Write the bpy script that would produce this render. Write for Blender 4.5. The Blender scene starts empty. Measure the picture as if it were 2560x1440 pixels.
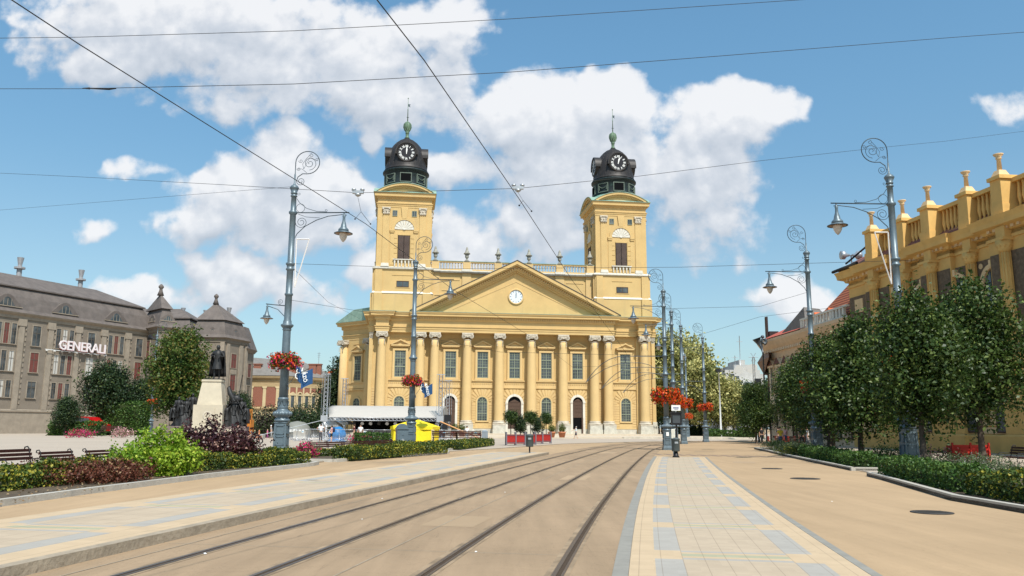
import bpy, math, random
import numpy as np
from mathutils import Vector, Matrix
R=math.radians; PI=math.pi
random.seed(7); rng=np.random.default_rng(11)
sc=bpy.context.scene; col=sc.collection
# ---------------------------------------------------------------- camera
F=2040.; EYE=1.6; TH=math.atan(348/F); RO=R(.35)
f0=Vector((0,math.cos(TH),math.sin(TH))); r0=Vector((1,0,0)); u0=Vector((0,-math.sin(TH),math.cos(TH)))
cr=r0*math.cos(RO)+u0*math.sin(RO); cu=-r0*math.sin(RO)+u0*math.cos(RO)
cam=bpy.data.cameras.new('camera'); co=bpy.data.objects.new('camera',cam); col.objects.link(co)
cam.sensor_width=36; cam.lens=36*F/2560; cam.clip_end=6000; cam.clip_start=.1
m=Matrix((cr,cu,-f0)).transposed().to_4x4(); m.translation=(0,0,EYE); co.matrix_world=m
sc.camera=co
# ---------------------------------------------------------------- sun, exposure
SUN_EL=R(55); SUN_AZ=R(22)          # azimuth: from straight behind the camera towards +x
sdir=Vector((math.sin(SUN_AZ)*math.cos(SUN_EL),-math.cos(SUN_AZ)*math.cos(SUN_EL),math.sin(SUN_EL)))
sl=bpy.data.lights.new('sun','SUN'); sl.energy=4.2; sl.angle=R(.53); sl.color=(1,.955,.88)
so=bpy.data.objects.new('sun',sl); col.objects.link(so); so.rotation_euler=sdir.to_track_quat('Z','Y').to_euler()
sc.view_settings.view_transform='Standard'; sc.view_settings.look='None'; sc.view_settings.exposure=.40; sc.view_settings.gamma=1
# ---------------------------------------------------------------- world: sky and cumulus clouds
def ray(px,py): return f0*F+cr*(px-1280)+cu*(720-py)
def g(px,py,z=0):
    d=ray(px,py); return d*((z-EYE)/d.z)+Vector((0,0,EYE))
def at(px,py,D):
    d=ray(px,py); return d*(D/d.y)+Vector((0,0,EYE))
class NT:
    def __init__(s,t): s.t=t; s.L=t.links
    def n(s,typ,ins=None,**kw):
        o=s.t.nodes.new('ShaderNode'+typ)
        for k,v in kw.items(): setattr(o,k,v)
        for k,v in (ins or {}).items():
            if isinstance(v,bpy.types.NodeSocket): s.L.new(v,o.inputs[k])
            else: o.inputs[k].default_value=v
        return o
    def m(s,op,a,b=0.,c=None,clamp=False):
        i={0:a,1:b}
        if c is not None: i[2]=c
        return s.n('Math',i,operation=op,use_clamp=clamp).outputs[0]
    def mix(s,f,a,b,bt='MIX'):
        o=s.n('Mix',data_type='RGBA',blend_type=bt)
        for k,v in ((0,f),(6,a),(7,b)):
            if isinstance(v,bpy.types.NodeSocket): s.L.new(v,o.inputs[k])
            else: o.inputs[k].default_value=v if k==0 else (*v[:3],1)
        return o.outputs[2]
    def smooth(s,x,a,b):
        return s.n('MapRange',{0:x,1:a,2:b},interpolation_type='SMOOTHSTEP').outputs[0]
world=bpy.data.worlds.new('World'); sc.world=world; world.use_nodes=True
W=NT(world.node_tree); world.node_tree.nodes.clear()
sky=W.n('TexSky',sky_type='NISHITA',sun_disc=False,sun_elevation=SUN_EL,altitude=0,air_density=1.,dust_density=1.2,ozone_density=1.5)
sky.sun_rotation=PI-SUN_AZ
CL=[(480,50,470,150,1),(820,130,380,150,1),(1010,230,250,110,.8),(280,120,220,120,.9),(1080,40,150,60,.8),(620,250,200,60,.55),
 (715,395,115,100,1.1),(800,480,150,95,1),(610,500,190,110,1),(490,565,130,55,.9),(720,580,200,60,.7),
 (600,690,150,80,1),(370,745,130,50,.7),(760,740,80,50,.45),
 (1330,290,190,125,1.1),(1530,275,130,120,1.1),(1480,400,330,150,1),(1830,270,175,105,1.1),(1740,390,180,150,1),(1750,540,130,120,.45),(1190,420,160,60,.8),(1320,540,200,90,.55),
 (1160,585,110,90,.95),(1130,700,110,60,.5),(330,428,66,28,.35),(235,572,50,28,.38),(1700,607,42,24,.38),(1975,745,130,50,.7),(2165,650,75,32,.8),(925,665,55,70,.8),(932,342,22,34,.35),(2520,250,80,40,.35)]
def cloud_group():
    t=bpy.data.node_groups.new('cloud_density','ShaderNodeTree')
    t.interface.new_socket('P',in_out='INPUT',socket_type='NodeSocketVector')
    t.interface.new_socket('D',in_out='OUTPUT',socket_type='NodeSocketFloat')
    G=NT(t); gi=t.nodes.new('NodeGroupInput'); go=t.nodes.new('NodeGroupOutput'); P=gi.outputs[0]
    nz=G.n('TexNoise',{'Vector':P,'Scale':9.,'Detail':3.,'Roughness':.6}).outputs['Color']
    nc=G.n('VectorMath',{0:nz,1:(.5,.5,.5)},operation='SUBTRACT').outputs[0]
    Q=G.n('VectorMath',{0:nc,1:(.07,.07,0),2:P},operation='MULTIPLY_ADD').outputs[0]
    acc=None
    for (cx,cy,rx,ry,a) in CL:
        d=ray(cx,cy); c=(d.x/d.y,d.z/d.y,0); s=2010.
        v=G.n('VectorMath',{0:Q,1:c},operation='SUBTRACT').outputs[0]
        v=G.n('VectorMath',{0:v,1:(s/rx,s/ry,0)},operation='MULTIPLY').outputs[0]
        l=G.n('VectorMath',{0:v,1:v},operation='DOT_PRODUCT').outputs['Value']
        e=G.m('MULTIPLY',G.m('SUBTRACT',1.,l),a)
        acc=e if acc is None else G.n('Math',{0:acc,1:e,2:.25},operation='SMOOTH_MAX').outputs[0]
    n1=G.n('TexNoise',{'Vector':P,'Scale':13.,'Detail':9.,'Roughness':.6}).outputs['Fac']
    n3=G.n('TexNoise',{'Vector':P,'Scale':48.,'Detail':6.,'Roughness':.65}).outputs['Fac']
    vo=G.n('TexVoronoi',{'Vector':Q,'Scale':26.},feature='SMOOTH_F1').outputs['Distance']
    d=G.m('ADD',acc,G.m('MULTIPLY',G.m('SUBTRACT',n1,.5),2.1))
    d=G.m('ADD',d,G.m('MULTIPLY',G.m('SUBTRACT',.42,vo),.95))
    v2=G.n('TexVoronoi',{'Vector':Q,'Scale':62.},feature='SMOOTH_F1').outputs['Distance']
    d=G.m('ADD',d,G.m('MULTIPLY',G.m('SUBTRACT',.42,v2),.5))
    d=G.m('ADD',d,G.m('MULTIPLY',G.m('SUBTRACT',n3,.5),.6))
    t.links.new(d,go.inputs[0]); return t
cg=cloud_group()
tc=W.n('TexCoord').outputs['Generated']
sx=W.n('SeparateXYZ',{0:tc}); ax=W.m('MAXIMUM',W.m('ABSOLUTE',sx.outputs[1]),.02)
P=W.n('CombineXYZ',{0:W.m('DIVIDE',sx.outputs[0],ax),1:W.m('DIVIDE',sx.outputs[2],ax),2:W.m('SIGN',sx.outputs[1])}).outputs[0]
def dens(off):
    q=W.n('VectorMath',{0:P,1:off},operation='ADD').outputs[0]
    n=world.node_tree.nodes.new('ShaderNodeGroup'); n.node_tree=cg; W.L.new(q,n.inputs[0]); return n.outputs[0]
d0=dens((0,0,0)); d1=dens((.006,.022,0)); d2=dens((.012,.075,0))
alpha=W.smooth(d0,-.3,.45)
lit=W.m('ADD',W.m('MULTIPLY',W.m('SUBTRACT',d0,d1),.32),W.m('ADD',.62,W.m('MULTIPLY',W.m('SUBTRACT',d0,d2),.17)),clamp=True)
cc=W.n('ValToRGB',{0:lit}); el=cc.color_ramp.elements
el[0].position=.22; el[0].color=(4.3,4.8,5.5,1); el[1].position=.95; el[1].color=(7.9,7.95,8.1,1); e=el.new(.6); e.color=(5.8,6.15,6.7,1)
horiz=W.smooth(sx.outputs[2],.32,.0)
tint=W.mix(W.smooth(sx.outputs[2],.15,.5),(1.03,1.27,1.22),(1.12,1.58,1.56))
skyc=W.mix(W.m('MULTIPLY',horiz,.38),W.mix(1.,sky.outputs[0],tint,'MULTIPLY'),(4.6,5.6,6.6))
up=W.smooth(sx.outputs[2],-.01,.04)
fac=W.m('MULTIPLY',W.m('MULTIPLY',alpha,up),.93)
bg=W.n('Background',{0:W.mix(fac,skyc,cc.outputs[0]),1:.09})
wo=world.node_tree.nodes.new('ShaderNodeOutputWorld'); W.L.new(bg.outputs[0],wo.inputs[0])
world.cycles.sampling_method='MANUAL'; world.cycles.sample_map_resolution=512
# ---------------------------------------------------------------- materials
MT={}
def mat(name,c,rough=.8,var=.0,sc_=2.,metal=0.,bump=0.,bsc=30.,c2=None,stain=None,coord='Object',spec=.3):
    if name in MT: return MT[name]
    M=bpy.data.materials.new(name); M.use_nodes=True; T=NT(M.node_tree); b=M.node_tree.nodes['Principled BSDF']
    b.inputs['Roughness'].default_value=rough; b.inputs['Metallic'].default_value=metal; b.inputs['Specular IOR Level'].default_value=spec
    tcn=T.n('TexCoord').outputs[coord]; cc=(*c,1)
    if var or c2:
        nz=T.n('TexNoise',{'Vector':tcn,'Scale':sc_,'Detail':6.,'Roughness':.65}).outputs['Fac']
        f=T.smooth(nz,.3,.7)
        a=c2 if c2 else tuple(x*(1-var) for x in c); b2=c if c2 else tuple(min(1,x*(1+var*.6)) for x in c)
        cc=T.mix(f,a,b2)
    if stain:   # (colour, scale, amount): wear with a shape of its own
        sv=T.n('Mapping',{0:tcn,3:(2.2,2.2,.22)}).outputs[0] if len(stain)>3 else tcn
        nz=T.n('TexNoise',{'Vector':sv,'Scale':stain[1],'Detail':8.,'Roughness':.7}).outputs['Fac']
        base=cc if not isinstance(cc,tuple) else cc
        cc=T.mix(T.m('MULTIPLY',T.smooth(nz,.52,.72),stain[2]),base,stain[0])
    if isinstance(cc,tuple): b.inputs['Base Color'].default_value=cc
    else: T.L.new(cc,b.inputs['Base Color'])
    if bump:
        nb=T.n('TexNoise',{'Vector':tcn,'Scale':bsc,'Detail':4.}).outputs['Fac']
        bp=T.n('Bump',{'Height':nb,'Strength':bump,'Distance':.05}); T.L.new(bp.outputs[0],b.inputs['Normal'])
    MT[name]=M; return M
def leafmat(name,cA,cB,cC=None,fc=.12,trans=.25,rough=.55,psc=.8,clump=None):
    M=bpy.data.materials.new(name); M.use_nodes=True; T=NT(M.node_tree); b=M.node_tree.nodes['Principled BSDF']
    gi=T.n('NewGeometry').outputs['Random Per Island']; tcn=T.n('TexCoord').outputs['Object']
    nz=T.n('TexNoise',{'Vector':tcn,'Scale':psc,'Detail':3.}).outputs['Fac']
    f=T.m('ADD',T.m('MULTIPLY',gi,.6),T.m('MULTIPLY',T.m('SUBTRACT',nz,.5),2.),clamp=True)
    c=T.mix(f,cA,cB)
    if cC:
        r2=T.m('FRACT',T.m('MULTIPLY',gi,37.3))
        th=fc
        c=T.mix(T.m('LESS_THAN',r2,T.m('MULTIPLY',T.smooth(nz,.3,.62),th) if clump else th),c,cC)
    T.L.new(c,b.inputs['Base Color']); b.inputs['Roughness'].default_value=rough; b.inputs['Specular IOR Level'].default_value=.35
    tr=T.n('BsdfTranslucent',{0:c}); mx=T.n('MixShader',{0:trans,1:b.outputs[0],2:tr.outputs[0]})
    out=[n for n in M.node_tree.nodes if n.type=='OUTPUT_MATERIAL'][0]; T.L.new(mx.outputs[0],out.inputs[0])
    return M
yel=mat('yellow_plaster',(.555,.385,.168),.85,.07,.35,stain=((.43,.31,.16),.35,.5,'streak'),bump=.15,bsc=3)
yel2=mat('yellow_plaster_light',(.585,.41,.19),.85,.06,.4,stain=((.46,.34,.2),.6,.5,'streak'))
lime=mat('weathered_limestone',(.52,.46,.37),.85,.22,1.2,stain=((.26,.24,.2),1.8,.55),bump=.3,bsc=8)
plinth=mat('old_grey_stone',(.50,.47,.40),.85,.2,1.,stain=((.26,.29,.2),.9,.7),bump=.35,bsc=5)
white_st=mat('pale_stone',(.62,.585,.51),.8,.12,2.)
domem=mat('dark_sheet_metal',(.034,.030,.029),.5,.25,1.2,metal=.2,stain=((.07,.058,.05),1.5,.5))
drumm=mat('blackened_copper',(.012,.019,.021),.55,.3,1.,stain=((.05,.11,.09),1.6,.5))
copper=mat('green_copper',(.20,.36,.28),.65,.25,1.5,stain=((.08,.13,.1),2.,.5))
coproof=mat('green_copper_roof',(.25,.37,.30),.65,.2,1.,stain=((.42,.44,.36),1.,.6))
darkroof=mat('dark_roof_metal',(.07,.065,.06),.6,.2,2.)
glass=mat('window_glass',(.055,.065,.07),.18,.35,1.6,spec=.6)
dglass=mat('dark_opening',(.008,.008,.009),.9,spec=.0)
green_fr=mat('grey_green_frame',(.23,.26,.19),.6)
brown_w=mat('brown_wood',(.085,.05,.035),.6,.25,6.)
louv=mat('louvre_slat',(.22,.16,.14),.6)
asph=None
grey=mat('lamp_paint_bluegrey',(.125,.165,.19),.42,.12,3.,metal=.25,stain=((.2,.24,.26),4.,.35),bump=.06,bsc=25,spec=.5)
greyd=mat('lamp_iron',(.06,.08,.095),.45,.1,3.,metal=.4)
steel=mat('galvanised_steel',(.42,.44,.46),.4,.1,6.,metal=.6)
alu=mat('truss_aluminium',(.52,.53,.55),.35,.1,6.,metal=.6)
black=mat('black_paint',(.015,.015,.017),.5)
white=mat('white_paint',(.8,.8,.78),.5)
bronze=mat('dark_bronze',(.035,.034,.034),.52,.35,3.,metal=.4,spec=.4,bump=.4,bsc=9)
concrete=mat('concrete',(.42,.39,.34),.9,.12,3.,bump=.2,bsc=20)
soil=mat('dark_soil',(.07,.05,.035),.95,.35,4.,bump=.6,bsc=12,c2=(.11,.085,.055))
bark=mat('tree_bark',(.085,.065,.05),.9,.3,6.,bump=.6,bsc=14)
redpl=mat('red_planter_paint',(.36,.022,.018),.5,.15,5.)
terr=mat('terracotta',(.52,.20,.10),.8,.12,6.)
benchw=mat('dark_red_wood',(.055,.018,.014),.5,.3,8.)
yellowc=mat('yellow_canvas',(.90,.66,.02),.7,.04,2.,bump=.25,bsc=3)
whitec=mat('white_canvas',(.44,.405,.36),.7,.03,2.,bump=.15,bsc=2)
bluec=mat('blue_plastic',(.02,.17,.42),.4,.25,4.,bump=.4,bsc=6)
flagb=mat('blue_flag_cloth',(.025,.085,.21),.75,.1,3.)
skin=mat('skin',(.55,.32,.22),.6); hairm=mat('brown_hair',(.05,.03,.02),.7)
ltglass=mat('lantern_glass',(.62,.55,.48),.25,.1,5.,spec=.6); ltrim=mat('lantern_reflector',(.42,.30,.22),.5)
wire=mat('cable_black',(.03,.028,.026),.6)
T=NT(glass.node_tree); b_=glass.node_tree.nodes['Principled BSDF']; rn=T.n('ObjectInfo').outputs['Random']; tcn=T.n('TexCoord').outputs['Object']
nz=T.n('TexNoise',{'Vector':T.n('VectorMath',{0:tcn,1:T.n('CombineXYZ',{0:T.m('MULTIPLY',rn,90.)}).outputs[0]},operation='ADD').outputs[0],'Scale':.8,'Detail':3.}).outputs['Fac']
T.L.new(T.mix(T.smooth(nz,.35,.7),T.mix(rn,(.025,.03,.035),(.06,.075,.08)),T.mix(rn,(.13,.14,.14),(.07,.08,.09))),b_.inputs['Base Color'])
# ---------------------------------------------------------------- mesh helpers
class MB:
    def __init__(s,mx=None): s.v=[]; s.f=[]; s.mi=[]; s.M=mx or Matrix(); s.k=0; s.sm=set()
    def av(s,pts):
        b=len(s.v); M=s.M
        for p in pts:
            q=M@Vector(p); s.v.append((q.x,q.y,q.z))
        return b
    def af(s,f,smooth=False):
        if smooth: s.sm.add(len(s.f))
        s.f.append(tuple(f)); s.mi.append(s.k)
    def box(s,x0,x1,y0,y1,z0,z1):
        b=s.av([(x0,y0,z0),(x1,y0,z0),(x1,y1,z0),(x0,y1,z0),(x0,y0,z1),(x1,y0,z1),(x1,y1,z1),(x0,y1,z1)])
        for f in ((0,3,2,1),(4,5,6,7),(0,1,5,4),(1,2,6,5),(2,3,7,6),(3,0,4,7)): s.af([b+i for i in f])
        return s
    def cbox(s,c,d): return s.box(c[0]-d[0]/2,c[0]+d[0]/2,c[1]-d[1]/2,c[1]+d[1]/2,c[2]-d[2]/2,c[2]+d[2]/2)
    def frustum(s,cx,cy,z0,z1,a0,b0,a1,b1):
        b=s.av([(cx+sx*a/2,cy+sy*bb/2,z) for z,a,bb in((z0,a0,b0),(z1,a1,b1)) for sx,sy in((-1,-1),(1,-1),(1,1),(-1,1))])
        for f in ((0,3,2,1),(4,5,6,7),(0,1,5,4),(1,2,6,5),(2,3,7,6),(3,0,4,7)): s.af([b+i for i in f])
        return s
    def extr(s,poly,y0,y1,axis='y'):   # poly of (x,z), extruded along y
        n=len(poly); b=s.av([(p[0],y0,p[1]) for p in poly]+[(p[0],y1,p[1]) for p in poly])
        s.af([b+i for i in range(n)]); s.af([b+n+i for i in reversed(range(n))])
        for i in range(n): j=(i+1)%n; s.af([b+j,b+i,b+n+i,b+n+j])
        return s
    def prism(s,poly,z0,z1):           # footprint of (x,y)
        n=len(poly); b=s.av([(p[0],p[1],z0) for p in poly]+[(p[0],p[1],z1) for p in poly])
        s.af([b+i for i in reversed(range(n))]); s.af([b+n+i for i in range(n)])
        for i in range(n): j=(i+1)%n; s.af([b+i,b+j,b+n+j,b+n+i])
        return s
    def ringx(s,cx,cz,r0,r1,a0,a1,y0,y1,n=16):   # arch ring in xz plane
        for i in range(n):
            a=a0+(a1-a0)*i/n; c=a0+(a1-a0)*(i+1)/n
            P=[(cx+r*math.cos(t),cz+r*math.sin(t)) for r,t in((r0,a),(r1,a),(r1,c),(r0,c))]
            b=s.av([(p[0],y0,p[1]) for p in P]+[(p[0],y1,p[1]) for p in P])
            for f in ((0,1,2,3),(7,6,5,4),(1,5,6,2),(4,0,3,7)): s.af([b+k for k in f])
            if i==0: s.af([b,b+4,b+5,b+1])
            if i==n-1: s.af([b+3,b+2,b+6,b+7])
        return s
    def lathe(s,prof,c=(0,0,0),n=24,smooth=True,ax='z',cap=True,a0=0,a1=2*PI):
        full=abs(a1-a0-2*PI)<1e-6; m=n if full else n+1; rows=[]
        for r,z in prof:
            pts=[]
            for i in range(m):
                a=a0+(a1-a0)*i/n; x,y=r*math.cos(a),r*math.sin(a)
                pts.append((c[0]+x,c[1]+y,c[2]+z) if ax=='z' else (c[0]+x,c[1]+z,c[2]+y))
            rows.append(s.av(pts))
        for k in range(len(rows)-1):
            for i in range(n):
                j=(i+1)%m
                f=(rows[k]+i,rows[k]+j,rows[k+1]+j,rows[k+1]+i)
                s.af(f if ax=='z' else f[::-1],smooth)
        if cap and full:
            for q,rv in((0,1),(-1,0)):
                if prof[q][0]>1e-4:
                    F_=[rows[q]+i for i in range(m)]; s.af(F_[::-1] if (rv^(ax!='z')) else F_)
        return s
    def tube(s,pts,r,n=6,smooth=True,closed=False):
        P=[Vector(p) for p in pts]; rs=r if isinstance(r,(list,tuple)) else [r]*len(P); rows=[]; N=len(P); up=None
        for i,p in enumerate(P):
            d=(P[min(i+1,N-1)]-P[max(i-1,0)]).normalized()
            if up is None:
                up=Vector((0,0,1)) if abs(d.z)<.9 else Vector((1,0,0))
            a=d.cross(up)
            if a.length<1e-4: a=d.cross(Vector((.3,1,.2)))
            a.normalize(); b=a.cross(d).normalized(); up=b
            rows.append(s.av([p+(a*math.cos(2*PI*k/n)+b*math.sin(2*PI*k/n))*rs[i] for k in range(n)]))
        for i in range(N-1):
            for k in range(n):
                j=(k+1)%n; s.af((rows[i]+k,rows[i+1]+k,rows[i+1]+j,rows[i]+j)[::-1],smooth)
        s.af([rows[0]+k for k in range(n)]); s.af([rows[-1]+k for k in reversed(range(n))])
        return s
    def bar(s,a,b,w=.05,h=None):
        return s.tube([a,b],w/1.414,4,False)
    def sweep(s,path,prof,closed=False):   # path (x,y); profile (out,z); outward = right of travel
        n=len(path); P=[Vector(p) for p in path]; rows=[]
        for i in range(n):
            if closed: d1=(P[i]-P[i-1]).normalized(); d2=(P[(i+1)%n]-P[i]).normalized()
            else:
                d1=(P[i]-P[i-1]).normalized() if i else (P[1]-P[0]).normalized()
                d2=(P[i+1]-P[i]).normalized() if i<n-1 else d1
            n1=Vector((d1.y,-d1.x)); n2=Vector((d2.y,-d2.x)); mv=(n1+n2); mv=mv/max(.3,1+n1.dot(n2))
            rows.append(s.av([(P[i].x+mv.x*o,P[i].y+mv.y*o,z) for o,z in prof]))
        k=len(prof)
        for i in range(n if closed else n-1):
            a=rows[i]; b=rows[(i+1)%n]
            for j in range(k-1): s.af((a+j,b+j,b+j+1,a+j+1))
        if not closed:
            s.af([rows[0]+j for j in range(k)]); s.af([rows[-1]+j for j in reversed(range(k))])
        return s
    def ball(s,c,r,n=12,m=8,smooth=True):
        rx,ry,rz=r if isinstance(r,(tuple,list)) else (r,r,r); rows=[]
        for j in range(1,m):
            t=PI*j/m; rows.append(s.av([(c[0]+rx*math.sin(t)*math.cos(2*PI*i/n),c[1]+ry*math.sin(t)*math.sin(2*PI*i/n),c[2]-rz*math.cos(t)) for i in range(n)]))
        b=s.av([(c[0],c[1],c[2]-rz)]); t=s.av([(c[0],c[1],c[2]+rz)])
        for k in range(len(rows)-1):
            for i in range(n): j=(i+1)%n; s.af((rows[k]+i,rows[k]+j,rows[k+1]+j,rows[k+1]+i),smooth)
        for i in range(n): j=(i+1)%n; s.af((b,rows[0]+j,rows[0]+i),smooth); s.af((t,rows[-1]+i,rows[-1]+j),smooth)
        return s
    def build(s,name,mats,parent=None,**tags):
        me=bpy.data.meshes.new(name); me.from_pydata(s.v,[],s.f)
        for mm in (mats if isinstance(mats,(list,tuple)) else [mats]): me.materials.append(mm)
        me.polygons.foreach_set('material_index',s.mi)
        if s.sm: me.polygons.foreach_set('use_smooth',[i in s.sm for i in range(len(s.f))])
        me.update(); return link(name,me,parent,**tags)
def link(name,me,parent=None,label=None,cat=None,group=None,kind=None,loc=None,rz=None):
    o=bpy.data.objects.new(name,me); col.objects.link(o)
    if parent: o.parent=parent
    if label: o['label']=label
    if cat: o['category']=cat
    if group: o['group']=group
    if kind: o['kind']=kind
    if loc is not None: o.location=loc
    if rz is not None: o.rotation_euler=(0,0,rz)
    return o
def thing(name,label,cat,loc=(0,0,0),rz=0,group=None): return link(name,None,None,label,cat,group,None,loc,rz)
def dup(o,loc=None,rz=None,label=None,group=None,scale=None,parent=None):
    c=o.copy(); col.objects.link(c)
    if parent: c.parent=parent
    if loc is not None: c.location=loc
    if rz is not None: c.rotation_euler=(0,0,rz)
    if scale is not None: c.scale=(scale,)*3 if not isinstance(scale,tuple) else scale
    if label: c['label']=label
    if group: c['group']=group
    for ch in list(o.children): dup(ch,parent=c)
    return c
KIDS={}
def text_mb(mb,body,size,mx,depth=.01,align='CENTER',k=0,bold=0.):
    cu_=bpy.data.curves.new('t','FONT'); cu_.body=body; cu_.size=size; cu_.extrude=depth; cu_.align_x=align; cu_.align_y='CENTER'; cu_.resolution_u=2; cu_.offset=bold
    o=bpy.data.objects.new('t',cu_); me=o.to_mesh(); M0=mb.M; mb.M=M0@mx; k0=mb.k; mb.k=k
    b=mb.av([v.co for v in me.vertices])
    for p in me.polygons: mb.af([b+i for i in p.vertices])
    mb.M=M0; mb.k=k0; o.to_mesh_clear(); bpy.data.objects.remove(o); bpy.data.curves.remove(cu_)
# text lies in xy facing +z: rotate so it faces -y and reads along +x
TF=Matrix.Rotation(PI/2,4,'X')
# leaves -----------------------------------------------------------
def leaf_mesh(name,C,size,M,up=.0,asp=.6,mats=None,mi=None,nrm=None,flat=.0):
    n=len(C); C=np.asarray(C,float); s=np.asarray(size,float)*np.ones(n)
    d=rng.normal(size=(n,3)); d[:,2]=d[:,2]*(1-flat)+up; d/=np.linalg.norm(d,axis=1)[:,None]
    e=rng.normal(size=(n,3))
    if nrm is not None: e=np.cross(nrm+.5*e,d)
    e-=d*(e*d).sum(1)[:,None]; e/=np.linalg.norm(e,axis=1)[:,None]+1e-9
    d*=s[:,None]; e*=(s*asp)[:,None]
    V=np.empty((n,4,3)); V[:,0]=C-d*.5; V[:,1]=C+e*.5; V[:,2]=C+d*.5; V[:,3]=C-e*.5
    nn=np.cross(d,e)*.35/np.maximum(s,1e-6)[:,None]; V[:,1]+=nn; V[:,3]+=nn
    me=bpy.data.meshes.new(name); me.vertices.add(4*n); me.vertices.foreach_set('co',V.ravel())
    me.loops.add(4*n); me.loops.foreach_set('vertex_index',np.arange(4*n,dtype=np.int32))
    me.polygons.add(n); me.polygons.foreach_set('loop_start',np.arange(0,4*n,4,dtype=np.int32)); me.polygons.foreach_set('loop_total',np.full(n,4,dtype=np.int32))
    for mm in (mats or [M]): me.materials.append(mm)
    if mi is not None: me.polygons.foreach_set('material_index',np.asarray(mi,dtype=np.int32))
    me.update(); me.validate(); return me
def lobes_pts(lobes,n,shell=.42,clump=5,cr_=.28):
    L=np.array(lobes,float); vol=(L[:,3]*L[:,4]*L[:,5])**.72; pr=vol/vol.sum(); m_=n//clump+1
    k=rng.choice(len(L),m_,p=pr); d=rng.normal(size=(m_,3)); d/=np.linalg.norm(d,axis=1)[:,None]
    rad=rng.random(m_)**shell*(1+.16*rng.normal(size=m_))
    c=L[k,:3]+d*L[k,3:6]*rad[:,None]
    c=np.repeat(c,clump,0)[:n]; dd=np.repeat(d,clump,0)[:n]
    return c+rng.normal(size=(n,3))*cr_, dd
def crown_lobes(h0,h1,r,n=12,shape='oval',seed=0):
    rr=random.Random(seed); out=[]
    for i in range(n):
        t=(i+.5)/n; z=h0+(h1-h0)*t
        if shape=='oval': w=math.sin(PI*min(1,.12+t*.86))**.7
        elif shape=='cone': w=1.05-t*.85
        elif shape=='round': w=math.sin(PI*(.1+.8*t))**.55
        else: w=1-.35*t
        a=i*2.4+rr.random()*.9; k=r*w*.62*rr.uniform(.5,1.05); q=r*w*rr.uniform(.38,.6)+.12*r
        out.append((math.cos(a)*k,math.sin(a)*k,z,q,q,q*rr.uniform(.7,1.1)*min(1.3,(h1-h0)/r*.45+.2)))
    for i in range(9):
        a=rr.random()*6.28; t=rr.uniform(.1,1.); z=h0+(h1-h0)*t*1.02; k=r*rr.uniform(.62,1.0)*(1.1-.62*t if shape!='round' else .9); q=r*rr.uniform(.16,.27); out.append((math.cos(a)*k,math.sin(a)*k,z,q,q,q*1.5))
    out.append((0,0,(h0+h1)/2,r*.55,r*.55,(h1-h0)*.42)); return out
def tree_proto(h,h0,r,lm,n=9000,leaf=.2,shape='oval',seed=0,tr=.16,nl=13,clump=5,cr_=.25,shell=.45,stems=7):
    lobes=crown_lobes(h0+.1*(h-h0),h-.12*(h-h0),r,nl,shape,seed)
    pts,dd=lobes_pts(lobes,n,shell,clump,cr_)
    cm=leaf_mesh('crown',pts,leaf*(.7+.6*rng.random(n)),lm,asp=.62,nrm=dd,flat=.2)
    t=MB(); rr=random.Random(seed+5)
    t.tube([(0,0,-.1),(.02,.01,h0*.5),(.06*rr.uniform(-1,1),.05,h0),(0,.05,h0+(h-h0)*.45),(0,0,h0+(h-h0)*.8)],[tr*1.25,tr,tr*.85,tr*.5,tr*.12],8)
    for i in range(stems):
        L=lobes[rr.randrange(len(lobes)-1)]; z=h0+(h-h0)*rr.uniform(0,.45)
        t.tube([(0,0,z),(L[0]*.5,L[1]*.5,(z+L[2])/2+.1),(L[0],L[1],L[2]+.2)],[tr*.45,tr*.3,tr*.08],5)
    tm=t.build('trunk',bark); me=tm.data; bpy.data.objects.remove(tm); return cm,me
def plant_tree(pm,loc,rz,label,cat='tree',group=None,name='tree',s=1.,sz=None):
    o=thing(name,label,cat,loc,rz,group); o.scale=(s,s,s*(sz or 1))
    link('trunk',pm[1],o); link('crown',pm[0],o); return o
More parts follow.
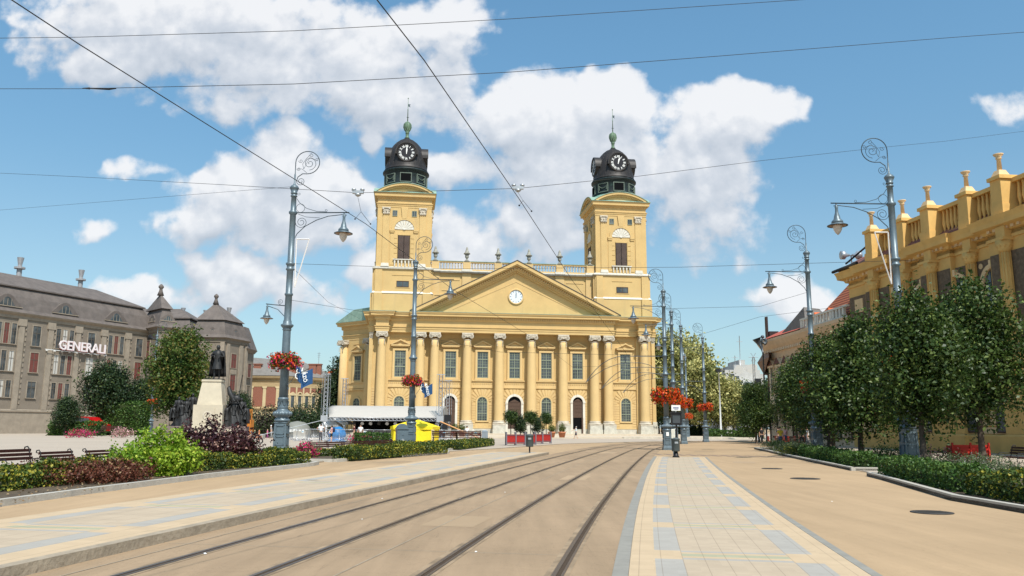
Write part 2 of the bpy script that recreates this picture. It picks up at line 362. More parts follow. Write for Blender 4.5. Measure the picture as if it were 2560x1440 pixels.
# ================================================================ GROUND, ROADS, TRACKS
def ground_mat(name,c,c2,big=.12,streak=False,blot=.25,pits=.0):
    M=bpy.data.materials.new(name); M.use_nodes=True; T=NT(M.node_tree); b=M.node_tree.nodes['Principled BSDF']
    tcn=T.n('TexCoord').outputs['Object']
    n1=T.n('TexNoise',{'Vector':tcn,'Scale':big,'Detail':7.,'Roughness':.6}).outputs['Fac']
    mp=T.n('Mapping',{0:tcn,2:(0,0,R(12)),3:(2.2,.16,1)}).outputs[0]
    n2=T.n('TexNoise',{'Vector':mp,'Scale':1.2,'Detail':6.,'Roughness':.62}).outputs['Fac']
    n3=T.n('TexNoise',{'Vector':tcn,'Scale':45.,'Detail':3.}).outputs['Fac']
    f=T.m('ADD',T.m('MULTIPLY',T.m('SUBTRACT',n1,.5),2.),T.m('MULTIPLY',T.m('SUBTRACT',n2,.5),1.5 if streak else .4))
    f=T.m('ADD',T.m('ADD',f,T.m('MULTIPLY',T.m('SUBTRACT',n3,.5),.5)),.5,clamp=True)
    cc=T.mix(f,c2,c)
    if blot:
        n4=T.n('TexNoise',{'Vector':mp,'Scale':3.,'Detail':9.,'Roughness':.8}).outputs['Fac']
        cc=T.mix(T.m('MULTIPLY',T.smooth(n4,.56,.74),blot),cc,tuple(x*.5 for x in c2))
    if pits:
        vo=T.n('TexVoronoi',{'Vector':tcn,'Scale':2.6,'Randomness':1.}).outputs['Distance']
        cc=T.mix(T.m('MULTIPLY',T.smooth(vo,.05,.02),pits),cc,tuple(x*.35 for x in c2))
        n5=T.n('TexNoise',{'Vector':tcn,'Scale':.45,'Detail':9.,'Roughness':.75}).outputs['Fac']
        cr_=T.m('ABSOLUTE',T.m('SUBTRACT',n5,.5)); cc=T.mix(T.m('MULTIPLY',T.smooth(cr_,.006,.0),pits*.5),cc,tuple(x*.55 for x in c2))
    T.L.new(cc,b.inputs['Base Color']); b.inputs['Roughness'].default_value=.9; b.inputs['Specular IOR Level'].default_value=.15
    bp=T.n('Bump',{'Height':n3,'Strength':.25,'Distance':.01}); T.L.new(bp.outputs[0],b.inputs['Normal']); return M
asph=ground_mat('tan_asphalt',(.435,.303,.182),(.335,.234,.140),.12,True,.35,.5)
trackm=ground_mat('track_asphalt',(.365,.257,.163),(.245,.174,.110),.2,True,.5,.7)
plazam=ground_mat('plaza_surface',(.42,.352,.284),(.37,.307,.246),.1,False,.15)
grassm=mat('dry_grass',(.10,.13,.035),.95,.3,1.5,c2=(.15,.14,.06),bump=.6,bsc=20)
def sheet(name,poly,z,m,label=None): 
    mb=MB(); b=mb.av([(p[0],p[1],z) for p in poly]); mb.af(range(b,b+len(poly))); return mb.build(name,m,kind='structure')
gm=MB(); gm.av([(-2500,-400,0),(2500,-400,0),(2500,3000,0),(-2500,3000,0)]); gm.af((0,1,2,3)); gm.build('ground',asph,kind='structure')
def catmull(P,step=.8):
    P=[Vector(p) for p in P]; out=[]
    for i in range(1,len(P)-2):
        p0,p1,p2,p3=P[i-1:i+3]; n=max(2,int((p2-p1).length/step))
        for k in range(n):
            t=k/n; out.append(.5*((2*p1)+(p2-p0)*t+(2*p0-5*p1+4*p2-p3)*t*t+(3*p1-p0-3*p2+p3)*t**3))
    out.append(P[-2]); return out
R4=catmull([(-6.2,-40),(-3.9,-22),(-2.0,-8),(-.6,2.4),(.5,9.3),(1.1,13),(1.78,17),(2.42,20.6),(3.95,29),(5.9,39.2),(8.15,50.5),(10.25,60.5),(12.2,68.5),(14.4,77),(17.6,87),(22.5,97.5),(31,110),(44,124),(62,140),(80,155)],1.)
def off(pl,o):
    out=[]
    for i,p in enumerate(pl):
        d=(pl[min(i+1,len(pl)-1)]-pl[max(i-1,0)]).normalized(); out.append(Vector((p.x+d.y*o,p.y-d.x*o)))
    return out
def arclen(pl):
    s=[0]; 
    for a,b in zip(pl,pl[1:]): s.append(s[-1]+(b-a).length)
    return s
def strip(name,pl,o0,o1,z,m,i0=0,i1=None,uv=False,parent=None,kind='structure',side=0):
    pl=pl[i0:i1]; A=off(pl,o0); B=off(pl,o1); S=arclen(pl); mb=MB()
    for a,b in zip(A,B): mb.av([(a.x,a.y,z),(b.x,b.y,z)])
    for i in range(len(pl)-1): mb.af((2*i,2*i+1,2*i+3,2*i+2))
    if side:
        n0=len(mb.v)
        for a,b in zip(A,B): mb.av([(a.x,a.y,z-side),(b.x,b.y,z-side)])
        for i in range(len(pl)-1):
            mb.af((n0+2*i,2*i,2*i+2,n0+2*i+2)); mb.af((2*i+1,n0+2*i+1,n0+2*i+3,2*i+3))
        for q in (0,2*len(pl)-2): mb.af((q,n0+q,n0+q+1,q+1))
    o=mb.build(name,m,parent,kind=None if parent else kind)
    if uv:
        u=o.data.uv_layers.new(name='UVMap'); 
        for lp in o.data.loops:
            v=lp.vertex_index; vv=v if v<2*len(pl) else v-2*len(pl)
            u.data[lp.index].uv=(S[vv//2],o1 if vv%2 else o0)
    return o
iy=lambda y:min(range(len(R4)),key=lambda i:abs(R4[i].y-y))
strip('tram_road',R4,-5.58,.6,.004,trackm)
# patterned paving: bands across and along, on UV (metres along, metres across)
def paving(name,t0,t1,gray,period,tile):
    M=bpy.data.materials.new(name); M.use_nodes=True; T=NT(M.node_tree); b=M.node_tree.nodes['Principled BSDF']
    uv=T.n('UVMap').outputs[0]; s=T.n('SeparateXYZ',{0:uv}); S,X=s.outputs[0],s.outputs[1]
    Y=(.46,.345,.225); G=(.335,.31,.275); GN=(.33,.32,.22); K=(.41,.325,.235)
    def band(v,a,b_): return T.m('MULTIPLY',T.m('GREATER_THAN',v,a),T.m('LESS_THAN',v,b_))
    c=T.mix(0.,K,K)
    inner=band(X,t0,t1)
    c=T.mix(inner,Y,K)
    fr=T.m('MULTIPLY',T.m('FRACT',T.m('DIVIDE',S,period)),period)
    cross=T.mix(band(fr,.0,.13),K,G); cross=T.mix(band(fr,.13,.27),cross,Y); cross=T.mix(band(fr,.27,.47),cross,GN); cross=T.mix(band(fr,.47,.6),cross,Y); cross=T.mix(band(fr,.6,.73),cross,G)
    c=T.mix(inner,c,cross)
    rail_=T.m('ADD',band(X,gray[0],gray[1]),band(X,gray[2],gray[3]))
    c=T.mix(T.m('MULTIPLY',rail_,T.m('GREATER_THAN',fr,.73)),c,G)
    fx=T.m('FRACT',T.m('DIVIDE',T.m('SUBTRACT',X,t0),tile)); fs=T.m('FRACT',T.m('DIVIDE',S,tile*.5))
    j=T.m('MAXIMUM',T.m('GREATER_THAN',T.m('ABSOLUTE',T.m('SUBTRACT',fx,.5)),.482),T.m('MULTIPLY',T.m('GREATER_THAN',T.m('ABSOLUTE',T.m('SUBTRACT',fs,.5)),.485),.35))
    c=T.mix(T.m('MULTIPLY',j,.42),c,(.15,.11,.08))
    tcn=T.n('TexCoord').outputs['Object']
    nz=T.n('TexNoise',{'Vector':tcn,'Scale':1.4,'Detail':7.,'Roughness':.7}).outputs['Fac']; n2=T.n('TexNoise',{'Vector':tcn,'Scale':60.,'Detail':2.}).outputs['Fac']
    cell=T.n('TexWhiteNoise',{0:T.n('VectorMath',{0:T.n('VectorMath',{0:uv,1:(1/tile*2,1/tile,0)},operation='MULTIPLY').outputs[0]},operation='FLOOR').outputs[0]},noise_dimensions='2D').outputs[0]
    v=T.m('ADD',T.m('ADD',.78,T.m('MULTIPLY',nz,.3)),T.m('ADD',T.m('MULTIPLY',n2,.12),T.m('MULTIPLY',cell,.08)))
    c=T.n('VectorMath',{0:c,'Scale':v},operation='SCALE').outputs[0]
    T.L.new(c,b.inputs['Base Color']); b.inputs['Roughness'].default_value=.85; b.inputs['Specular IOR Level'].default_value=.2; return M
kerbm=mat('kerb_granite',(.33,.27,.20),.9,.2,3.,bump=.3,bsc=15,stain=((.2,.15,.1),2.,.4)); kgrey=mat('grey_edging_stone',(.25,.235,.205),.9,.12,3.)
i50=iy(49.5)
strip('platform_right',R4,.78,3.42,.012,paving('paving_right',1.42,2.74,(1.08,1.42,2.74,3.08),3.3,.265),0,iy(48.5),uv=True,side=.012)
strip('platform_edging',R4,.6,.776,.014,kgrey,0,iy(48.5),side=.014)
strip('platform_edging',R4,3.424,3.54,.014,kgrey,0,iy(48.5),side=.014)
strip('platform_left',R4,-9.0,-5.76,.13,paving('paving_left',-8.2,-6.7,(-8.55,-8.2,-6.7,-6.3),3.3,.375),0,i50,uv=True,side=.13)
strip('platform_kerb',R4,-5.757,-5.585,.137,kerbm,0,i50,side=.14)
# rails: each track is a thing with two grooved rails and their asphalt joints
railm=mat('worn_rail_steel',(.12,.085,.065),.35,.2,8.,metal=.6,stain=((.10,.06,.045),5.,.7)); grovem=mat('rail_groove_dirt',(.06,.038,.022),.9,.2,5.); jointm=mat('rail_joint_filler',(.285,.205,.13),.9,.35,2.)
for k,(a,b,lb) in enumerate(((-4.62,-3.185,'left tram track of two grooved rails curving towards the church'),(-1.435,0.,'right tram track of two grooved rails beside the patterned platform strip'))):
    tt=thing('tram_track',lb,'tram track',group='tram tracks in the asphalt')
    for o_ in (a,b):
        rl=strip('rail',R4,o_-.055,o_+.0,.013,railm,parent=tt,side=.012)
        strip('rail_groove',R4,o_+.002,o_+.05,.009,grovem,parent=rl); strip('guard_rail',R4,o_+.052,o_+.085,.012,railm,parent=rl)
        strip('joint_filler',R4,o_-.13,o_-.058,.008,jointm,parent=rl); strip('joint_filler',R4,o_+.088,o_+.14,.008,jointm,parent=rl)
strip('tar_seam',R4,-2.36,-2.34,.009,kerbm); strip('tar_seam',R4,-5.2,-5.18,.009,kerbm)
KL=[(-12.5,-40),(-11.8,-20),(-11.2,0),(-10.6,12),(-10.2,19.7),(-9.6,25.8),(-8.4,36.2)]
plz=[(-11.9,-30),(-11.4,0),(-10.7,12),(-10.3,19.7),(-9.7,25.8),(-8.5,37.7),(-6.2,46),(-4.2,53.6),(-1.1,62),(1.7,71),(5.0,81),(9.5,88),(16,97),(30,110),(60,133),(80,150),(80,330),(-330,330),(-330,-30)]
sheet('plaza',plz,.02,plazam)
ke=MB(); ke.sweep(plz[:16][::-1],[(-.12,.0),(-.12,.05),(.12,.05),(.12,.0)]); ke.build('plaza_edging',kerbm,kind='structure')
def bed(poly,name='flower_bed',h=.14,top=None):
    mb=MB(); mb.prism(poly,.0,h-.05); mb.build(name,top or soil,kind='structure')
    k=MB(); k.sweep(poly+[poly[0]],[(0,0),(.0,h),(.16,h),(.16,0)] if True else 0); return k.build('bed_kerb',concrete,kind='structure')
pm=[ground_mat('patch_asphalt_dark',(.35,.25,.158),(.30,.215,.135)),ground_mat('patch_asphalt_light',(.40,.285,.182),(.35,.25,.158))]
for k,(x,y,w_,l_,a_) in enumerate(((-.9,14.5,.9,1.6,11),(2.1,27,.8,2.4,11),(0.2,24,.7,1.1,9),(11.2,40,1.0,2.0,17),(-5.4,38,1.0,2.2,18),(6.2,54,1.2,3,14),(13.5,58,1.4,2,18))):
    q_=MB(Matrix.Translation((x,y,0))@Matrix.Rotation(-R(a_),4,'Z')); b0=q_.av([(-w_/2,-l_/2,.0062),(w_/2,-l_/2,.0062),(w_/2,l_/2,.0062),(-w_/2,l_/2,.0062)]); q_.af((b0,b0+1,b0+2,b0+3)); q_.build('road_patch',pm[k%2],kind='structure')
for k in range(9):
    y=11.+k*6.3; i_=iy(y); p_=R4[i_]; d_=(R4[i_+1]-p_).normalized(); q_=MB(Matrix.Translation((p_.x,p_.y,0))@Matrix.Rotation(math.atan2(d_.y,d_.x),4,'Z')); b0=q_.av([(0,.02,.0058),(0,5.5,.0058),(-.018,5.5,.0058),(-.018,.02,.0058)]); q_.af((b0,b0+1,b0+2,b0+3)); q_.build('expansion_joint',kerbm,kind='structure')
beds=[[(-11.9,-30),(-11.0,0),(-10.4,12),(-10.0,19.7),(-9.4,25.8),(-8.15,33.8),(-8.2,34.9),(-9.,35.4),(-14.,35.4),(-15.,26),(-16,0),(-17,-30)],
      [(-8.0,37.6),(-3.9,50.),(-4.0,52.2),(-9.0,52.),(-11.4,43),(-9.6,37.8)],
      [(-4.4,56.5),(-1.6,71.5),(-2.6,76),(-9,76),(-9,56.5)]]
for p in beds: bed(p)
rbed=[(9.75,-25),(9.75,5),(10.1,19.2),(11.9,26.8),(12.35,29.),(13.3,29.3),(17.5,29),(17,5),(17,-25)]
rbed2=[(13.3,32.6),(15.9,47.7),(17.9,58.),(19.3,66.),(21.2,66.6),(24.0,64),(22,45),(18.5,32)]
bed(rbed); bed(rbed2)
# right pavement beyond the beds
sheet('pavement_right',[(17.5,-30),(17.6,29.4),(13.5,29.6),(13.4,32.2),(18.5,32),(22,45),(24.,64),(22.,69),(26,84),(36,110),(60,120),(60,-30)],.03,plazam)
cw=MB()
for i in range(13):
    c=Vector((8.9+i*.62,51.2-i*.32)); cw.box(c.x,c.x+.33,c.y-1.1,c.y+1.1,.003,.008)
cw.build('crosswalk',mat('crosswalk_brick',(.23,.165,.125),.9,.2,3.),kind='structure')
for (px,py,r_,lb) in ((2013,1197,.42,'dark round manhole cover in the road beside the second right-hand hedge'),(1930,1172,.36,'small round manhole cover, farthest up the right-hand road'),(2330,1282,.34,'large dark manhole cover nearest to the right-hand kerb')):
    p=g(px,py); mc=MB(); mc.lathe([(r_+.05,0),(r_+.05,.012),(r_,.013)],n=28); 
    o=mc.build('manhole_cover',mat('cast_iron',(.05,.045,.04),.6,.2,9.),label=lb,cat='manhole cover',group='manhole covers in the road',loc=(p.x,p.y,.003))
    rb=MB(); [rb.box(-r_*.8,r_*.8,y-.012,y+.012,.013,.02) for y in (-.2,-.1,0,.1,.2)]; rb.build('cover_ribs',MT['cast_iron'],o)
# ================================================================ CHURCH  (local: x across, y into the building, z up)
YAW=math.atan2(.1267,.9919); CO=Vector((-25.6+26.75*.9919,144.6+26.75*.1267,0))
church=thing('church','large yellow neoclassical church with two clock towers, columned front and pediment','church',CO,YAW)
def Bd(mb,name,m,parent=None): return mb.build(name,m,parent or church)
pod=MB(); pod.box(-30,33,-27.5,-3.,0,.24); pod.box(-29,30,-3,8,0,.5); pod.box(-28,12,-28.2,-27.5,0,.12)
po=pod.build('podium',mat('podium_paving',(.52,.44,.34),.9,.1,1.,stain=((.4,.33,.26),1.,.4)),kind='structure'); po.location=CO; po.rotation_euler=(0,0,YAW)
pe=MB(); pe.box(12.1,33.2,-28.0,-27.6,0,.30); 
for i in range(24): pe.box(12.3+i*.87,12.33+i*.87,-28.012,-28.0,.02,.26)
pe.k=0; po2=pe.build('podium_parapet',lime,kind='structure'); po2.location=CO; po2.rotation_euler=(0,0,YAW)
# --- body walls
b=MB(); b.box(-26.4,26.4,3.0,30,.3,22.0); b.box(-15.2,15.2,5.3,26,22.0,30.6)
b.box(-26.55,-23,2.6,3.0,.5,22); b.box(23,26.55,2.6,3.0,.5,22)           # corner pilasters
Bd(b,'wall',yel)
wb=MB(); wb.box(-26.3,26.3,2.78,3.0,.5,1.3); Bd(wb,'base_course',plinth)
COLX=[-24.3,-17.4,-14.78,-8.87,-2.97,2.97,8.87,14.78,17.4,24.3]
# --- columns > pedestal, capital
def column_meshes():
    s=MB(); pr=[(.93,2.75)]; 
    for i in range(13):
        t=i/12; pr.append((.9-.17*t**1.7,2.85+14.35*t))
    s.lathe(pr,n=28)
    p=MB(); p.box(-1.22,1.22,-1.15,1.3,.5,1.25); p.box(-1.14,1.14,-1.08,1.3,1.25,1.98)
    p.k=1; p.box(-1.17,1.17,-1.12,1.2,1.985,2.2); p.lathe([(1.16,2.2),(1.2,2.32),(1.12,2.44),(.99,2.48),(.99,2.56),(1.06,2.64),(.98,2.75),(.93,2.76)],n=28)
    c=MB(); c.lathe([(.76,17.15),(.8,17.25),(.76,17.3)],n=24); c.box(-1.02,1.02,-.86,.8,18.2,18.5); c.box(-.92,.92,-.8,.8,18.02,18.2); c.box(-.62,.62,-.82,.7,17.7,18.04)
    for sx in(-1,1):
        for k in range(26):                    # spiral volutes as wound relief
            a=k*.5; rr=.42-.0145*k
            x=sx*(.72)+sx*rr*math.cos(a)*.0; 
        pts=[(sx*(.70+(.38-.014*k)*math.cos(PI/2-k*.55)),-.93,17.8+(.38-.014*k)*math.sin(PI/2-k*.55)) for k in range(26)]
        c.tube(pts,[.085-.0025*k for k in range(26)],5)
        c.lathe([(.36,0),(.36,1.5)],(sx*.70,-.86,17.8),n=16,ax='y')
        for q in range(4): c.ball((sx*.5,-.78,17.0-q*.24),(.1,.1,.09),6,4)
        c.ball((sx*.25,-.8,17.95),(.16,.12,.13),8,5)
    return s,p,c
s_,p_,c_=column_meshes()
col0=Bd(s_,'column',yel2); col0.location=(COLX[0],1.75,0)
p_.build('pedestal',[plinth,lime],col0); c_.build('capital',lime,col0)
for x in COLX[1:]: dup(col0,loc=(x,1.75,0),parent=church)
# half hidden corner pilaster capitals
for sx in(-1,1):
    o=MB(); x=sx*26.25; o.box(x-.4,x+.4,2.25,2.6,18.2,18.5); o.box(x-.33,x+.33,2.3,2.6,17.3,18.2)
    o.tube([(x+(.3-.013*k)*math.cos(k*.55),2.2,17.8+(.3-.013*k)*math.sin(k*.55)) for k in range(20)],.06,5); Bd(o,'pilaster_capital',lime)
    o=MB(); o.box(x-.5,x+.5,1.9,2.6,.5,2.0); o.box(x-.42,x+.42,2.05,2.6,2.0,2.7); Bd(o,'pilaster_base',plinth)
    o=MB(); o.box(x-.33,x+.33,2.3,2.6,2.7,17.3); Bd(o,'pilaster',yel)
# --- entablature following the plan
half=[(-26.75,14),(-26.75,2.1),(-25.5,2.1),(-25.5,.95),(-23.1,.95),(-23.1,2.1),(-18.45,2.1),(-18.45,.9)]
path=half+[(-x,y) for x,y in reversed(half)]
ENT=[(-3,18.5),(0,18.5),(0,18.95),(.08,18.97),(.08,19.35),(.22,19.4),(.22,19.52),(-.04,19.54),(-.04,20.55),(.12,20.6),(.22,20.78),(.22,21.2),(.38,21.28),(.85,21.34),(.85,21.68),(.95,21.72),(1.08,22.02),(.9,22.06),(-4.2,22.3)]
e=MB(); e.sweep(path,ENT); Bd(e,'entablature',yel)
dn=MB(); n=84
for i in range(n):
    x=-18.5+37*(i+.5)/n; dn.box(x-.13,x+.13,.9-.42,.9-.2,20.84,21.2)
Bd(dn,'dentils',yel2)
ft=MB(); ft.sweep(path,[(.86,22.03),(1.1,22.045),(1.1,22.1),(-4.1,22.5)]); Bd(ft,'cornice_flashing',coproof)
# --- pediment
px_,pz0,pz1=19.35,22.12,31.95
sl_=math.atan2(pz1-pz0-.1,px_)
t=MB(); t.extr([(-16.6,22.2),(16.6,22.2),(0,30.5)],1.5,5.3)
def rake(mb,y0,y1,d0,d1,xe=px_):    # band between perpendicular depths below the outer line
    c,s=math.cos(sl_),math.sin(sl_)
    for sx in(-1,1):
        za=lambda d,x:pz1-d/c-(x)*math.tan(sl_)
        P=[(0,za(d0,0)),(sx*(px_-d0*0.),za(d0,px_)),(sx*xe,max(22.12,za(d1,xe))),(0,za(d1,0))]
        zb=22.12
        xx=[(0,za(d0,0)),(sx*min(px_,(pz1-d0/c-zb)/math.tan(sl_)),max(zb,za(d0,px_))),(sx*(pz1-d1/c-zb)/math.tan(sl_),zb),(0,za(d1,0))]
        mb.extr(xx if sx<0 else xx[::-1],y0,y1)
rake(t,-.12,5.3,.0,.55); rake(t,.05,5.2,.55,.75); rake(t,.75,5.2,.75,1.45); rake(t,1.1,5.2,1.45,1.75)
Bd(t,'pediment',yel)
for sx in(-1,1):
    dn=MB()
    for i in range(46):
        u_=.5+i*.44; c,s=math.cos(sl_),math.sin(sl_)
        x=sx*u_*c; z=pz1-u_*s-1.02/c
        if z<22.9: continue
        dn.M=Matrix.Translation((x,.62,z))@Matrix.Rotation(sx*sl_,4,'Y'); dn.box(-.13,.13,-.13,.13,-.17,.17)
    Bd(dn,'raking_dentils',yel2)
rf=MB(); 
for sx in(-1,1):
    P=[(0,pz1+.03),(sx*(px_+.15),pz0+.02),(sx*(px_+.15),pz0+.16),(0,pz1+.17)]
    rf.extr(P if sx<0 else P[::-1],-.2,5.3)
Bd(rf,'pediment_roof',darkroof)
lnm=mat('dark_dot_plaster',(.40,.26,.10),.9)  # darker plaster tone for the dots along the string bands
tr_=MB()
for sx in(-1,1):
    P=[(0,28.3),(sx*11.6,22.9),(sx*11.6,22.82),(0,28.2)]; tr_.extr(P if sx<0 else P[::-1],1.44,1.5)
Bd(tr_,'tympanum_moulding',yel2)
# pediment clock > dial, hands, ring
ck=MB(); ck.lathe([(1.5,0),(1.5,-.18),(1.28,-.22),(1.22,-.08)],(0,1.5,25.45),n=40,ax='y',cap=False); cko=Bd(ck,'pediment_clock',yel2)
dl=MB(); dl.lathe([(1.23,-.06),(.001,-.07)],(0,1.5,25.45),n=40,ax='y',cap=False); dl.build('clock_dial',mat('milky_dial',(.60,.66,.72),.4),cko)
hm=MB()
for k in range(12):
    a=k*PI/6; hm.M=Matrix.Translation((1.02*math.sin(a),1.41,25.45+1.02*math.cos(a)))@Matrix.Rotation(a,4,'Y'); hm.box(-.03,.03,-.01,.01,-.13,.13)
hm.M=Matrix.Translation((0,1.39,25.45)); hm.box(-.035,.035,-.01,.01,-.25,1.0); hm.M=Matrix.Translation((0,1.37,25.45))@Matrix.Rotation(.03,4,'Y'); hm.box(-.05,.05,-.01,.01,-.2,.68)
hm.build('clock_hands',black,cko)
# --- windows, doors, rustication
def arch_poly(x,z0,zs,r,n=14): return [(x-r,z0),(x+r,z0)]+[(x+r*math.cos(PI*i/n),zs+r*math.sin(PI*i/n)) for i in range(n+1)]
def arched_frame(mb,x,z0,zs,r0,r1,y0,y1,n=14):
    mb.ringx(x,zs,r0,r1,0,PI,y0,y1,n); mb.box(x-r1,x-r0,y0,y1,z0,zs); mb.box(x+r0,x+r1,y0,y1,z0,zs)
def wmull(mb,x,z0,z1,hw,y,cols,rowz,w=.045):
    for c in range(1,cols): xx=x-hw+2*hw*c/cols; q=w*(2.2 if c*2==cols else 1); mb.box(xx-q/2,xx+q/2,y-.05,y,z0,z1)
    for z in rowz: mb.box(x-hw,x+hw,y-.055,y+.0,z-w/2,z+w/2)
def upper_window(x,par=church,Y=3.0):
    f=MB(); hw,z0,z1=1.0,10.46,15.25
    f.box(x-hw-.38,x-hw,Y-.3,Y,z0-.2,z1+.35); f.box(x+hw,x+hw+.38,Y-.3,Y,z0-.2,z1+.35); f.box(x-hw,x+hw,Y-.3,Y,z1,z1+.35); f.box(x-hw-.5,x+hw+.5,Y-.38,Y,z0-.42,z0-.2)
    f.box(x-hw,x+hw,Y-.2,Y,z0-.2,z0)
    f.box(x-1.7,x+1.7,Y-.62,Y,16.05,16.3); f.box(x-1.5,x+1.5,Y-.35,Y,15.85,16.05)
    f.extr([(x-1.75,16.3),(x+1.75,16.3),(x,17.22)],Y-.32,Y)
    for sx in(-1,1):
        P=[(x,17.3),(x+sx*1.85,16.32),(x+sx*1.55,16.3),(x,17.04)]; f.extr(P if sx<0 else P[::-1],Y-.66,Y)
    f.box(x-1.5,x+1.5,Y-.1,Y,17.55,17.62)
    fo=f.build('window',yel2,par)
    p=MB(); p.box(x-hw,x+hw,Y-.06,Y-.02,z0,z1); p.build('pane',glass,fo)
    w=MB(); w.box(x-hw,x-hw+.1,Y-.14,Y-.06,z0,z1); w.box(x+hw-.1,x+hw,Y-.14,Y-.06,z0,z1); w.box(x-hw+.1,x+hw-.1,Y-.14,Y-.06,z1-.1,z1); w.box(x-hw+.1,x+hw-.1,Y-.14,Y-.06,z0,z0+.12)
    w.box(x-hw+.1,x+hw-.1,Y-.15,Y-.06,12.25,12.42); w.box(x-hw+.1,x+hw-.1,Y-.15,Y-.06,13.78,13.92)
    wmull(w,x,z0+.1,z1-.1,hw-.1,Y-.065,4,[11.05,11.65,12.9,13.35,14.4,14.85]); w.build('window_frame',green_fr,fo)
def lower_window(x,par=church,Y=3.0,r=.93,z0=2.75,zs=6.1):
    f=MB(); arched_frame(f,x,z0,zs,r,r+.28,Y-.2,Y-.01); f.box(x-r-.28,x+r+.28,Y-.26,Y-.01,z0-.25,z0); fo=f.build('window',yel2,par)
    p=MB(); p.extr(arch_poly(x,z0,zs,r),Y-.06,Y-.02); p.build('pane',glass,fo)
    w=MB(); arched_frame(w,x,z0,zs,r-.1,r,Y-.15,Y-.06); w.box(x-r+.1,x+r-.1,Y-.15,Y-.06,zs-.08,zs+.05); w.box(x-r+.1,x+r-.1,Y-.15,Y-.06,4.0,4.12)
    wmull(w,x,z0,zs,r-.1,Y-.065,4,[3.15,3.6,4.55,5.0,5.5]); w.box(x-.05,x+.05,Y-.12,Y-.06,zs,zs+r-.05)
    for a in (PI/4,3*PI/4): w.bar((x,Y-.09,zs),(x+(r-.05)*math.cos(a),Y-.09,zs+(r-.05)*math.sin(a)),.05)
    w.ringx(x,zs,.42,.47,0,PI,Y-.12,Y-.06,10); w.build('window_frame',green_fr,fo)
def door(x,r,open_,par=church,Y=3.0):
    zs=7.15-r; f=MB(); arched_frame(f,x,.5,zs,r,r+.42,Y-.34,Y-.005,16); f.box(x-r-.5,x-r+.0,Y-.42,Y-.34,zs-.12,zs+.12); f.box(x+r,x+r+.5,Y-.42,Y-.34,zs-.12,zs+.12); f.box(x-.2,x+.2,Y-.45,Y-.34,7.15,7.6)
    fo=f.build('door',white_st,par)
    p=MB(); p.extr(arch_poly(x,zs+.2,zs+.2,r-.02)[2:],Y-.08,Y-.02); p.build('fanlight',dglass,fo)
    p=MB(); zt=zs+.18; p.box(x-r,x+r,Y-.14,Y-.04,3.4 if open_ else .5,zt)
    for k in range(3): p.box(x-r+.15,x+r-.15,Y-.18,Y-.14,zt-.7-k*.62,zt-.3-k*.62)
    p.extr([(x-r*.8,zt),(x+r*.8,zt),(x,zt+.5)],Y-.2,Y-.09)
    if not open_:
        p.box(x-.04,x+.04,Y-.19,Y-.14,.5,3.4)
        for sx in(-1,1):
            for k in range(3): p.box(x+sx*r*.5-r*.34,x+sx*r*.5+r*.34,Y-.18,Y-.14,.7+k*.9,1.4+k*.9)
    p.build('door_leaf',brown_w,fo)
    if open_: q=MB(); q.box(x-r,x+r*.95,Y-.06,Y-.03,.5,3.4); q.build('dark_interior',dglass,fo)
    if open_: q=MB(); q.box(x+r*.72,x+r*.98,Y-.5,Y-.07,.5,3.38); q.build('door_leaf',brown_w,fo)
def rust(mb,x0,x1,Y,op=None,z0=1.35,z1=8.5,course=.46):
    """raised plaster courses with joints; op=(xc, r, zs) opening with voussoirs"""
    z=z0; y0,y1=Y-.1,Y-.004
    def seg(a,b,za,zb):
        if b-a>.12: mb.box(a,b,y0,y1,za,zb)
    k=0
    while z<z1-.1:
        zb=min(z+course-.06,z1)
        if op is None: seg(x0,x1,z,zb)
        else:
            xc,r,zs=op; e=r+.3
            if z<zs-.2: seg(x0,xc-e,z,zb); seg(xc+e,x1,z,zb)
            else:
                dz=(z-zs+.23)
                w=e+.35+ dz*.42 + (.25 if k%2 else 0)
                w=max(w,e+.3)
                if xc-w>x0: seg(x0,xc-w,z,zb)
                if xc+w<x1: seg(xc+w,x1,z,zb)
        z+=course; k+=1
    if op:
        xc,r,zs=op; N=11; e=r+.32
        for i in range(N):
            a=PI*(.02+.96*i/N)+.03; c=PI*(.02+.96*(i+1)/N)-.03; mid=(a+c)/2
            ro=min(z1-zs,2.5) if abs(mid-PI/2)<.55 else (1.0+e*.85+.35*(abs(mid-PI/2)<1.1))
            if abs(mid-PI/2)<.55: ro=(z1-zs-.05)/max(.6,math.sin(mid))
            ro=max(ro,e+.35)
            q=lambda rr,t:(xc+rr*math.cos(t),min(zs+rr*math.sin(t),z1-.02))
            mb.extr([q(e,a),q(ro,a),q(ro,c),q(e,c)][::-1][::-1],y0,y1)
BAYS=[(-23.1,-18.6,-20.95,'w'),(-13.75,-9.9,-11.8,'d'),(-7.85,-3.98,-5.92,'w'),(-1.95,1.95,0,'D'),(3.98,7.85,5.92,'w'),(9.9,13.75,11.8,'O'),(18.6,23.1,20.95,'w')]
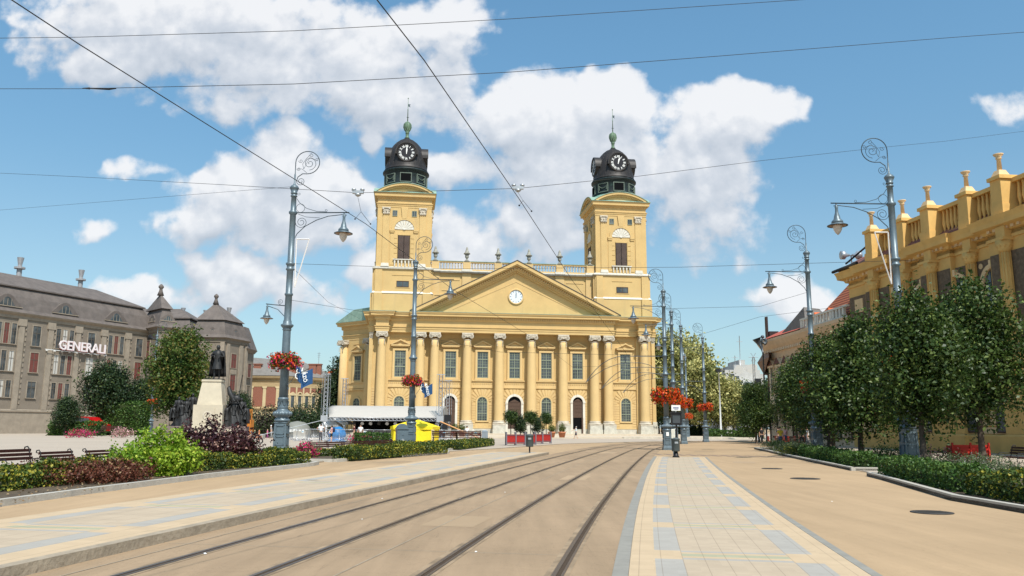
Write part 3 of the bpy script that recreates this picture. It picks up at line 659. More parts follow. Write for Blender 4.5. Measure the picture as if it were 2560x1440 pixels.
for a,b_,xc,k in BAYS:
    rs=MB(); bandm=MB(); dots=MB()
    upper_window(xc)
    r={'w':.93,'d':.95,'D':1.22,'O':.95}[k]; zs=6.1 if k=='w' else 7.15-r
    if k=='w': lower_window(xc)
    else: door(xc,r,k=='O')
    rust(rs,a,b_,3.0,(xc,r+(.1 if k!='w' else 0),zs))
    if k=='w': rs.box(xc-1.25,xc+1.25,2.9,2.996,1.35,2.4)
    for z,h,o_ in ((9.85,.2,.35),(8.62,.16,.2)): bandm.box(a-.1,b_+.1,3-o_,2.99,z,z+h)
    bandm.box(a-.1,b_+.1,2.86,2.99,8.78,9.85)
    n=int((b_-a)/.34)
    for i in range(n): dots.box(a+.2+i*.34,a+.35+i*.34,2.8,2.861,9.3,9.46)
    Bd(rs,'rusticated_bay',yel2); bo=Bd(bandm,'string_band',yel2); dots.build('band_ornament',lnm,bo)
rs=MB(); bandm=MB()
rust(rs,-16.5,-15.7,3.0); rust(rs,15.7,16.5,3.0); rust(rs,-26.1,-25.3,2.6); rust(rs,25.25,26.1,2.6)
for a,b_ in ((-16.5,-15.7),(15.7,16.5)):
    bandm.box(a-.1,b_+.1,2.65,2.99,9.85,10.05); bandm.box(a-.1,b_+.1,2.86,2.99,8.7,9.85)
Bd(rs,'rusticated_strip',yel2); Bd(bandm,'string_band',yel2)
# --- attic: pilasters, cornice, balustrade, urns
a=MB(); UX=[-14.9,-8.95,-2.97,2.97,8.95,14.9]
for x in UX: a.box(x-.85,x+.85,5.05,5.3,24.2,30.5)
for i in range(5):
    x0,x1=UX[i]+1.3,UX[i+1]-1.3; a.box(x0,x1,5.22,5.3,26.9,27.0); a.box(x0,x1,5.22,5.3,28.9,29.0)
a.box(-16,16,5.0,5.3,22,24.3); a.box(-16,16,4.95,5.3,25.9,26.15); Bd(a,'attic_relief',yel2)
a=MB(); a.box(-16,16,4.6,6,30.5,30.72); a.box(-16,16,4.75,6,30.3,30.5)
for x in UX: a.box(x-1.0,x+1.0,4.45,5,30.5,30.95)
Bd(a,'attic_cornice',white_st)
a=MB(); a.box(-16,16,4.95,5.5,30.72,31.05)
for x in UX: a.box(x-.72,x+.72,4.8,5.6,30.95,32.45)
a.box(-16,16,4.95,5.5,32.25,32.5); Bd(a,'parapet',yel2)
for i in range(5):
    a=MB()
    for k in range(8):
        x=UX[i]+1.05+(UX[i+1]-UX[i]-2.1)*k/7; a.lathe([(.13,31.05),(.09,31.2),(.13,31.5),(.17,31.9),(.12,32.15),(.15,32.25)],(x,5.2,0),n=8)
    a.box(UX[i]+.8,UX[i+1]-.8,5.05,5.35,31.0,31.06); Bd(a,'balustrade',lime)
a=MB(); a.box(-16,16,4.85,5.62,32.5,32.58); Bd(a,'parapet_coping',coproof)
u=MB(); u.box(-.5,.5,-.5,.5,32.5,32.62); u.lathe([(.42,32.62),(.4,32.75),(.2,32.95),(.18,33.15),(.33,33.3),(.36,33.5),(.36,34.0)],n=14); u.lathe([(.62,34.0),(.66,34.08),(.4,34.35),(.26,34.75),(.2,34.85),(.24,34.95),(.14,35.2),(.13,35.35)],n=14)
uo=u.build('urn',mat('urn_stone',(.30,.29,.25),.85,.35,1.5,stain=((.10,.11,.10),1.2,.7)),church); uo.location=(UX[0],5.2,0)
for x in UX[1:]: dup(uo,loc=(x,5.2,0),parent=church)
# --- towers
def tower(cx):
    cy=4.2+5.05
    M0=Matrix.Translation((cx,cy,0))
    w=MB(M0)
    w.box(-5.55,5.55,-5.6,5.4,21,26.0); w.box(-5.3,5.3,-5.35,5.3,26.0,30.5); w.box(-5.05,5.05,-5.05,5.05,30.5,42.5)
    for q in range(4):
        w.M=M0@Matrix.Rotation(q*PI/2,4,'Z')
        for sx in(-1,1):
            w.box(sx*4.45-.75,sx*4.45+.75,-5.9,-5.5,22,25.9); w.box(sx*4.45-.65,sx*4.45+.65,-5.6,-5.3,26.1,30.3)
            w.box(sx*3.42-.6,sx*3.42+.6,-5.2,-5.05,31.6,41.0)
        w.box(-2.0,2.0,-5.42,-5.35,29.3,29.4); w.box(-1.35,1.35,-5.42,-5.35,26.95,27.05)
        w.extr([(-.42,40.2),(.42,40.2),(.66,42.4),(-.66,42.4)],-5.28,-5.05)                       # keystone
        w.ringx(0,38.1,1.85,2.35,0,PI,-5.25,-5.05,18)
        for sx in(-1,1):
            w.box(sx*2.22-.45,sx*2.22+.45,-5.35,-5.05,37.75,38.1); w.box(sx*2.22-.38,sx*2.22+.38,-5.28,-5.05,37.45,37.75)
            w.box(sx*2.2-.36,sx*2.2+.36,-5.13,-5.05,31.3,37.45)
            for k in range(5): w.box(sx*1.55-.3,sx*1.55+.3,-5.11,-5.05,32.6+k*.95,33.45+k*.95)
        w.box(-1.15,1.15,-5.2,-5.05,37.0,37.25)
    w.M=M0
    sq=[(-5.05,-5.05),(5.05,-5.05),(5.05,5.05),(-5.05,5.05)]
    w.sweep(sq,[(-.5,42.35),(.06,42.35),(.06,42.7),(.14,42.72),(.14,43.0),(.26,43.06),(.26,43.2),(.02,43.22),(.02,44.0),(.2,44.05),(.2,44.3),(.62,44.4),(.62,44.75),(.78,45.08),(-.5,45.1)],closed=True)
    to=Bd(w,'tower',yel)
    s=MB(M0); s.sweep(sq,[(-.3,30.4),(.5,30.42),(.62,30.55),(.62,30.72),(.2,30.95),(-.2,31.0)],closed=True)
    s.sweep([(-5.3,-5.35),(5.3,-5.35),(5.3,5.3),(-5.3,5.3)],[(-.3,25.85),(.35,25.87),(.3,26.0),(.1,26.25),(-.3,26.3)],closed=True)
    for q in range(4):
        s.M=M0@Matrix.Rotation(q*PI/2,4,'Z')
        for sx in(-1,1): s.box(sx*3.42-.75,sx*3.42+.75,-5.5,-5.05,30.95,31.25); s.box(sx*3.42-.68,sx*3.42+.68,-5.35,-5.05,31.25,31.6)
        s.box(-1.95,1.95,-5.45,-5.05,32.25,32.42)
        for k in range(6): s.lathe([(.13,31),(.1,31.15),(.12,31.5),(.18,31.95),(.13,32.2),(.15,32.26)],(-1.62+k*.65,-5.22,0),n=8)
    s.build('tower_string_course',white_st,to)
    for q in range(4):
        for sx in(-1,1):
            c=MB(M0@Matrix.Rotation(q*PI/2,4,'Z'))
            x=sx*3.42; c.box(x-.62,x+.62,-5.3,-5.05,40.95,42.1); c.box(x-.78,x+.78,-5.45,-5.05,42.1,42.32)
            for r_,z,nn in ((.0,41.15,4),(.0,41.6,3)):
                for k in range(nn): c.ball((x-.5+1.0*k/(nn-1),-5.34,z),(.15,.14,.22),6,5)
            for s2 in(-1,1): c.ball((x+s2*.6,-5.42,41.92),(.2,.16,.17),8,5)
            c.build('corinthian_capital',lime,to)
    for q in range(4):
        l=MB(M0@Matrix.Rotation(q*PI/2,4,'Z'))
        for k in range(9):
            a=PI*(k+.06)/9; c2=PI*(k+.94)/9; l.extr([(.22*math.cos(a),38.1+.22*math.sin(a)),(1.78*math.cos(a),38.1+1.78*math.sin(a)),(1.86*math.cos((a+c2)/2),38.1+1.86*math.sin((a+c2)/2)),(1.78*math.cos(c2),38.1+1.78*math.sin(c2)),(.22*math.cos(c2),38.1+.22*math.sin(c2))],-5.16,-5.05)
        l.ball((0,-5.15,38.15),(.3,.1,.18),8,5)
        l.build('shell_lunette',white_st,to)
    for q in range(4):
        M1=M0@Matrix.Rotation(q*PI/2,4,'Z')
        v=MB(M1); v.box(-1.12,1.12,-5.09,-5.055,32.45,37.0); lo=v.build('belfry_opening',dglass,church) if False else None
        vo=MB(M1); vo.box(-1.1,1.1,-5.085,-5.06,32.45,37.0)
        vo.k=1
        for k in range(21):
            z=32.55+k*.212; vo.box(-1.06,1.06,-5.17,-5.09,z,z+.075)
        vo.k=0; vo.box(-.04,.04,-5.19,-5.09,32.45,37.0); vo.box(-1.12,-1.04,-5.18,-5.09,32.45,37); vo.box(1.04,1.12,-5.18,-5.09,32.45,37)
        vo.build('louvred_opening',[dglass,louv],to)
        for sx in(-1,1):
            wd=MB(M1); wd.box(sx*1.82-.42,sx*1.82+.42,-5.09,-5.06,40.7,41.75); wd.k=1; wd.box(sx*1.82-.03,sx*1.82+.03,-5.13,-5.09,40.7,41.75)
            for (a_,b2,c2,d2) in ((-.46,-.38,40.66,41.79),(.38,.46,40.66,41.79)): wd.box(sx*1.82+a_,sx*1.82+b2,-5.15,-5.09,c2,d2)
            wd.box(sx*1.82-.38,sx*1.82+.38,-5.15,-5.09,41.7,41.79); wd.box(sx*1.82-.38,sx*1.82+.38,-5.15,-5.09,40.66,40.74); wd.build('tower_window',[glass,green_fr],to)
    v=MB(M0); v.box(-1.06,1.06,-5.4,-5.36,27.2,28.15); v.k=1; v.box(-.04,.04,-5.44,-5.4,27.2,28.15); v.box(-1.14,-1.06,-5.46,-5.36,27.1,28.25); v.box(1.06,1.14,-5.46,-5.36,27.1,28.25); v.box(-1.06,1.06,-5.46,-5.36,28.15,28.25); v.box(-1.06,1.06,-5.46,-5.36,27.1,27.2); v.build('tower_window',[glass,brown_w],to)
    # segmental pediments and crossing vaults
    p=MB(M0); rad=9.05; cz=47.0-rad; hw=5.15; a0=math.asin(hw/rad)
    zc=lambda r_,a:cz+r_*math.cos(a)
    for q in(0,1):
        p.M=M0@Matrix.Rotation(q*PI/2,4,'Z')
        p.ringx(0,cz,rad-.42,rad,PI/2-a0,PI/2+a0,-5.75,5.75,20); p.ringx(0,cz,rad-.75,rad-.42,PI/2-a0*.96,PI/2+a0*.96,-5.42,5.42,18)
        pl=[(rad-.7)*math.sin(-a0+2*a0*i/18) for i in range(19)]; p.extr([(x,45.0) for x in (pl[0],pl[-1])]+[((rad-.7)*math.sin(a0-2*a0*i/18),max(45.05,zc(rad-.7,a0-2*a0*i/18))) for i in range(19)],-5.12,5.12)
    p.build('segmental_gable',yel,to)
    r_=MB(M0)
    for q in(0,1): r_.M=M0@Matrix.Rotation(q*PI/2,4,'Z'); r_.ringx(0,cz,rad+.005,rad+.1,PI/2-a0*1.06,PI/2+a0*1.06,-5.86,5.86,22)
    r_.M=M0; r_.sweep(sq,[(.76,45.1),(.86,45.12),(.86,45.18),(.0,45.5),(-1.5,45.8)],closed=True); r_.build('gable_flashing',coproof,to)
    # drum
    d=MB(M0); d.lathe([(4.5,46.2),(4.45,47.0),(4.3,47.15),(4.2,47.35),(4.12,47.5),(4.12,50.0),(4.25,50.15),(4.52,50.3),(4.52,50.55),(4.2,50.8),(3.4,50.9)],n=40)
    do=Bd(d,'drum',drumm)
    f=MB(M0); 
    for k in range(8):
        f.M=M0@Matrix.Rotation(k*PI/4,4,'Z')
        for (x0,x1,z0,z1) in ((-1.12,1.12,49.45,49.6),(-1.12,1.12,47.75,47.9),(-1.12,-.98,47.9,49.45),(.98,1.12,47.9,49.45)): f.box(x0,x1,-4.2,-3.9,z0,z1)
        if k%2==1:
            f.tube([(x,-4.18,48.9-.35*math.cos(x*2.0)) for x in (-.8,-.5,-.25,0,.25,.5,.8)],.08,6); [f.box(s2*.8-.07,s2*.8+.07,-4.22,-3.9,48.2,49.1) for s2 in(-1,1)]
    f.build('drum_ornament',mat('dull_copper',(.13,.16,.13),.6,.3,2.,stain=((.05,.06,.055),2.,.6)),do)
    f=MB(M0); f.lathe([(4.75,46.6),(4.7,47.0),(4.2,47.3)],n=40,cap=False); f.build('drum_skirt',copper,do)
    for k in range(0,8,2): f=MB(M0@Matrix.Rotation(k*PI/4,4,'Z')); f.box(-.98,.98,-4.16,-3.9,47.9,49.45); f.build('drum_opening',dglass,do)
    # dome
    d=MB(M0); d.lathe([(4.35,50.8),(4.2,50.95),(4.1,51.4),(4.0,52.2),(3.86,53.1),(3.6,54.2),(3.2,55.15),(2.72,55.98),(2.1,56.7),(1.35,57.3),(.75,57.65),(.42,57.92)],n=48)
    dm=Bd(d,'dome',domem)
    rb=MB(M0)
    for k in range(24):
        a=k*PI/12+PI/24; rb.tube([(r1*math.cos(a),r1*math.sin(a),z) for r1,z in ((4.11,51.4),(4.01,52.2),(3.87,53.1),(3.61,54.2),(3.21,55.15),(2.73,55.98),(2.11,56.7),(1.36,57.3))],.035,4)
    rb.build('dome_seams',domem,dm)
    f=MB(M0); f.lathe([(.55,57.85),(.42,58.1),(.3,58.3),(.32,58.9),(.42,59.0),(.3,59.1),(.55,59.5),(.78,60.2),(.72,60.8),(.5,61.15),(.25,61.3),(.12,61.5)],n=18); 
    for k in range(8):
        a=k*PI/4; f.tube([(r1*math.cos(a),r1*math.sin(a),z) for r1,z in((.57,59.5),(.8,60.2),(.74,60.8),(.5,61.15))],.05,4)
    f.lathe([(.1,61.4),(.07,63.8),(.12,63.9),(.05,64.0),(.035,66.2)],n=8); f.ball((0,0,66.3),.12,8,6)
    f.build('finial',mat('finial_patina',(.13,.20,.13),.55,.4,2.,stain=((.05,.06,.04),2.,.6)),dm)
    f=MB(M0); f.extr([(.05,64.6),(.5,64.45),(.3,64.8),(.55,65.0),(.05,65.1)],-.02,.02); f.bar((-.25,0,62.3),(.25,0,62.3),.06); f.build('weather_vane',greyd,dm)
    for q in range(4):
        M1=M0@Matrix.Rotation(q*PI/2,4,'Z')
        h=MB(M1); h.lathe([(1.88,-2.8),(1.88,-4.08),(1.62,-4.15),(1.58,-4.06)],(0,0,53.65),n=40,ax='y',cap=False)
        h.ringx(0,53.65,1.88,2.1,-.02,PI+.02,-4.22,-2.4,20)
        for sx in(-1,1): h.box(sx*2.0-.15,sx*2.0+.15,-4.22,-2.8,53.3,53.63)
        ho=h.build('clock',domem,church)
        h=MB(M1); h.lathe([(1.6,-4.05),(.001,-4.06)],(0,0,53.65),n=40,ax='y',cap=False); h.build('clock_face',mat('clock_black',(.012,.011,.016),.5),ho)
        h=MB(M1)
        for k,nm in enumerate(['XII','I','II','III','IIII','V','VI','VII','VIII','IX','X','XI']):
            a=k*PI/6; wd={1:.55,2:.75,3:.8}.get(len(nm),.6)
            text_mb(h,nm,.55,Matrix.Translation((1.22*math.sin(a),-4.08,53.65+1.22*math.cos(a)))@Matrix.Rotation(a,4,'Y')@TF@Matrix.Diagonal((.85,1.12,1,1)),.008,bold=.018)
        A=(.05,.42) if cx<0 else (.45,.33); hh=[(R(2 if cx<0 else 20),1.2,.09),(R(3 if cx<0 else 12),.85,.15)]
        for j,(a,L_,w_) in enumerate(hh):
            h.M=M1@Matrix.Translation((0,-4.11-.03*j,53.65))@Matrix.Rotation(a,4,'Y'); h.extr([(-w_*.35,-.35),(w_*.35,-.35),(w_,L_*.75),(0,L_),(-w_,L_*.75)],-.01,.01)
        h.build('clock_hands',white,ho)
tower(-20.9); tower(20.9)
# --- left wing: canted wall with its own window bay
inv=(Matrix.Translation(CO)@Matrix.Rotation(YAW,4,'Z')).inverted()
PA=Vector((-34.0,163.8,0)); PB=Vector((-26.6,158.2,0)); dv=(PB-PA).normalized()
WM=inv@Matrix.Translation(PA)@Matrix.Rotation(math.atan2(dv.y,dv.x),4,'Z')
WL=(PB-PA).length
wg=MB(WM); wg.box(0,WL+3,0,16,.3,22.0); wg.box(.1,1.5,-.35,0,.5,18.5); Bd(wg,'wing_wall',yel)
wg=MB(WM); wg.sweep([(-.0,16),(-.0,-.05),(WL+2,-.05)],[(o_,z) for o_,z in ENT]); Bd(wg,'wing_entablature',yel)
wg=MB(WM); wg.extr([(-1.15,22.06),(WL+3,22.06),(WL+3,24.6),(4.2,24.4)],-1.1,15); Bd(wg,'wing_roof',coproof)
dc=MB(WM); dc.lathe([(.85,2.7),(.84,9),(.72,17.2)],(.9,-.4,0),n=20); Bd(dc,'wing_column',yel2)
dc=MB(WM); dc.lathe([(.85,2.7),(.84,9),(.72,17.2)],(WL-1.0,-.4,0),n=20); Bd(dc,'wing_column',yel2)
for xx in(.9,WL-1.0):
    c2=MB(WM@Matrix.Translation((xx,-.4,0))); c2.v=[tuple(c2.M@Vector(v)) for v in c_.v]; c2.f=c_.f; c2.mi=c_.mi; c2.sm=c_.sm; Bd(c2,'wing_capital',lime)
    c2=MB(WM); c2.box(xx-1.1,xx+1.1,-1.6,0,.5,2.7); Bd(c2,'wing_pedestal',plinth)
wx=WL*.52
class _P: pass
wo=link('wing_bay',None,church); wo.matrix_local=WM@Matrix.Translation((0,-3.0,0))
for ch_fn in (upper_window,lower_window): ch_fn(wx,church if False else wo)
for o in list(wo.children):     # flatten: windows hang directly on the church
    o.parent=church; o.matrix_local=WM@Matrix.Translation((0,-3.0,0))
bpy.data.objects.remove(wo)
wb=MB(WM); wb.box(2.0,WL-1.9,-.3,-.005,9.85,10.05); wb.box(2.0,WL-1.9,-.16,-.005,8.9,9.85); wb.box(2.0,WL-1.9,-.3,-.005,8.55,8.75); Bd(wb,'wing_band',yel2)
KIDS.clear()
# ================================================================ LAMP POSTS
def spiral(c,r,turns,a0,sgn,pl='x',n=22,k=.75):
    return [(c[0]+sgn*r*(1-k*i/n)*math.cos(a0+2*PI*turns*i/n),c[1],c[2]+r*(1-k*i/n)*math.sin(a0+2*PI*turns*i/n)) for i in range(n+1)]
def lantern(mb_parent,x,z,s=1.):
    b=MB(); b.lathe([(.05*s,0),(.05*s,-.12*s),(.11*s,-.2*s),(.08*s,-.3*s),(.1*s,-.55*s),(.16*s,-.75*s),(.2*s,-.95*s),(.33*s,-1.08*s),(.34*s,-1.2*s),(.3*s,-1.22*s)],(x,0,z),n=18,cap=False)
    b.lathe([(.28*s,-1.2*s),(.6*s,-1.34*s),(.6*s,-1.37*s),(.28*s,-1.26*s)],(x,0,z),n=24,cap=False)
    lo=b.build('lantern',grey,mb_parent)
    q=MB(); q.lathe([(.29*s,-1.25*s),(.5*s,-1.35*s)],(x,0,z-.012),n=20,cap=False); q.build('reflector',ltrim,lo)
    q=MB(); q.lathe([(.27*s,-1.3*s),(.27*s,-1.42*s),(.23*s,-1.62*s),(.14*s,-1.8*s),(.03*s,-1.92*s)],(x,0,z),n=16); q.build('lamp_glass',ltglass,lo)
def lamp(loc,sgn,label,capz=15.6,lower=False,arm=True,crest=True,group='ornate tram-wire lamp posts',rz=0.,panel=True):
    t=thing('street_lamp',label,'lamp post',loc,rz,group); s=capz/15.6; t.scale=(s,s,s)
    p=MB(); p.box(-.43,.43,-.43,.43,0,.22); p.frustum(0,0,.22,.42,.8,.8,.72,.72); p.frustum(0,0,.42,1.75,.72,.72,.66,.66)
    for q in range(4):
        p.M=Matrix.Rotation(q*PI/2,4,'Z'); 
        for z0,z1 in ((.5,1.0),(1.12,1.62)):
            for bx in ((-.24,.24,z1-.04,z1),(-.24,.24,z0,z0+.04),(-.24,-.2,z0,z1),(.2,.24,z0,z1)): p.box(bx[0],bx[1],-.385,-.33,bx[2],bx[3])
    p.M=Matrix(); p.box(-.37,.37,-.37,.37,1.75,1.8)
    p.lathe([(.36,1.8),(.44,1.86),(.44,1.95),(.37,2.0),(.34,2.08),(.42,2.12),(.49,2.22),(.49,2.32),(.42,2.42),(.32,2.46),(.28,2.56),(.31,2.6),(.29,2.66),(.285,3.05),(.31,3.08),(.31,3.14),(.26,3.2)],n=24)
    for k in range(16):
        a=k*PI/8; p.ball((.47*math.cos(a),.47*math.sin(a),2.27),(.09,.09,.13),6,4)
    for k in range(6):
        a=k*PI/3; p.tube([((.30)*math.cos(a+d),.30*math.sin(a+d),z) for d,z in((-.4,3.0),(-.2,2.8),(0,2.72),(.2,2.8),(.4,3.0))],.025,4)
    p.build('pedestal',grey,t)
    h=MB(); h.lathe([(.26,3.15),(.235,5.2),(.22,7.0),(.22,7.05),(.27,7.1),(.23,7.16),(.27,7.22),(.36,7.32),(.36,7.4),(.25,7.46),(.24,7.6),(.2,7.7),(.195,9.1),(.24,9.14),(.24,9.24),(.19,9.28),(.185,10.6),(.25,10.66),(.25,10.72),(.2,10.76),(.2,10.9),(.25,10.95),(.27,11.05),(.18,11.1),(.175,14.0),(.25,14.08),(.25,14.18),(.16,14.26),(.15,15.1),(.2,15.12),(.2,15.17),(.16,15.19),(.16,15.28),(.2,15.3),(.2,15.35),(.16,15.37),(.25,15.6),(.28,15.66),(.2,15.78),(.1,15.85),(.05,15.95),(.05,16.5)],n=20)
    h.build('shaft',grey,t)
    if crest:
        c=MB(); x=lambda v:sgn*v
        c.tube([(0,0,16.4),(x(0),0,17.0)]+[(x(.72-.72*math.cos(a)),0,17.25+.72*math.sin(a)*.98) for a in [i*PI*1.5/20 for i in range(21)]]+[(x(.45),0,16.55),(x(.18),0,16.35),(x(.1),0,16.1)],.028,5)
        c.tube([(x(.1),0,16.1)]+spiral((x(.36),0,16.08),.26,1.6,PI,sgn,n=20),.016,4)
        c.tube(spiral((x(.85),0,17.2),.42,1.9,-PI/2,sgn,n=26,k=.9),.016,4)
        for cx_,cz_,r_,a in ((.95,17.72,.13,PI/2),(1.28,17.42,.12,0),(.3,17.35,.13,PI),(.2,16.85,.12,PI)): c.tube(spiral((x(cx_),0,cz_),r_,1.2,a,sgn,n=12),.013,4)
        c.tube([(x(.5),0,16.85),(x(.42),0,17.15),(x(.6),0,17.45),(x(.85),0,17.75)],.013,4); c.tube([(x(.7),0,16.6),(x(.4),0,16.85),(x(.1),0,16.85)],.013,4); c.tube([(x(.5),0,16.85),(x(.85),0,17.6),(x(1.3),0,17.35)],.013,4)
        c.build('scroll_crest',greyd,t)
    if arm:
        c=MB(); x=lambda v:sgn*v
        c.tube([(0,0,14.13),(x(3.35),0,14.16)],.035,6)
        c.tube([(x(.16),0,12.55),(x(.3),0,12.85),(x(.75),0,13.3),(x(1.4),0,13.68),(x(2.1),0,13.93),(x(2.9),0,14.03),(x(3.2),0,14.0)],.026,5)
        c.tube([(x(.18),0,15.0),(x(.35),0,14.75),(x(.8),0,14.4),(x(1.4),0,14.22),(x(2.0),0,14.2)],.016,4); c.tube([(x(.3),0,14.05),(x(.8),0,13.87),(x(1.6),0,13.82)],.014,4)
        c.tube(spiral((x(.52),0,13.55),.36,1.9,PI,sgn,n=26),.016,4); c.tube(spiral((x(.42),0,14.42),.27,.95,-PI/2,sgn,n=16,k=.1),.014,4); c.tube(spiral((x(.3),0,15.3),.1,1.,PI,sgn,n=10),.013,4); c.tube(spiral((x(1.95),0,14.28),.1,1.,-PI/2,sgn,n=10),.012,4)
        c.build('bracket_arm',greyd,t); lantern(t,x(3.05),14.12,.92)
    if lower:
        c=MB(); c.tube([(0,0,8.5),(-sgn*1.3,0,8.62)],.03,5); c.tube([(-sgn*.2,0,7.9),(-sgn*.6,0,8.3),(-sgn*1.2,0,8.5)],.022,5); c.tube(spiral((-sgn*.45,0,8.75),.17,1.5,-PI/2,-sgn,n=14),.014,4); c.build('bracket_arm',greyd,t)
        lantern(t,-sgn*1.22,8.6,.62)
    return t
LP={'L1':(701,1135.5,15.7,1,'biggest left-hand lamp post, by the hedges, with a small second lantern facing left'),
    'L2':(1027,1115,15.6,1,'grey ornate lamp post standing against the yellow tent beside the grey cabinet'),
    'R1':(2276,1160,14.0,-1,'grey ornate lamp post rising out of the street trees in front of the balustraded building'),
    'R2':(2044,1133,13.7,-1,'grey ornate lamp post among the street trees in front of the cream building'),
    'A':(1668,1125,11.9,-1,'nearest lamp post of the cluster right of the church, with a white plate'),
    'B':(1687,1115,12.3,-1,'second lamp post of the cluster right of the church, beside the dark display case'),
    'C':(1710,1110,12.2,-1,'grey lamp post third in the cluster right of the church'),
    'D':(1765,1105,12.4,-1,'grey lamp post standing alone between the cluster and the slim light pole')}
LO={}
for k,(px,py,cz,sg,lb) in LP.items():
    p=g(px,py); LO[k]=(p,cz/15.6,lamp(p,sg,lb,cz,lower=(k=='L1')))
pE=at(1719,1092,132); pE.z=0; LO['E']=(pE,.82,lamp(pE,1,'grey lamp post farthest back in the cluster right of the church, reaching towards the trees',12.8,crest=False,arm=False))
pF=at(374,1080,130); pF.z=0; LO['F']=(pF,1,lamp(pF,1,'grey lamp post in front of the tall tree on the left square, with loudspeakers',15.6,lower=False,arm=False))
sp=MB(); 
for sx in(-1,1):
    sp.M=Matrix.Translation((0,0,15.0))@Matrix.Rotation(sx*PI/2+.3,4,'Y'); sp.lathe([(.08,0),(.1,.6),(.45,1.3),(.5,1.32)],n=14)
sp.build('loudspeaker',black,LO['F'][2])
wp=MB(); wp.box(-.13,.13,-.41,-.38,1.35,1.72); wp.build('notice_plate',white,LO['A'][2])
# triangle frame hanging from two posts
for k in('L1','R1'):
    t=LO[k][2]; s=1 if k=='L1' else -1; m_=MB(); x=lambda v:s*v
    P=[(x(.3),-.05,12.5),(x(1.05),-.05,12.5),(x(.32),-.05,9.6)]
    for a,b in ((0,1),(1,2),(2,0)): m_.bar(P[a],P[b],.05)
    m_.build('light_frame',mat('pale_tube',(.75,.7,.66),.5),t)
# tram wire brackets
def bracket(k,x0,x1,ztop,label_):
    t=LO[k][2]; s=LO[k][1]; L_=(x0-x1)/s; z=ztop/s; m_=MB()
    top=[(0,0,z)]+[(-L_*f,0,z+(0 if f<.5 else -.0)-2.0/s*max(0,(f-.5)/.5)**2.3) for f in (.1,.3,.5,.6,.7,.8,.88,.94,1.)]
    lo=[(-.2,0,z-1.9/s)]+[(-L_*f,0,z-.5/s-1.3/s*(1-f/.3)**2 if f<.3 else z-.5/s-1.5/s*max(0,(f-.45)/.55)**2.) for f in (.05,.12,.2,.3,.45,.6,.75,.88,.96,1.)]
    m_.tube(top,.035,5); m_.tube(lo,.028,5)
    for f in(.35,.5,.62): m_.tube(spiral((-L_*f,0,z-.25/s),.16,1.3,0,1,n=12),.012,4)
    m_.bar((-L_*.5,0,z),(-L_*.5,0,z-.5/s),.05); m_.build('tram_wire_bracket',greyd,t)
bracket('A',6.0,0,6.95,''); bracket('B',6.6,0,7.15,''); bracket('C',6.2,0,7.2,'')
bracket('D',5.2,0,7.2,'')
# flower baskets (hanging on posts: things of their own) and flags
redf=leafmat('geranium_red',(.70,.075,.012),(.85,.16,.02),trans=.25); pinkf=leafmat('petunia_pink',(.62,.015,.10),(.55,.03,.25),trans=.2)
leafg=leafmat('basket_leaf',(.045,.09,.012),(.09,.15,.02),trans=.3)
def basket_mesh(n,seed,pink=.15,leaf=.35):
    lb=[(math.cos(a)*.5,math.sin(a)*.5,.1,.42,.42,.4) for a in [i*PI/4 for i in range(8)]]
    pts,dd=lobes_pts(lb,n,.3,4,.06)
    pts[:,2]-=.25*(rng.random(n)**2)*(np.hypot(pts[:,0],pts[:,1])>.6)
    u_=rng.random(n); hi=(pts[:,2]>.15)
    mi=np.where(u_<leaf,1,np.where(u_>1-pink,2,0))
    return leaf_mesh('blossom_mass',pts,.1+.07*rng.random(n),redf,asp=.9,mats=[redf,leafg,pinkf],mi=mi,nrm=dd)
BM=[basket_mesh(2600,1,.25,.42),basket_mesh(2200,2,.06,.25)]
bk=MB(); bk.lathe([(.3,-.3),(.55,-.15),(.62,.05),(.3,.06)],n=20); bko=bk.build('b',greyd); bkm=bko.data; bpy.data.objects.remove(bko)
for k,zc,mi,lb in (('L1',5.2,0,'basket of red and pink flowers round the biggest left lamp post'),('L2',5.35,0,'basket of red flowers round the lamp post behind the yellow tent'),('A',5.2,1,'basket of dense red flowers round the nearest post of the right cluster'),('B',5.15,1,'basket of red flowers round the second post of the right cluster'),('C',5.2,1,'basket of red flowers round the third post of the right cluster'),('D',5.15,1,'basket of red flowers round the lone post right of the cluster'),('E',4.2,1,'small basket of red flowers on the farthest post of the right cluster'),('F',5.2,1,'small basket of orange flowers on the far left post'),('R1',5.2,1,'red flower basket half hidden in the street trees on the post nearest the camera'),('R2',5.2,1,'red flower basket half hidden in the street trees by the cream building')):
    p,s,_=LO[k]; o=thing('flower_basket',lb,'flower basket',p+Vector((0,0,zc*s)),random.random()*3,'flower baskets on the lamp posts'); sc2={'L1':1.0,'L2':.98,'A':1.18,'B':1.2,'C':1.1,'D':1.05,'E':1.,'F':1.,'R1':1.,'R2':1.}[k]; o.scale=(sc2,sc2,sc2*1.0)
    link('basket',bkm,o); link('flowers',BM[mi],o)
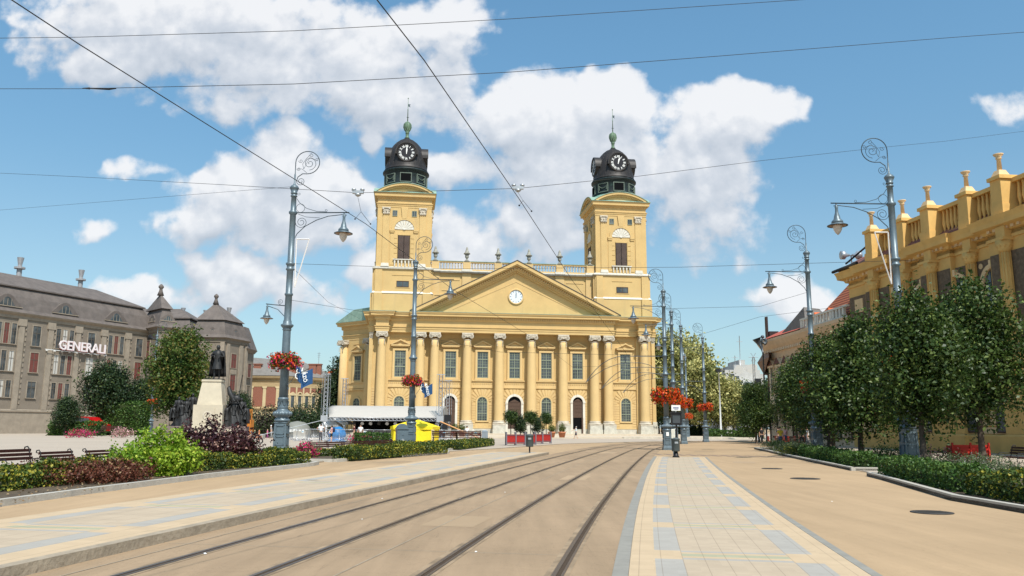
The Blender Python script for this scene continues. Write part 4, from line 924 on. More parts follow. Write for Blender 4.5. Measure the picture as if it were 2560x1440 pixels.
def flag(loc,lb,txt,s,rz=0):
    t=thing('flag',lb,'flag',loc,rz,'blue flags on the lamp posts'); t.scale=(.78,.78,.78)
    a=MB(); a.tube([(0,0,-.9),(.35,0,-.4),(.6,0,0),(.95,0,.75)],.02,5); a.tube([(0,0,-.9),(.5,-.1,-.2),(1.6,-.25,.35)],.02,5); a.tube([(0.05,0,-1.2),(.0,0,-.9)],.05,6); a.build('flag_pole',greyd,t)
    for x0,w,h,sh,nm in ((.5,.42,1.15,.35,0),(1.0,.85,1.1,.45,1)):
        f=MB(); N,Mr=7,6
        for j in range(Mr+1):
            for i in range(N+1):
                u_,v_=i/N,j/Mr; f.av([(x0+w*u_+.18*v_*(1-nm),-.22*nm+.09*math.sin(u_*6+v_*2),.7*(1-nm)+u_*(sh if nm else -.3)-h*v_-.1)])
        for j in range(Mr):
            for i in range(N): q=j*(N+1)+i; f.af((q,q+1,q+N+2,q+N+1),True)
        f.k=1
        if nm:
            text_mb(f,txt,.36,Matrix.Translation((x0+.3,-.40,-.42+.1))@Matrix.Rotation(R(78),4,'Y')@TF,.006,'CENTER',1,bold=.008)
            f.ringx(x0+.45,.22,.3,.37,R(150),R(250),-.4,-.39,8); f.ringx(x0+.35,.32,.3,.35,R(200),R(300),-.4,-.39,8)
        else:
            f.ringx(x0+.3,-.2,.2,.26,R(80),R(260),-.2,-.19,8); f.ringx(x0+.3,.15,.12,.17,R(120),R(300),-.2,-.19,8)
        f.build('flag_cloth',[flagb,white],t)
flag(LO['L1'][0]+Vector((.3,-.3,4.6)),'pair of blue flags lettered in white on the biggest left lamp post','RZÓ',1)
flag(LO['L2'][0]+Vector((.3,-.3,4.9)),'pair of blue flags on the lamp post by the yellow tent','KORZÓ',1)
flag(LO['R2'][0]+Vector((-.8,-.3,4.3)),'blue flag half hidden in the street trees','RZÓ',1,0)
# ================================================================ OVERHEAD WIRES
def wiring(name,lb,pts,r,grp=None,cat='cable',sag=0.):
    if len(pts)==2:
        a,b=pts; pts=[a.lerp(b,i/14)-Vector((0,0,4*sag*(i/14)*(1-i/14))) for i in range(15)]
    m_=MB(); o=Vector(pts[0]); m_.tube([Vector(p)-o for p in pts],r,5); return m_.build(name,wire,label=lb,cat=cat,group=grp,loc=o)
HW=6.2
c1=[g(*q,HW) for q in ((60,20),(197,110),(735,447),(915,560),(1130,722),(1351,856),(1430,917))]; c1=[c1[0]+(c1[0]-c1[1])*2]+c1+[Vector((8.3,63,6.3))]
c2=[g(*q,HW) for q in ((943,0),(1060,150),(1295,493),(1430,700),(1546,855),(1580,905))]; c2=[c2[0]+(c2[0]-c2[1])*4]+c2+[Vector((9.3,63,6.3))]
wiring('contact_wire','dark thick tram contact wire running from the top left corner down across the left tower',c1,.0075,'tram contact wires','tram wire')
wiring('contact_wire','dark thick tram contact wire falling steeply past the left tower to the pediment',c2,.0075,'tram contact wires','tram wire')
q1=at(1295,471,18.6); q0=at(895,482,18.6)
capL=LO['L1'][0]; capR=LO['R1'][0]
wiring('span_wire','thin span wire strung between the two nearest posts past both towers',[at(-60,430,30),at(197,442,28),at(560,462,22),q0,at(1100,477,18.5),q1,at(1600,440,20),at(1900,402,24),at(2230,366,31),at(2363,353,34),at(2640,318,40)],.006,'thin span wires')
for (P,lb) in (([at(-60,96,16),at(197,93,15),at(735,77,14),at(1280,47,14),at(1995,0,15),at(2400,-30,17)],'topmost thin span wire crossing the clouds'),
    ([at(-60,222,15),at(197,222,14),at(735,210,13),at(1280,180,13),at(1800,140,14),at(2363,95,16),at(2620,76,17)],'second thin span wire from the top with an insulator at its left end'),
    ([LO['L1'][0]+Vector((.2,0,11.1)),at(1100,672,47),at(1700,668,46),at(2130,655,45),at(2300,650,44)],'faint span wire level with the church balustrade'),
    ([LO['L1'][0]+Vector((.2,0,10.8)),at(820,755,70),at(905,800,140)],'thin slanting stay wire from the biggest left post to the church cornice'),
    ([LO['L1'][0]+Vector((.2,0,8.9)),at(900,778,60),at(1050,797,69)],'thin wire linking the two left lamp posts'),
    ([LO['L2'][0]+Vector((.2,0,9.3)),at(1250,880,60),at(1460,885,60),LO['A'][0]+Vector((0,0,7.0))],'thin wire from the post by the yellow tent to the right cluster'),
    ([LO['A'][0]+Vector((0,0,10.6)),at(1900,766,60),LO['R2'][0]+Vector((0,0,11.0))],'upper faint wire between the right cluster and the street trees'),
    ([LO['B'][0]+Vector((0,0,9.4)),at(1900,792,64),at(2115,765,62)],'lower faint wire between the right cluster and the street trees'),
    ([at(740,466,47.6),at(560,480,60),at(-60,530,80)],'faint wire leaving the biggest left post to the left')):
    wiring('span_wire',lb,P,.0055 if P[0].y<20 else .011,'thin span wires')
ins=MB(); a=at(245,221,14); ins.tube([(-.28,0,0),(-.15,0,0),(-.14,0,.0),(.2,0,-.01),(.33,0,0)],[.008,.02,.012,.02,.008],6); ins.build('insulator',black,label='dark insulator at the left end of the second wire from the top',cat='insulator',loc=a)
for q,cw_,lb in ((q0,g(905,553,HW),'metal hanger with V-shaped stays on the span wire left of the left tower'),(q1,g(1312,520,HW),'metal hanger holding the steep contact wire between the towers')):
    m_=MB(); m_.box(-.13,.13,-.04,.04,-.02,.05); m_.lathe([(.05,-.02),(.08,-.05),(.03,-.09)],n=10); m_.lathe([(.05,.05),(.055,.09),(.04,.1)],(-.1,0,0),n=10); m_.lathe([(.05,.05),(.055,.09),(.04,.1)],(.1,0,0),n=10)
    t=m_.build('wire_hanger',steel,label=lb,cat='wire hanger',loc=q,group='wire hangers')
    m_=MB(); d=cw_-q; m_.tube([(0,0,-.1),d*.75+Vector((0,0,.05))],.004,4); m_.tube([d*.75+Vector((0,0,.05)),d+Vector((-.12,-.2,.0))],.005,4); m_.tube([d*.75+Vector((0,0,.05)),d+Vector((.15,.25,0))],.005,4); m_.ball((d.x-.12,d.y-.2,d.z),.02,6,4); m_.ball((d.x+.15,d.y+.25,d.z),.02,6,4); m_.build('stay',black,t)
# ================================================================ BUILDINGS
beige=mat('grey_beige_render',(.215,.178,.14),.9,.15,.5,stain=((.17,.15,.13),.5,.5)); beige2=mat('pale_beige_trim',(.30,.25,.195),.9,.15,1.); brick=None
slate=mat('brown_grey_slate',(.135,.112,.10),.75,.2,.8,stain=((.10,.09,.085),.6,.5),bump=.3,bsc=5)
redcur=mat('red_brown_blind',(.16,.05,.04),.7,.2,3.); palew=mat('pale_blind',(.5,.48,.44),.7)
def wall_frame(a,b): # matrix whose x runs a->b along the facade, -y points outward (right of travel)
    d=(b-a).normalized(); return Matrix.Translation((a.x,a.y,0))@Matrix.Rotation(math.atan2(d.y,d.x),4,'Z'),(b-a).length
def inset(poly,dst):
    n=len(poly); out=[]
    for i in range(n):
        p=Vector(poly[i]); d1=(p-Vector(poly[i-1])).normalized(); d2=(Vector(poly[(i+1)%n])-p).normalized(); n1=Vector((-d1.y,d1.x)); n2=Vector((-d2.y,d2.x)); mv=(n1+n2)/max(.35,1+n1.dot(n2)); out.append(tuple(p+mv*dst))
    return out
def loft(mb,p0,z0,p1,z1,cap=False):
    n=len(p0); b=mb.av([(p[0],p[1],z0) for p in p0]+[(p[0],p[1],z1) for p in p1])
    for i in range(n): j=(i+1)%n; mb.af((b+i,b+j,b+n+j,b+n+i))
    if cap: mb.af([b+n+i for i in range(n)])
def dormer(M,x,z,w,par,off_=.0):
    d=MB(M@Matrix.Translation((x,off_,z)))
    N=12; P=[(-w/2+w*i/N,.52*w*math.sin(PI*i/N)**1.25) for i in range(N+1)]; P2=[(p[0]*1.5,p[1]+.18+ (0 if 0<i<N else -.1)) for i,p in enumerate(P)]
    d.extr(P2,-.15,2.2); d.k=1; d.extr([(p[0]*.82,p[1]*.8+.05) for p in P],-.2,-.152); d.k=2; d.box(-w*.75,w*.75,-.35,.1,-.12,.02)
    for q in (-.2,0,.2): d.box(q*w-.03,q*w+.03,-.24,-.2,.05,.35*w)
    d.build('dormer_window',[slate,glass,beige2],par)
def bwin(M,x,z0,z1,w,par,gl=glass,trim=beige2,sill=True,Y=-.0):
    f=MB(M); f.box(x-w/2-.16,x-w/2,Y-.12,Y+.02,z0-.1,z1+.14); f.box(x+w/2,x+w/2+.16,Y-.12,Y+.02,z0-.1,z1+.14); f.box(x-w/2,x+w/2,Y-.12,Y+.02,z1,z1+.14); f.box(x-w/2-.25,x+w/2+.25,Y-.22,Y+.02,z0-.22,z0-.1)
    fo=f.build('window',trim,par); p=MB(M); p.box(x-w/2,x+w/2,Y-.05,Y-.01,z0-.1,z1); p.build('pane',gl,fo)
    q=MB(M); q.box(x-.04,x+.04,Y-.09,Y-.05,z0-.1,z1); q.box(x-w/2,x+w/2,Y-.09,Y-.05,z0+(z1-z0)*.62,z0+(z1-z0)*.62+.07); q.build('window_bars',mat('bar_brown',(.12,.1,.08),.7),fo)
def mansard(name,label,poly,ze,zb,zt,ins,ins2,group=None,facades=(),wins=None,ridge=None):
    """poly counterclockwise footprint (x,y)"""
    t=thing(name,label,'building',(0,0,0),0,group)
    w=MB(); w.prism(poly,0,ze); w.build('wall',beige,t)
    c=MB(); c.sweep(poly,[(-.3,ze-1.0),(.12,ze-1.),(.18,ze-.5),(.55,ze-.25),(.7,ze+.0),(-.3,ze+.05)],closed=True); c.sweep(poly,[(0,.0),(.2,0),(.2,3.6),(.35,3.7),(.35,4.0),(0,4.1)],closed=True); c.build('cornice',beige2,t)
    r=MB(); P0=inset(poly,-.55); P1=inset(poly,ins*.45); P2=inset(poly,ins); loft(r,P0,ze+.02,inset(poly,.1),ze+.6); loft(r,inset(poly,.1),ze+.6,P1,ze+(zb-ze)*.62); loft(r,P1,ze+(zb-ze)*.62,P2,zb)
    P3=inset(poly,ins-.5); loft(r,P3,zb-.12,P3,zb+.1); P4=inset(poly,ins2); loft(r,P3,zb+.1,P4,zt,True); b=r.av([(p[0],p[1],zb-.12) for p in P3]); r.af([b+i for i in range(len(P3))][::-1])
    ro=r.build('roof',slate,t)
    return t
def V2(v): return (v.x,v.y)
def pyramid_roof(t,poly,ze,zb,zt,apex):
    r=MB(); P2=inset(poly,1.1); P1=inset(poly,.5); loft(r,inset(poly,-.6),ze,inset(poly,.05),ze+.7); loft(r,inset(poly,.05),ze+.7,P1,ze+(zb-ze)*.6); loft(r,P1,ze+(zb-ze)*.6,P2,zb)
    P3=inset(poly,.55); b=r.av([(p[0],p[1],zb-.1) for p in P3]+[(apex[0],apex[1],zt)]); n=len(P3)
    for i in range(n): r.af((b+i,b+(i+1)%n,b+n))
    r.af([b+i for i in range(n)][::-1]); r.lathe([(.7,zt-.4),(.35,zt+.6),(.3,zt+1.),(.55,zt+1.3),(.5,zt+1.6),(.1,zt+2.)],(apex[0],apex[1],0),n=10); r.build('pavilion_roof',slate,t)
def chimney(t,x,y,z,h=3.2):
    c=MB(); c.lathe([(.5,z-2),(.45,z+h*.45),(.95,z+h*.47),(.95,z+h*.55),(.35,z+h*.57),(.35,z+h*.65),(.6,z+h)],(x,y,0),n=8,smooth=False); c.build('chimney',mat('chimney_grey',(.3,.3,.31),.8,.1,3.),t)
# --- left corner block 1
zE=20.5
a0=g(386,829,zE); a1=g(198,803,zE); d=(a1-a0).normalized(); a1=a0+d*62
A1,A0=Vector(V2(a1)),Vector(V2(a0)); dd=(A0-A1).normalized(); nn=Vector((-dd.y,dd.x))
t1=mansard('apartment_building','long brown-grey palace with slate mansard roof and wavy dormers, leftmost in the square',[tuple(A1),tuple(A0),tuple(A0+nn*22),tuple(A1+nn*22)],zE,25.2,28.4,1.9,8.)
Mf,L_=wall_frame(A1,A0)
sgn_=lambda k:[glass,redcur,glass,palew][k%4]
for k in range(10):
    x=L_-3.6-k*5.6
    if x<2: break
    tri=(k%2==1)
    for f_,(z0,z1) in enumerate(((15.2,18.6),(10.6,13.9),(6.2,8.9))):
        if tri:
            for j in(-1,0,1): bwin(Mf,x+j*1.35,z0,z1,.85,t1,sgn_(k+j+f_))
        else: bwin(Mf,x,z0,z1,1.5,t1,sgn_(k*3+f_))
    dormer(Mf,x-.2,21.5,3.6,t1,.35) if k%2 else None
pl_=MB(Mf)
for k in range(11):
    x=L_-.9-k*5.6
    pl_.box(x-.5,x+.5,-.22,.02,4.1,19.5); pl_.box(x-.75,x+.75,-.3,.02,18.3,19.5)
    for j in range(16): pl_.box(x+.75,x+1.0,-.1,.02,5+j*.9,5.45+j*.9)
pl_.build('pilasters',beige2,t1)
for x,s in((L_-24,1.),(L_-11,1.1)):
    p=Mf@Vector((x,9,28)); chimney(t1,p.x,p.y,28,4.)
# pavilion of block 1
zP=20.9; Bc=Vector(V2(g(396,817,zP))); Br=Vector(V2(g(440,821,zP))); le=(Br-Bc).normalized(); bn=Vector((-le.y,le.x)); Bl=Bc+bn*9
pv=[tuple(Bc),tuple(Br),tuple(Br+bn*9),tuple(Bl)]
w=MB(); w.prism(pv,0,zP); w.sweep(pv,[(-.3,zP-1),(.15,zP-1),(.2,zP-.4),(.7,zP),(-.3,zP+.05)],closed=True); w.build('pavilion_wall',beige,t1)
cen=(sum(p[0] for p in pv)/4,sum(p[1] for p in pv)/4); pyramid_roof(t1,pv,zP,24.9,28.3,cen)
for a,b in ((Bl,Bc),(Bc,Br)):
    Mq,Lq=wall_frame(a,b)
    for z0,z1 in((15,18.4),(10.4,13.6),(6,8.8)): bwin(Mq,Lq*.55,z0,z1,1.4,t1,redcur if z0>12 else glass)
    dormer(Mq,Lq*.55,22.3,2.2,t1,.45)
# block 1 lower link + sign
tx=MB(Mf@Matrix.Translation((0,0,0))); sp_=g(293,868,0)
def wall_px(px,py,A,nrm):
    dr=ray(px,py); o=Vector((0,0,EYE)); t=((A-o).dot(nrm))/dr.dot(nrm); return o+dr*t
n3=Vector((nn.x,nn.y,0)); pe_=wall_px(256,893,Vector((A0.x,A0.y,0)),n3); xe=(Mf.inverted()@pe_).x; ze_=pe_.z
sg=thing('sign','raised white and red lettering on the facade of the leftmost brown-grey palace','sign',tuple(Mf@Vector((xe,-.8,ze_+.35))),math.atan2(dd.y,dd.x))
m_=MB(); m_.box(-12.5,.4,.2,.25,0,.1)
for j in range(9): m_.box(-12+j*1.5,-11.95+j*1.5,.2,.7,-.2,.1)
m_.build('sign_rail',white,sg)
cu_=MB(); text_mb(cu_,'GENERALI',2.4,Matrix.Translation((0,-.0,1.0))@Matrix.Diagonal((.93,1,1,1))@TF,.12,'RIGHT',0,bold=.03)
cu_.k=1; text_mb(cu_,'GENERALI',2.4,Matrix.Translation((.1,.14,.95))@Matrix.Diagonal((.93,1,1,1))@TF,.1,'RIGHT',1,bold=.05)
cu_.build('sign_letters',[mat('sign_white',(.75,.68,.68),.5),mat('sign_red',(.45,.03,.05),.5)],sg)
# --- left block 2 with hipped pavilion
zE=20.5
Q0=Vector(V2(g(477,843,zE))); Q1=Vector(V2(g(563,844,zE))); Q2=Vector(V2(g(619,854,zE))); Q3=Vector(V2(g(637,876,zE-1.5)))
l1=(Q1-Q0).normalized(); n1=Vector((-l1.y,l1.x)); l2=(Q2-Q1).normalized(); n2=Vector((-l2.y,l2.x))
t2=mansard('apartment_building','brown-grey mansard house with hipped corner pavilion, standing behind the bronze statue',[tuple(Q0-l1*26+n1*4),tuple(Q0+n1*1.),tuple(Q0+n1*16),tuple(Q0-l1*26+n1*18)],zE-.6,25,27.6,1.6,5.)
pv=[tuple(Q0),tuple(Q1),tuple(Q2),tuple(Q2+n2*7+l2*.5),tuple(Q0+n1*12)]
w=MB(); w.prism(pv,0,zE); w.sweep(pv,[(-.3,zE-1),(.15,zE-1),(.2,zE-.4),(.7,zE),(-.3,zE+.05)],closed=True); w.build('pavilion_wall',beige,t2)
cen=(sum(p[0] for p in pv)/5-.5,sum(p[1] for p in pv)/5-2); pyramid_roof(t2,pv,zE,24.6,28.8,cen)
pv2=[tuple(Q2+n2*.2),tuple(Q3+n2*.2),tuple(Q3+n2*8),tuple(Q2+n2*8)]
w=MB(); w.prism(pv2,0,zE-1.6); w.sweep(pv2,[(-.3,zE-2.4),(.15,zE-2.4),(.7,zE-1.6),(-.3,zE-1.5)],closed=True); w.build('rear_wall',beige,t2)
r=MB(); loft(r,inset(pv2,-.6),zE-1.6,inset(pv2,1.2),zE+3.6,True); r.build('rear_roof',slate,t2)
Mq,Lq=wall_frame(Q0,Q1)
for z0,z1 in((14.8,18.2),(10.2,13.2),(5.8,8.8)):
    bwin(Mq,Lq*.18,z0,z1,1.6,t2,glass)
dormer(Mq,Lq*.60,21.3,2.4,t2,.5)
pp=MB(Mq); pp.box(-.2,.5,-.2,0,3,19.5); pp.box(Lq-.9,Lq-.0,-.2,0,3,19.5); pp.box(Lq*.34,Lq*.34+.4,-.15,0,3,19.5); pp.build('pilasters',beige2,t2)
Mq,Lq=wall_frame(Q1,Q2)
for z0,z1 in((14.2,17.2),(9.3,12.6),(4.8,7.8)): bwin(Mq,Lq*.42,z0,z1,1.9,t2,redcur if z0>9 else glass)
dormer(Mq,Lq*.5,21.3,2.6,t2,.5)
pp=MB(Mq); pp.box(Lq*.08,Lq*.2,-.25,0,3,19.3); pp.box(Lq*.64,Lq*.78,-.25,0,3,19.3); pp.box(Lq*.9,Lq,-.25,0,3,19.3); pp.box(Lq*.3,Lq*.55,-.18,0,12.8,13.8); pp.build('pilasters',beige2,t2)
Mq,Lq=wall_frame(Q2,Q3)
for z0,z1 in((12.6,15.6),(7.6,10.6)): bwin(Mq,Lq*.4,z0,z1,2.2,t2,redcur if z0>9 else glass)
for (px,py,D) in ((457,790,190),(513,795,196),(572,790,184)): p=at(px,py,D); chimney(t2,p.x,p.y,p.z-1.5,3.4)
# --- brick-panelled building
bm=bpy.data.materials.new('red_brick'); bm.use_nodes=True; T=NT(bm.node_tree); bt=T.n('TexBrick',{'Vector':T.n('Mapping',{0:T.n('TexCoord').outputs['Object'],2:(PI/2,0,0)}).outputs[0],'Color1':(.30,.095,.055,1),'Color2':(.23,.075,.045,1),'Mortar':(.25,.17,.13,1),'Scale':2.2,'Mortar Size':.02}); T.L.new(bt.outputs[0],bm.node_tree.nodes['Principled BSDF'].inputs[0]); bm.node_tree.nodes['Principled BSDF'].inputs['Roughness'].default_value=.9
zB=13.6; K1=Vector(V2(at(706,944,201))); K0=Vector(V2(at(560,942,200))); K2=Vector(V2(at(843,953,214)))
d2=(K2-K1).normalized(); m2=Vector((-d2.y,d2.x)); fp=[tuple(K0),tuple(K1),tuple(K2),tuple(K2+m2*14),tuple(K0+m2*22)]
t3=thing('school_building','low building of red brick panels and cream pilasters under a grey hipped roof','building')
cream=mat('cream_plaster',(.56,.45,.27),.85,.1,.5); w=MB(); w.prism(fp,0,zB); w.build('wall',cream,t3)
w=MB(); w.sweep(fp,[(-.3,zB-2.6),(.12,zB-2.6),(.12,zB-1.4),(.3,zB-1.3),(.3,zB-.9),(.8,zB-.5),(.95,zB),(-.3,zB+.1)],closed=True); w.sweep(fp,[(-.1,5.4),(.35,5.5),(.4,5.9),(.0,6.1)],closed=True); w.build('cornice',mat('ochre_trim',(.42,.31,.17),.85,.1,1.),t3)
r=MB(); P0=inset(fp,-.95); r1=Vector(fp[0]).lerp(Vector(fp[4]),.5)+Vector((8,0)); r2=K2.lerp(K2+m2*14,.5)-d2*6
b=r.av([(p[0],p[1],zB+.1) for p in P0]+[(r1.x,r1.y,zB+5.4),(r2.x,r2.y,zB+4.6)])
for f in ((0,1,5),(1,2,6,5),(2,3,6),(3,4,5,6),(4,0,5)): r.af([b+i for i in f])
r.build('roof',mat('grey_tile_roof',(.19,.175,.16),.8,.2,1.,bump=.3,bsc=4,stain=((.12,.11,.1),1.,.5)),t3)
Mq,Lq=wall_frame(K0,K1)
for k in range(7):
    x=Lq-.9-k*3.15; q=MB(Mq); q.box(x-.4,x+.3,-.2,0,6.1,11); q.extr([(x-.5,10.6),(x+.4,10.6),(x+.6,11.1),(x-.7,11.1)],-.26,0); q.build('pilaster',cream,t3)
    q=MB(Mq); q.box(x-2.8,x-.45,-.06,0,6.2,10.9); q.build('brick_panel',bm,t3)
Mq,Lq=wall_frame(K1,K2); nW=8; sp2=Lq/nW
for k in range(nW):
    x=sp2*(k+.5); q=MB(Mq); q.box(x+sp2*.42,x+sp2*.58,-.25,0,6.1,11.1); q.build('pilaster',cream,t3)
    q=MB(Mq); q.box(x-sp2*.42,x+sp2*.42,-.05,0,6.2,11); q.build('brick_panel',bm,t3)
    q=MB(Mq); q.box(x-.75,x-.5,-.2,-.05,5.9,9.0); q.box(x+.5,x+.75,-.2,-.05,5.9,9.0); q.box(x-.9,x+.9,-.3,-.05,9.0,9.3)
    if k%2: q.extr([(x-1,9.3),(x+1,9.3),(x,9.9)],-.3,-.05)
    else: q.ringx(x,9.2,.5,.75,0,PI,-.3,-.05,8)
    fo=q.build('window',cream,t3); q=MB(Mq); q.box(x-.5,x+.5,-.1,-.06,5.9,9.0); q.build('pane',glass,fo)
q=MB(wall_frame(K0,K1)[0])
for j in range(10): q.box(-2,26,-.15,0,.3+j*.52,.72+j*.52)
q.build('stone_base',cream,t3)
for px,D,h in((733,205,1.6),(782,210,1.8),(795,211,1.7),(645,203,1.6)):
    p=at(px,918,D); c=MB(); c.box(p.x-.9,p.x+.9,p.y-.6,p.y+.6,p.z-3,p.z+.6); c.box(p.x-1.05,p.x+1.05,p.y-.75,p.y+.75,p.z+.6,p.z+.85); c.build('chimney',bm,t3)
for px,D in ((679,204),(796,211)):
    p=at(px,920,D); c=MB(); c.tube([(p.x,p.y,p.z-2),(p.x,p.y,p.z+4)],.05,4); [c.bar((p.x-.5+.08*j,p.y,p.z+3.8-j*.5),(p.x+.5-.08*j,p.y,p.z+3.8-j*.5),.05) for j in range(3)]; c.build('antenna',steel,t3)
# orange-roofed house behind
oroof=mat('orange_roof_tiles',(.62,.14,.045),.8,.15,1.,bump=.3,bsc=3)
t4=thing('house','house with an orange tiled roof just left of the church','house')
p=at(800,950,255); q_=at(900,950,262); w=MB(); w.prism([(p.x,p.y),(q_.x,q_.y),(q_.x+1,q_.y+14),(p.x,p.y+14)],0,p.z+1.5); w.build('wall',cream,t4)
z=at(800,945,255).z; zt=at(820,923,262).z; r=MB(); b=r.av([(p.x-1,p.y-1,z),(q_.x,q_.y-1,z),(q_.x,q_.y+15,z),(p.x-1,p.y+15,z),(p.x+2.5,p.y+7,zt),(q_.x,q_.y+7,zt)])
for f in((0,1,5,4),(1,2,5),(2,3,4,5),(3,0,4)): r.af([b+i for i in f])
r.build('roof',oroof,t4)
# --- right: ornate yellow building with balustrade
och=mat('ochre_facade',(.68,.42,.14),.85,.1,.6,stain=((.42,.24,.08),.8,.3)); och2=mat('pale_ochre_field',(.68,.48,.26),.85,.1,.8); brownst=mat('rough_brown_render',(.16,.115,.075),.95,.3,4.,bump=.6,bsc=12)
C0=Vector(V2(g(2109,680,16))); Dn=(Vector(V2(g(2362,578,16.)))-C0).normalized(); Dn=Vector((.131,-.991))
rdir=math.atan2(Dn.y,Dn.x); MR=Matrix.Translation((C0.x+.40*.991,C0.y,0))@Matrix.Rotation(rdir,4,'Z')   # x towards the camera, -y = outward (left)
t5=thing('ornate_building','ochre corner building with roof balustrade, column finials and arched windows, at the right edge','building')
def RB(mb,n,m,par=None): return mb.build(n,m,par or t5)
LR=62
w=MB(MR); w.box(0,LR,0,16,0,15.2); RB(w,'wall',och)
w=MB(MR)
bays=[(3.3+7.8*k,7.0+7.8*k) for k in range(7)]; PX=[5.15+3.9*k for k in range(15)]
pth=[(0,14),(0,0)]
for a,b in bays: pth+=[(a,0),(a,-.4),(b,-.4),(b,0)]
pth+=[(LR,0),(LR,14)]
pth=[(p[0],p[1]) for p in pth]
w.sweep(pth,[(-.4,14.4),(.1,14.4),(.1,14.62),(.0,14.64),(.0,14.9),(.2,14.95),(.3,15.15),(.72,15.3),(.76,15.6),(.9,15.95),(-1.2,16.1)])
w.sweep(pth,[(0,0),(.28,0),(.28,1.2),(.1,1.3)]); w.sweep(pth,[(-.1,5.2),(.25,5.3),(.45,5.6),(.45,5.8),(0,5.95)]); RB(w,'cornice',och)
dn=MB(MR)
dn.box(.2,LR,-.3,-.1,15.0,15.12)
for k in range(110):
    x=.3+k*.56; dn.box(x,x+.26,-.42-(.4 if any(a<x<b for a,b in bays) else 0),-.2-(.4 if any(a<x<b for a,b in bays) else 0),15.0,15.25)
RB(dn,'dentils',och2)
for a,b in bays: w=MB(MR); w.box(a,b,-.4,0.0,0,15.0); RB(w,'projecting_bay',och)
inb=lambda x:any(a<x<b for a,b in bays)
for xx in PX:
    Y=-.4 if inb(xx) else 0.
    w=MB(MR); w.box(xx-.55,xx+.55,Y-.7,Y,5.95,6.6); w.lathe([(.46,6.6),(.38,6.8),(.36,10),(.33,13.4)],(xx,Y-.3,0),n=16); w.lathe([(.34,13.4),(.42,13.6),(.56,14.2)],(xx,Y-.3,0),n=12); w.box(xx-.55,xx+.55,Y-.8,Y,14.2,14.4); w.box(xx-.42,xx+.42,Y-.55,Y,14.4,15.2)
    for k in range(10): w.ball((xx+.42*math.cos(k*.63),Y-.3+.42*math.sin(k*.63),13.9),(.11,.11,.2),5,4)
    for k in range(12): w.tube([(xx+.38*math.cos(k*.52),Y-.3+.38*math.sin(k*.52),6.9),(xx+.34*math.cos(k*.52),Y-.3+.34*math.sin(k*.52),13.4)],.04,4)
    RB(w,'column',och)
    w=MB(MR); w.box(xx-.5,xx+.5,Y-.55,.45,16.05,18.45); w.box(xx-.62,xx+.62,Y-.68,.55,18.45,18.7); w.box(xx-.58,xx+.58,Y-.62,.5,16.05,16.7); RB(w,'pier',och)
    w=MB(MR); w.frustum(xx,Y-.1,18.7,19.15,.85,.85,.5,.5); w.lathe([(.17,19.1),(.14,19.95),(.22,20.02),(.14,20.08),(.3,20.25),(.34,20.33),(.1,20.36)],(xx,Y-.1,0),n=10); RB(w,'finial',och2)
for k in range(len(PX)-1):
    x=(PX[k]+PX[k+1])/2; r_=.98
    f=MB(MR); arched_frame(f,x,6.6,11.8,r_,r_+.34,-.22,0,14); f.box(x-.16,x+.16,-.35,0,11.8+r_+.05,11.8+r_+.55); f.box(x-r_-.4,x+r_+.4,-.3,0,6.3,6.6); fo=RB(f,'arched_window',och2)
    p=MB(MR); p.extr(arch_poly(x,6.6,11.8,r_),-.06,-.02); p.build('pane',glass,fo)
    p=MB(MR); wmull(p,x,6.6,11.8+r_*.9,r_,-.06,3,[7.6,8.6,9.6,10.7,11.8],.06); p.build('window_bars',black,fo)
    f=MB(MR)
    for sx in(-1,1): f.lathe([(.2,-.08),(.2,0)],(x+sx*1.3,0,13.1),n=10,ax='y')
    RB(f,'roundel',och2)
    f=MB(MR); f.box(x-1.1,x+1.1,-.14,0,1.4,4.4); fo=RB(f,'shop_window',brown_w); p=MB(MR); p.box(x-.9,x+.9,-.18,-.142,1.5,4.2); p.build('pane',glass,fo)
    w=MB(MR); w.box(PX[k]+.5,PX[k+1]-.5,-.1,.4,16.05,16.45); w.box(PX[k]+.5,PX[k+1]-.5,-.14,.44,18.2,18.5)
    for j in range(6): w.lathe([(.12,16.45),(.08,16.65),(.17,17.15),(.08,17.9),(.12,18.2)],(PX[k]+.85+j*.44,.12,0),n=8)
    RB(w,'balustrade',och)
for a,b in ((.1,3.3),)+tuple((bays[k][1],bays[k+1][0]) for k in range(6)): w=MB(MR); w.box(a,b,-.05,0,6.2,13.5); RB(w,'rough_render_field',brownst)
for a,b in bays: w=MB(MR); w.box(a+.1,b-.1,-.45,-.4,6.2,13.5); RB(w,'rough_render_field',brownst)
w=MB(MR); w.box(1.0,2.3,-.12,-.055,12.0,13.2); RB(w,'blind_panel',och2)
w=MB(MR); 
for j in range(7): w.box(0,LR,-.1,0,1.35+j*.55,1.8+j*.55)
RB(w,'rusticated_base',och2)
w=MB(MR); w.box(4.6,LR,.46,.6,16.05,18.3); RB(w,'parapet_back',och)
r=MB(MR); r.extr([(-.9,16.0),(LR,16.0),(LR,21.5),(9,21.5)],.6,14)
b=r.av([(-.9,-.8,16.15),(LR,.7,16.15),(LR,7,21.6),(8,7,21.0),(-.9,15,16.15),(LR,15,16.15)]); r.af((b,b+1,b+2,b+3)); r.af((b,b+3,b+4)); r.af((b+4,b+3,b+2,b+5))
r.v=r.v[8:]; r.f=[tuple(i-8 for i in f) for f in r.f[6:]]; r.mi=r.mi[6:]
RB(r,'roof',mat('red_brown_roof',(.24,.10,.08),.8,.2,1.,bump=.3,bsc=4))
r=MB(MR); r.tube([(-1.0,-.95,16.12),(3.2,-.95,16.2)],.14,6); r.tube([(-.6,.2,16.9),(4.4,.4,18.3)],.09,5); RB(r,'gutter',black)
lf=MB(); p=at(2127,638,76)
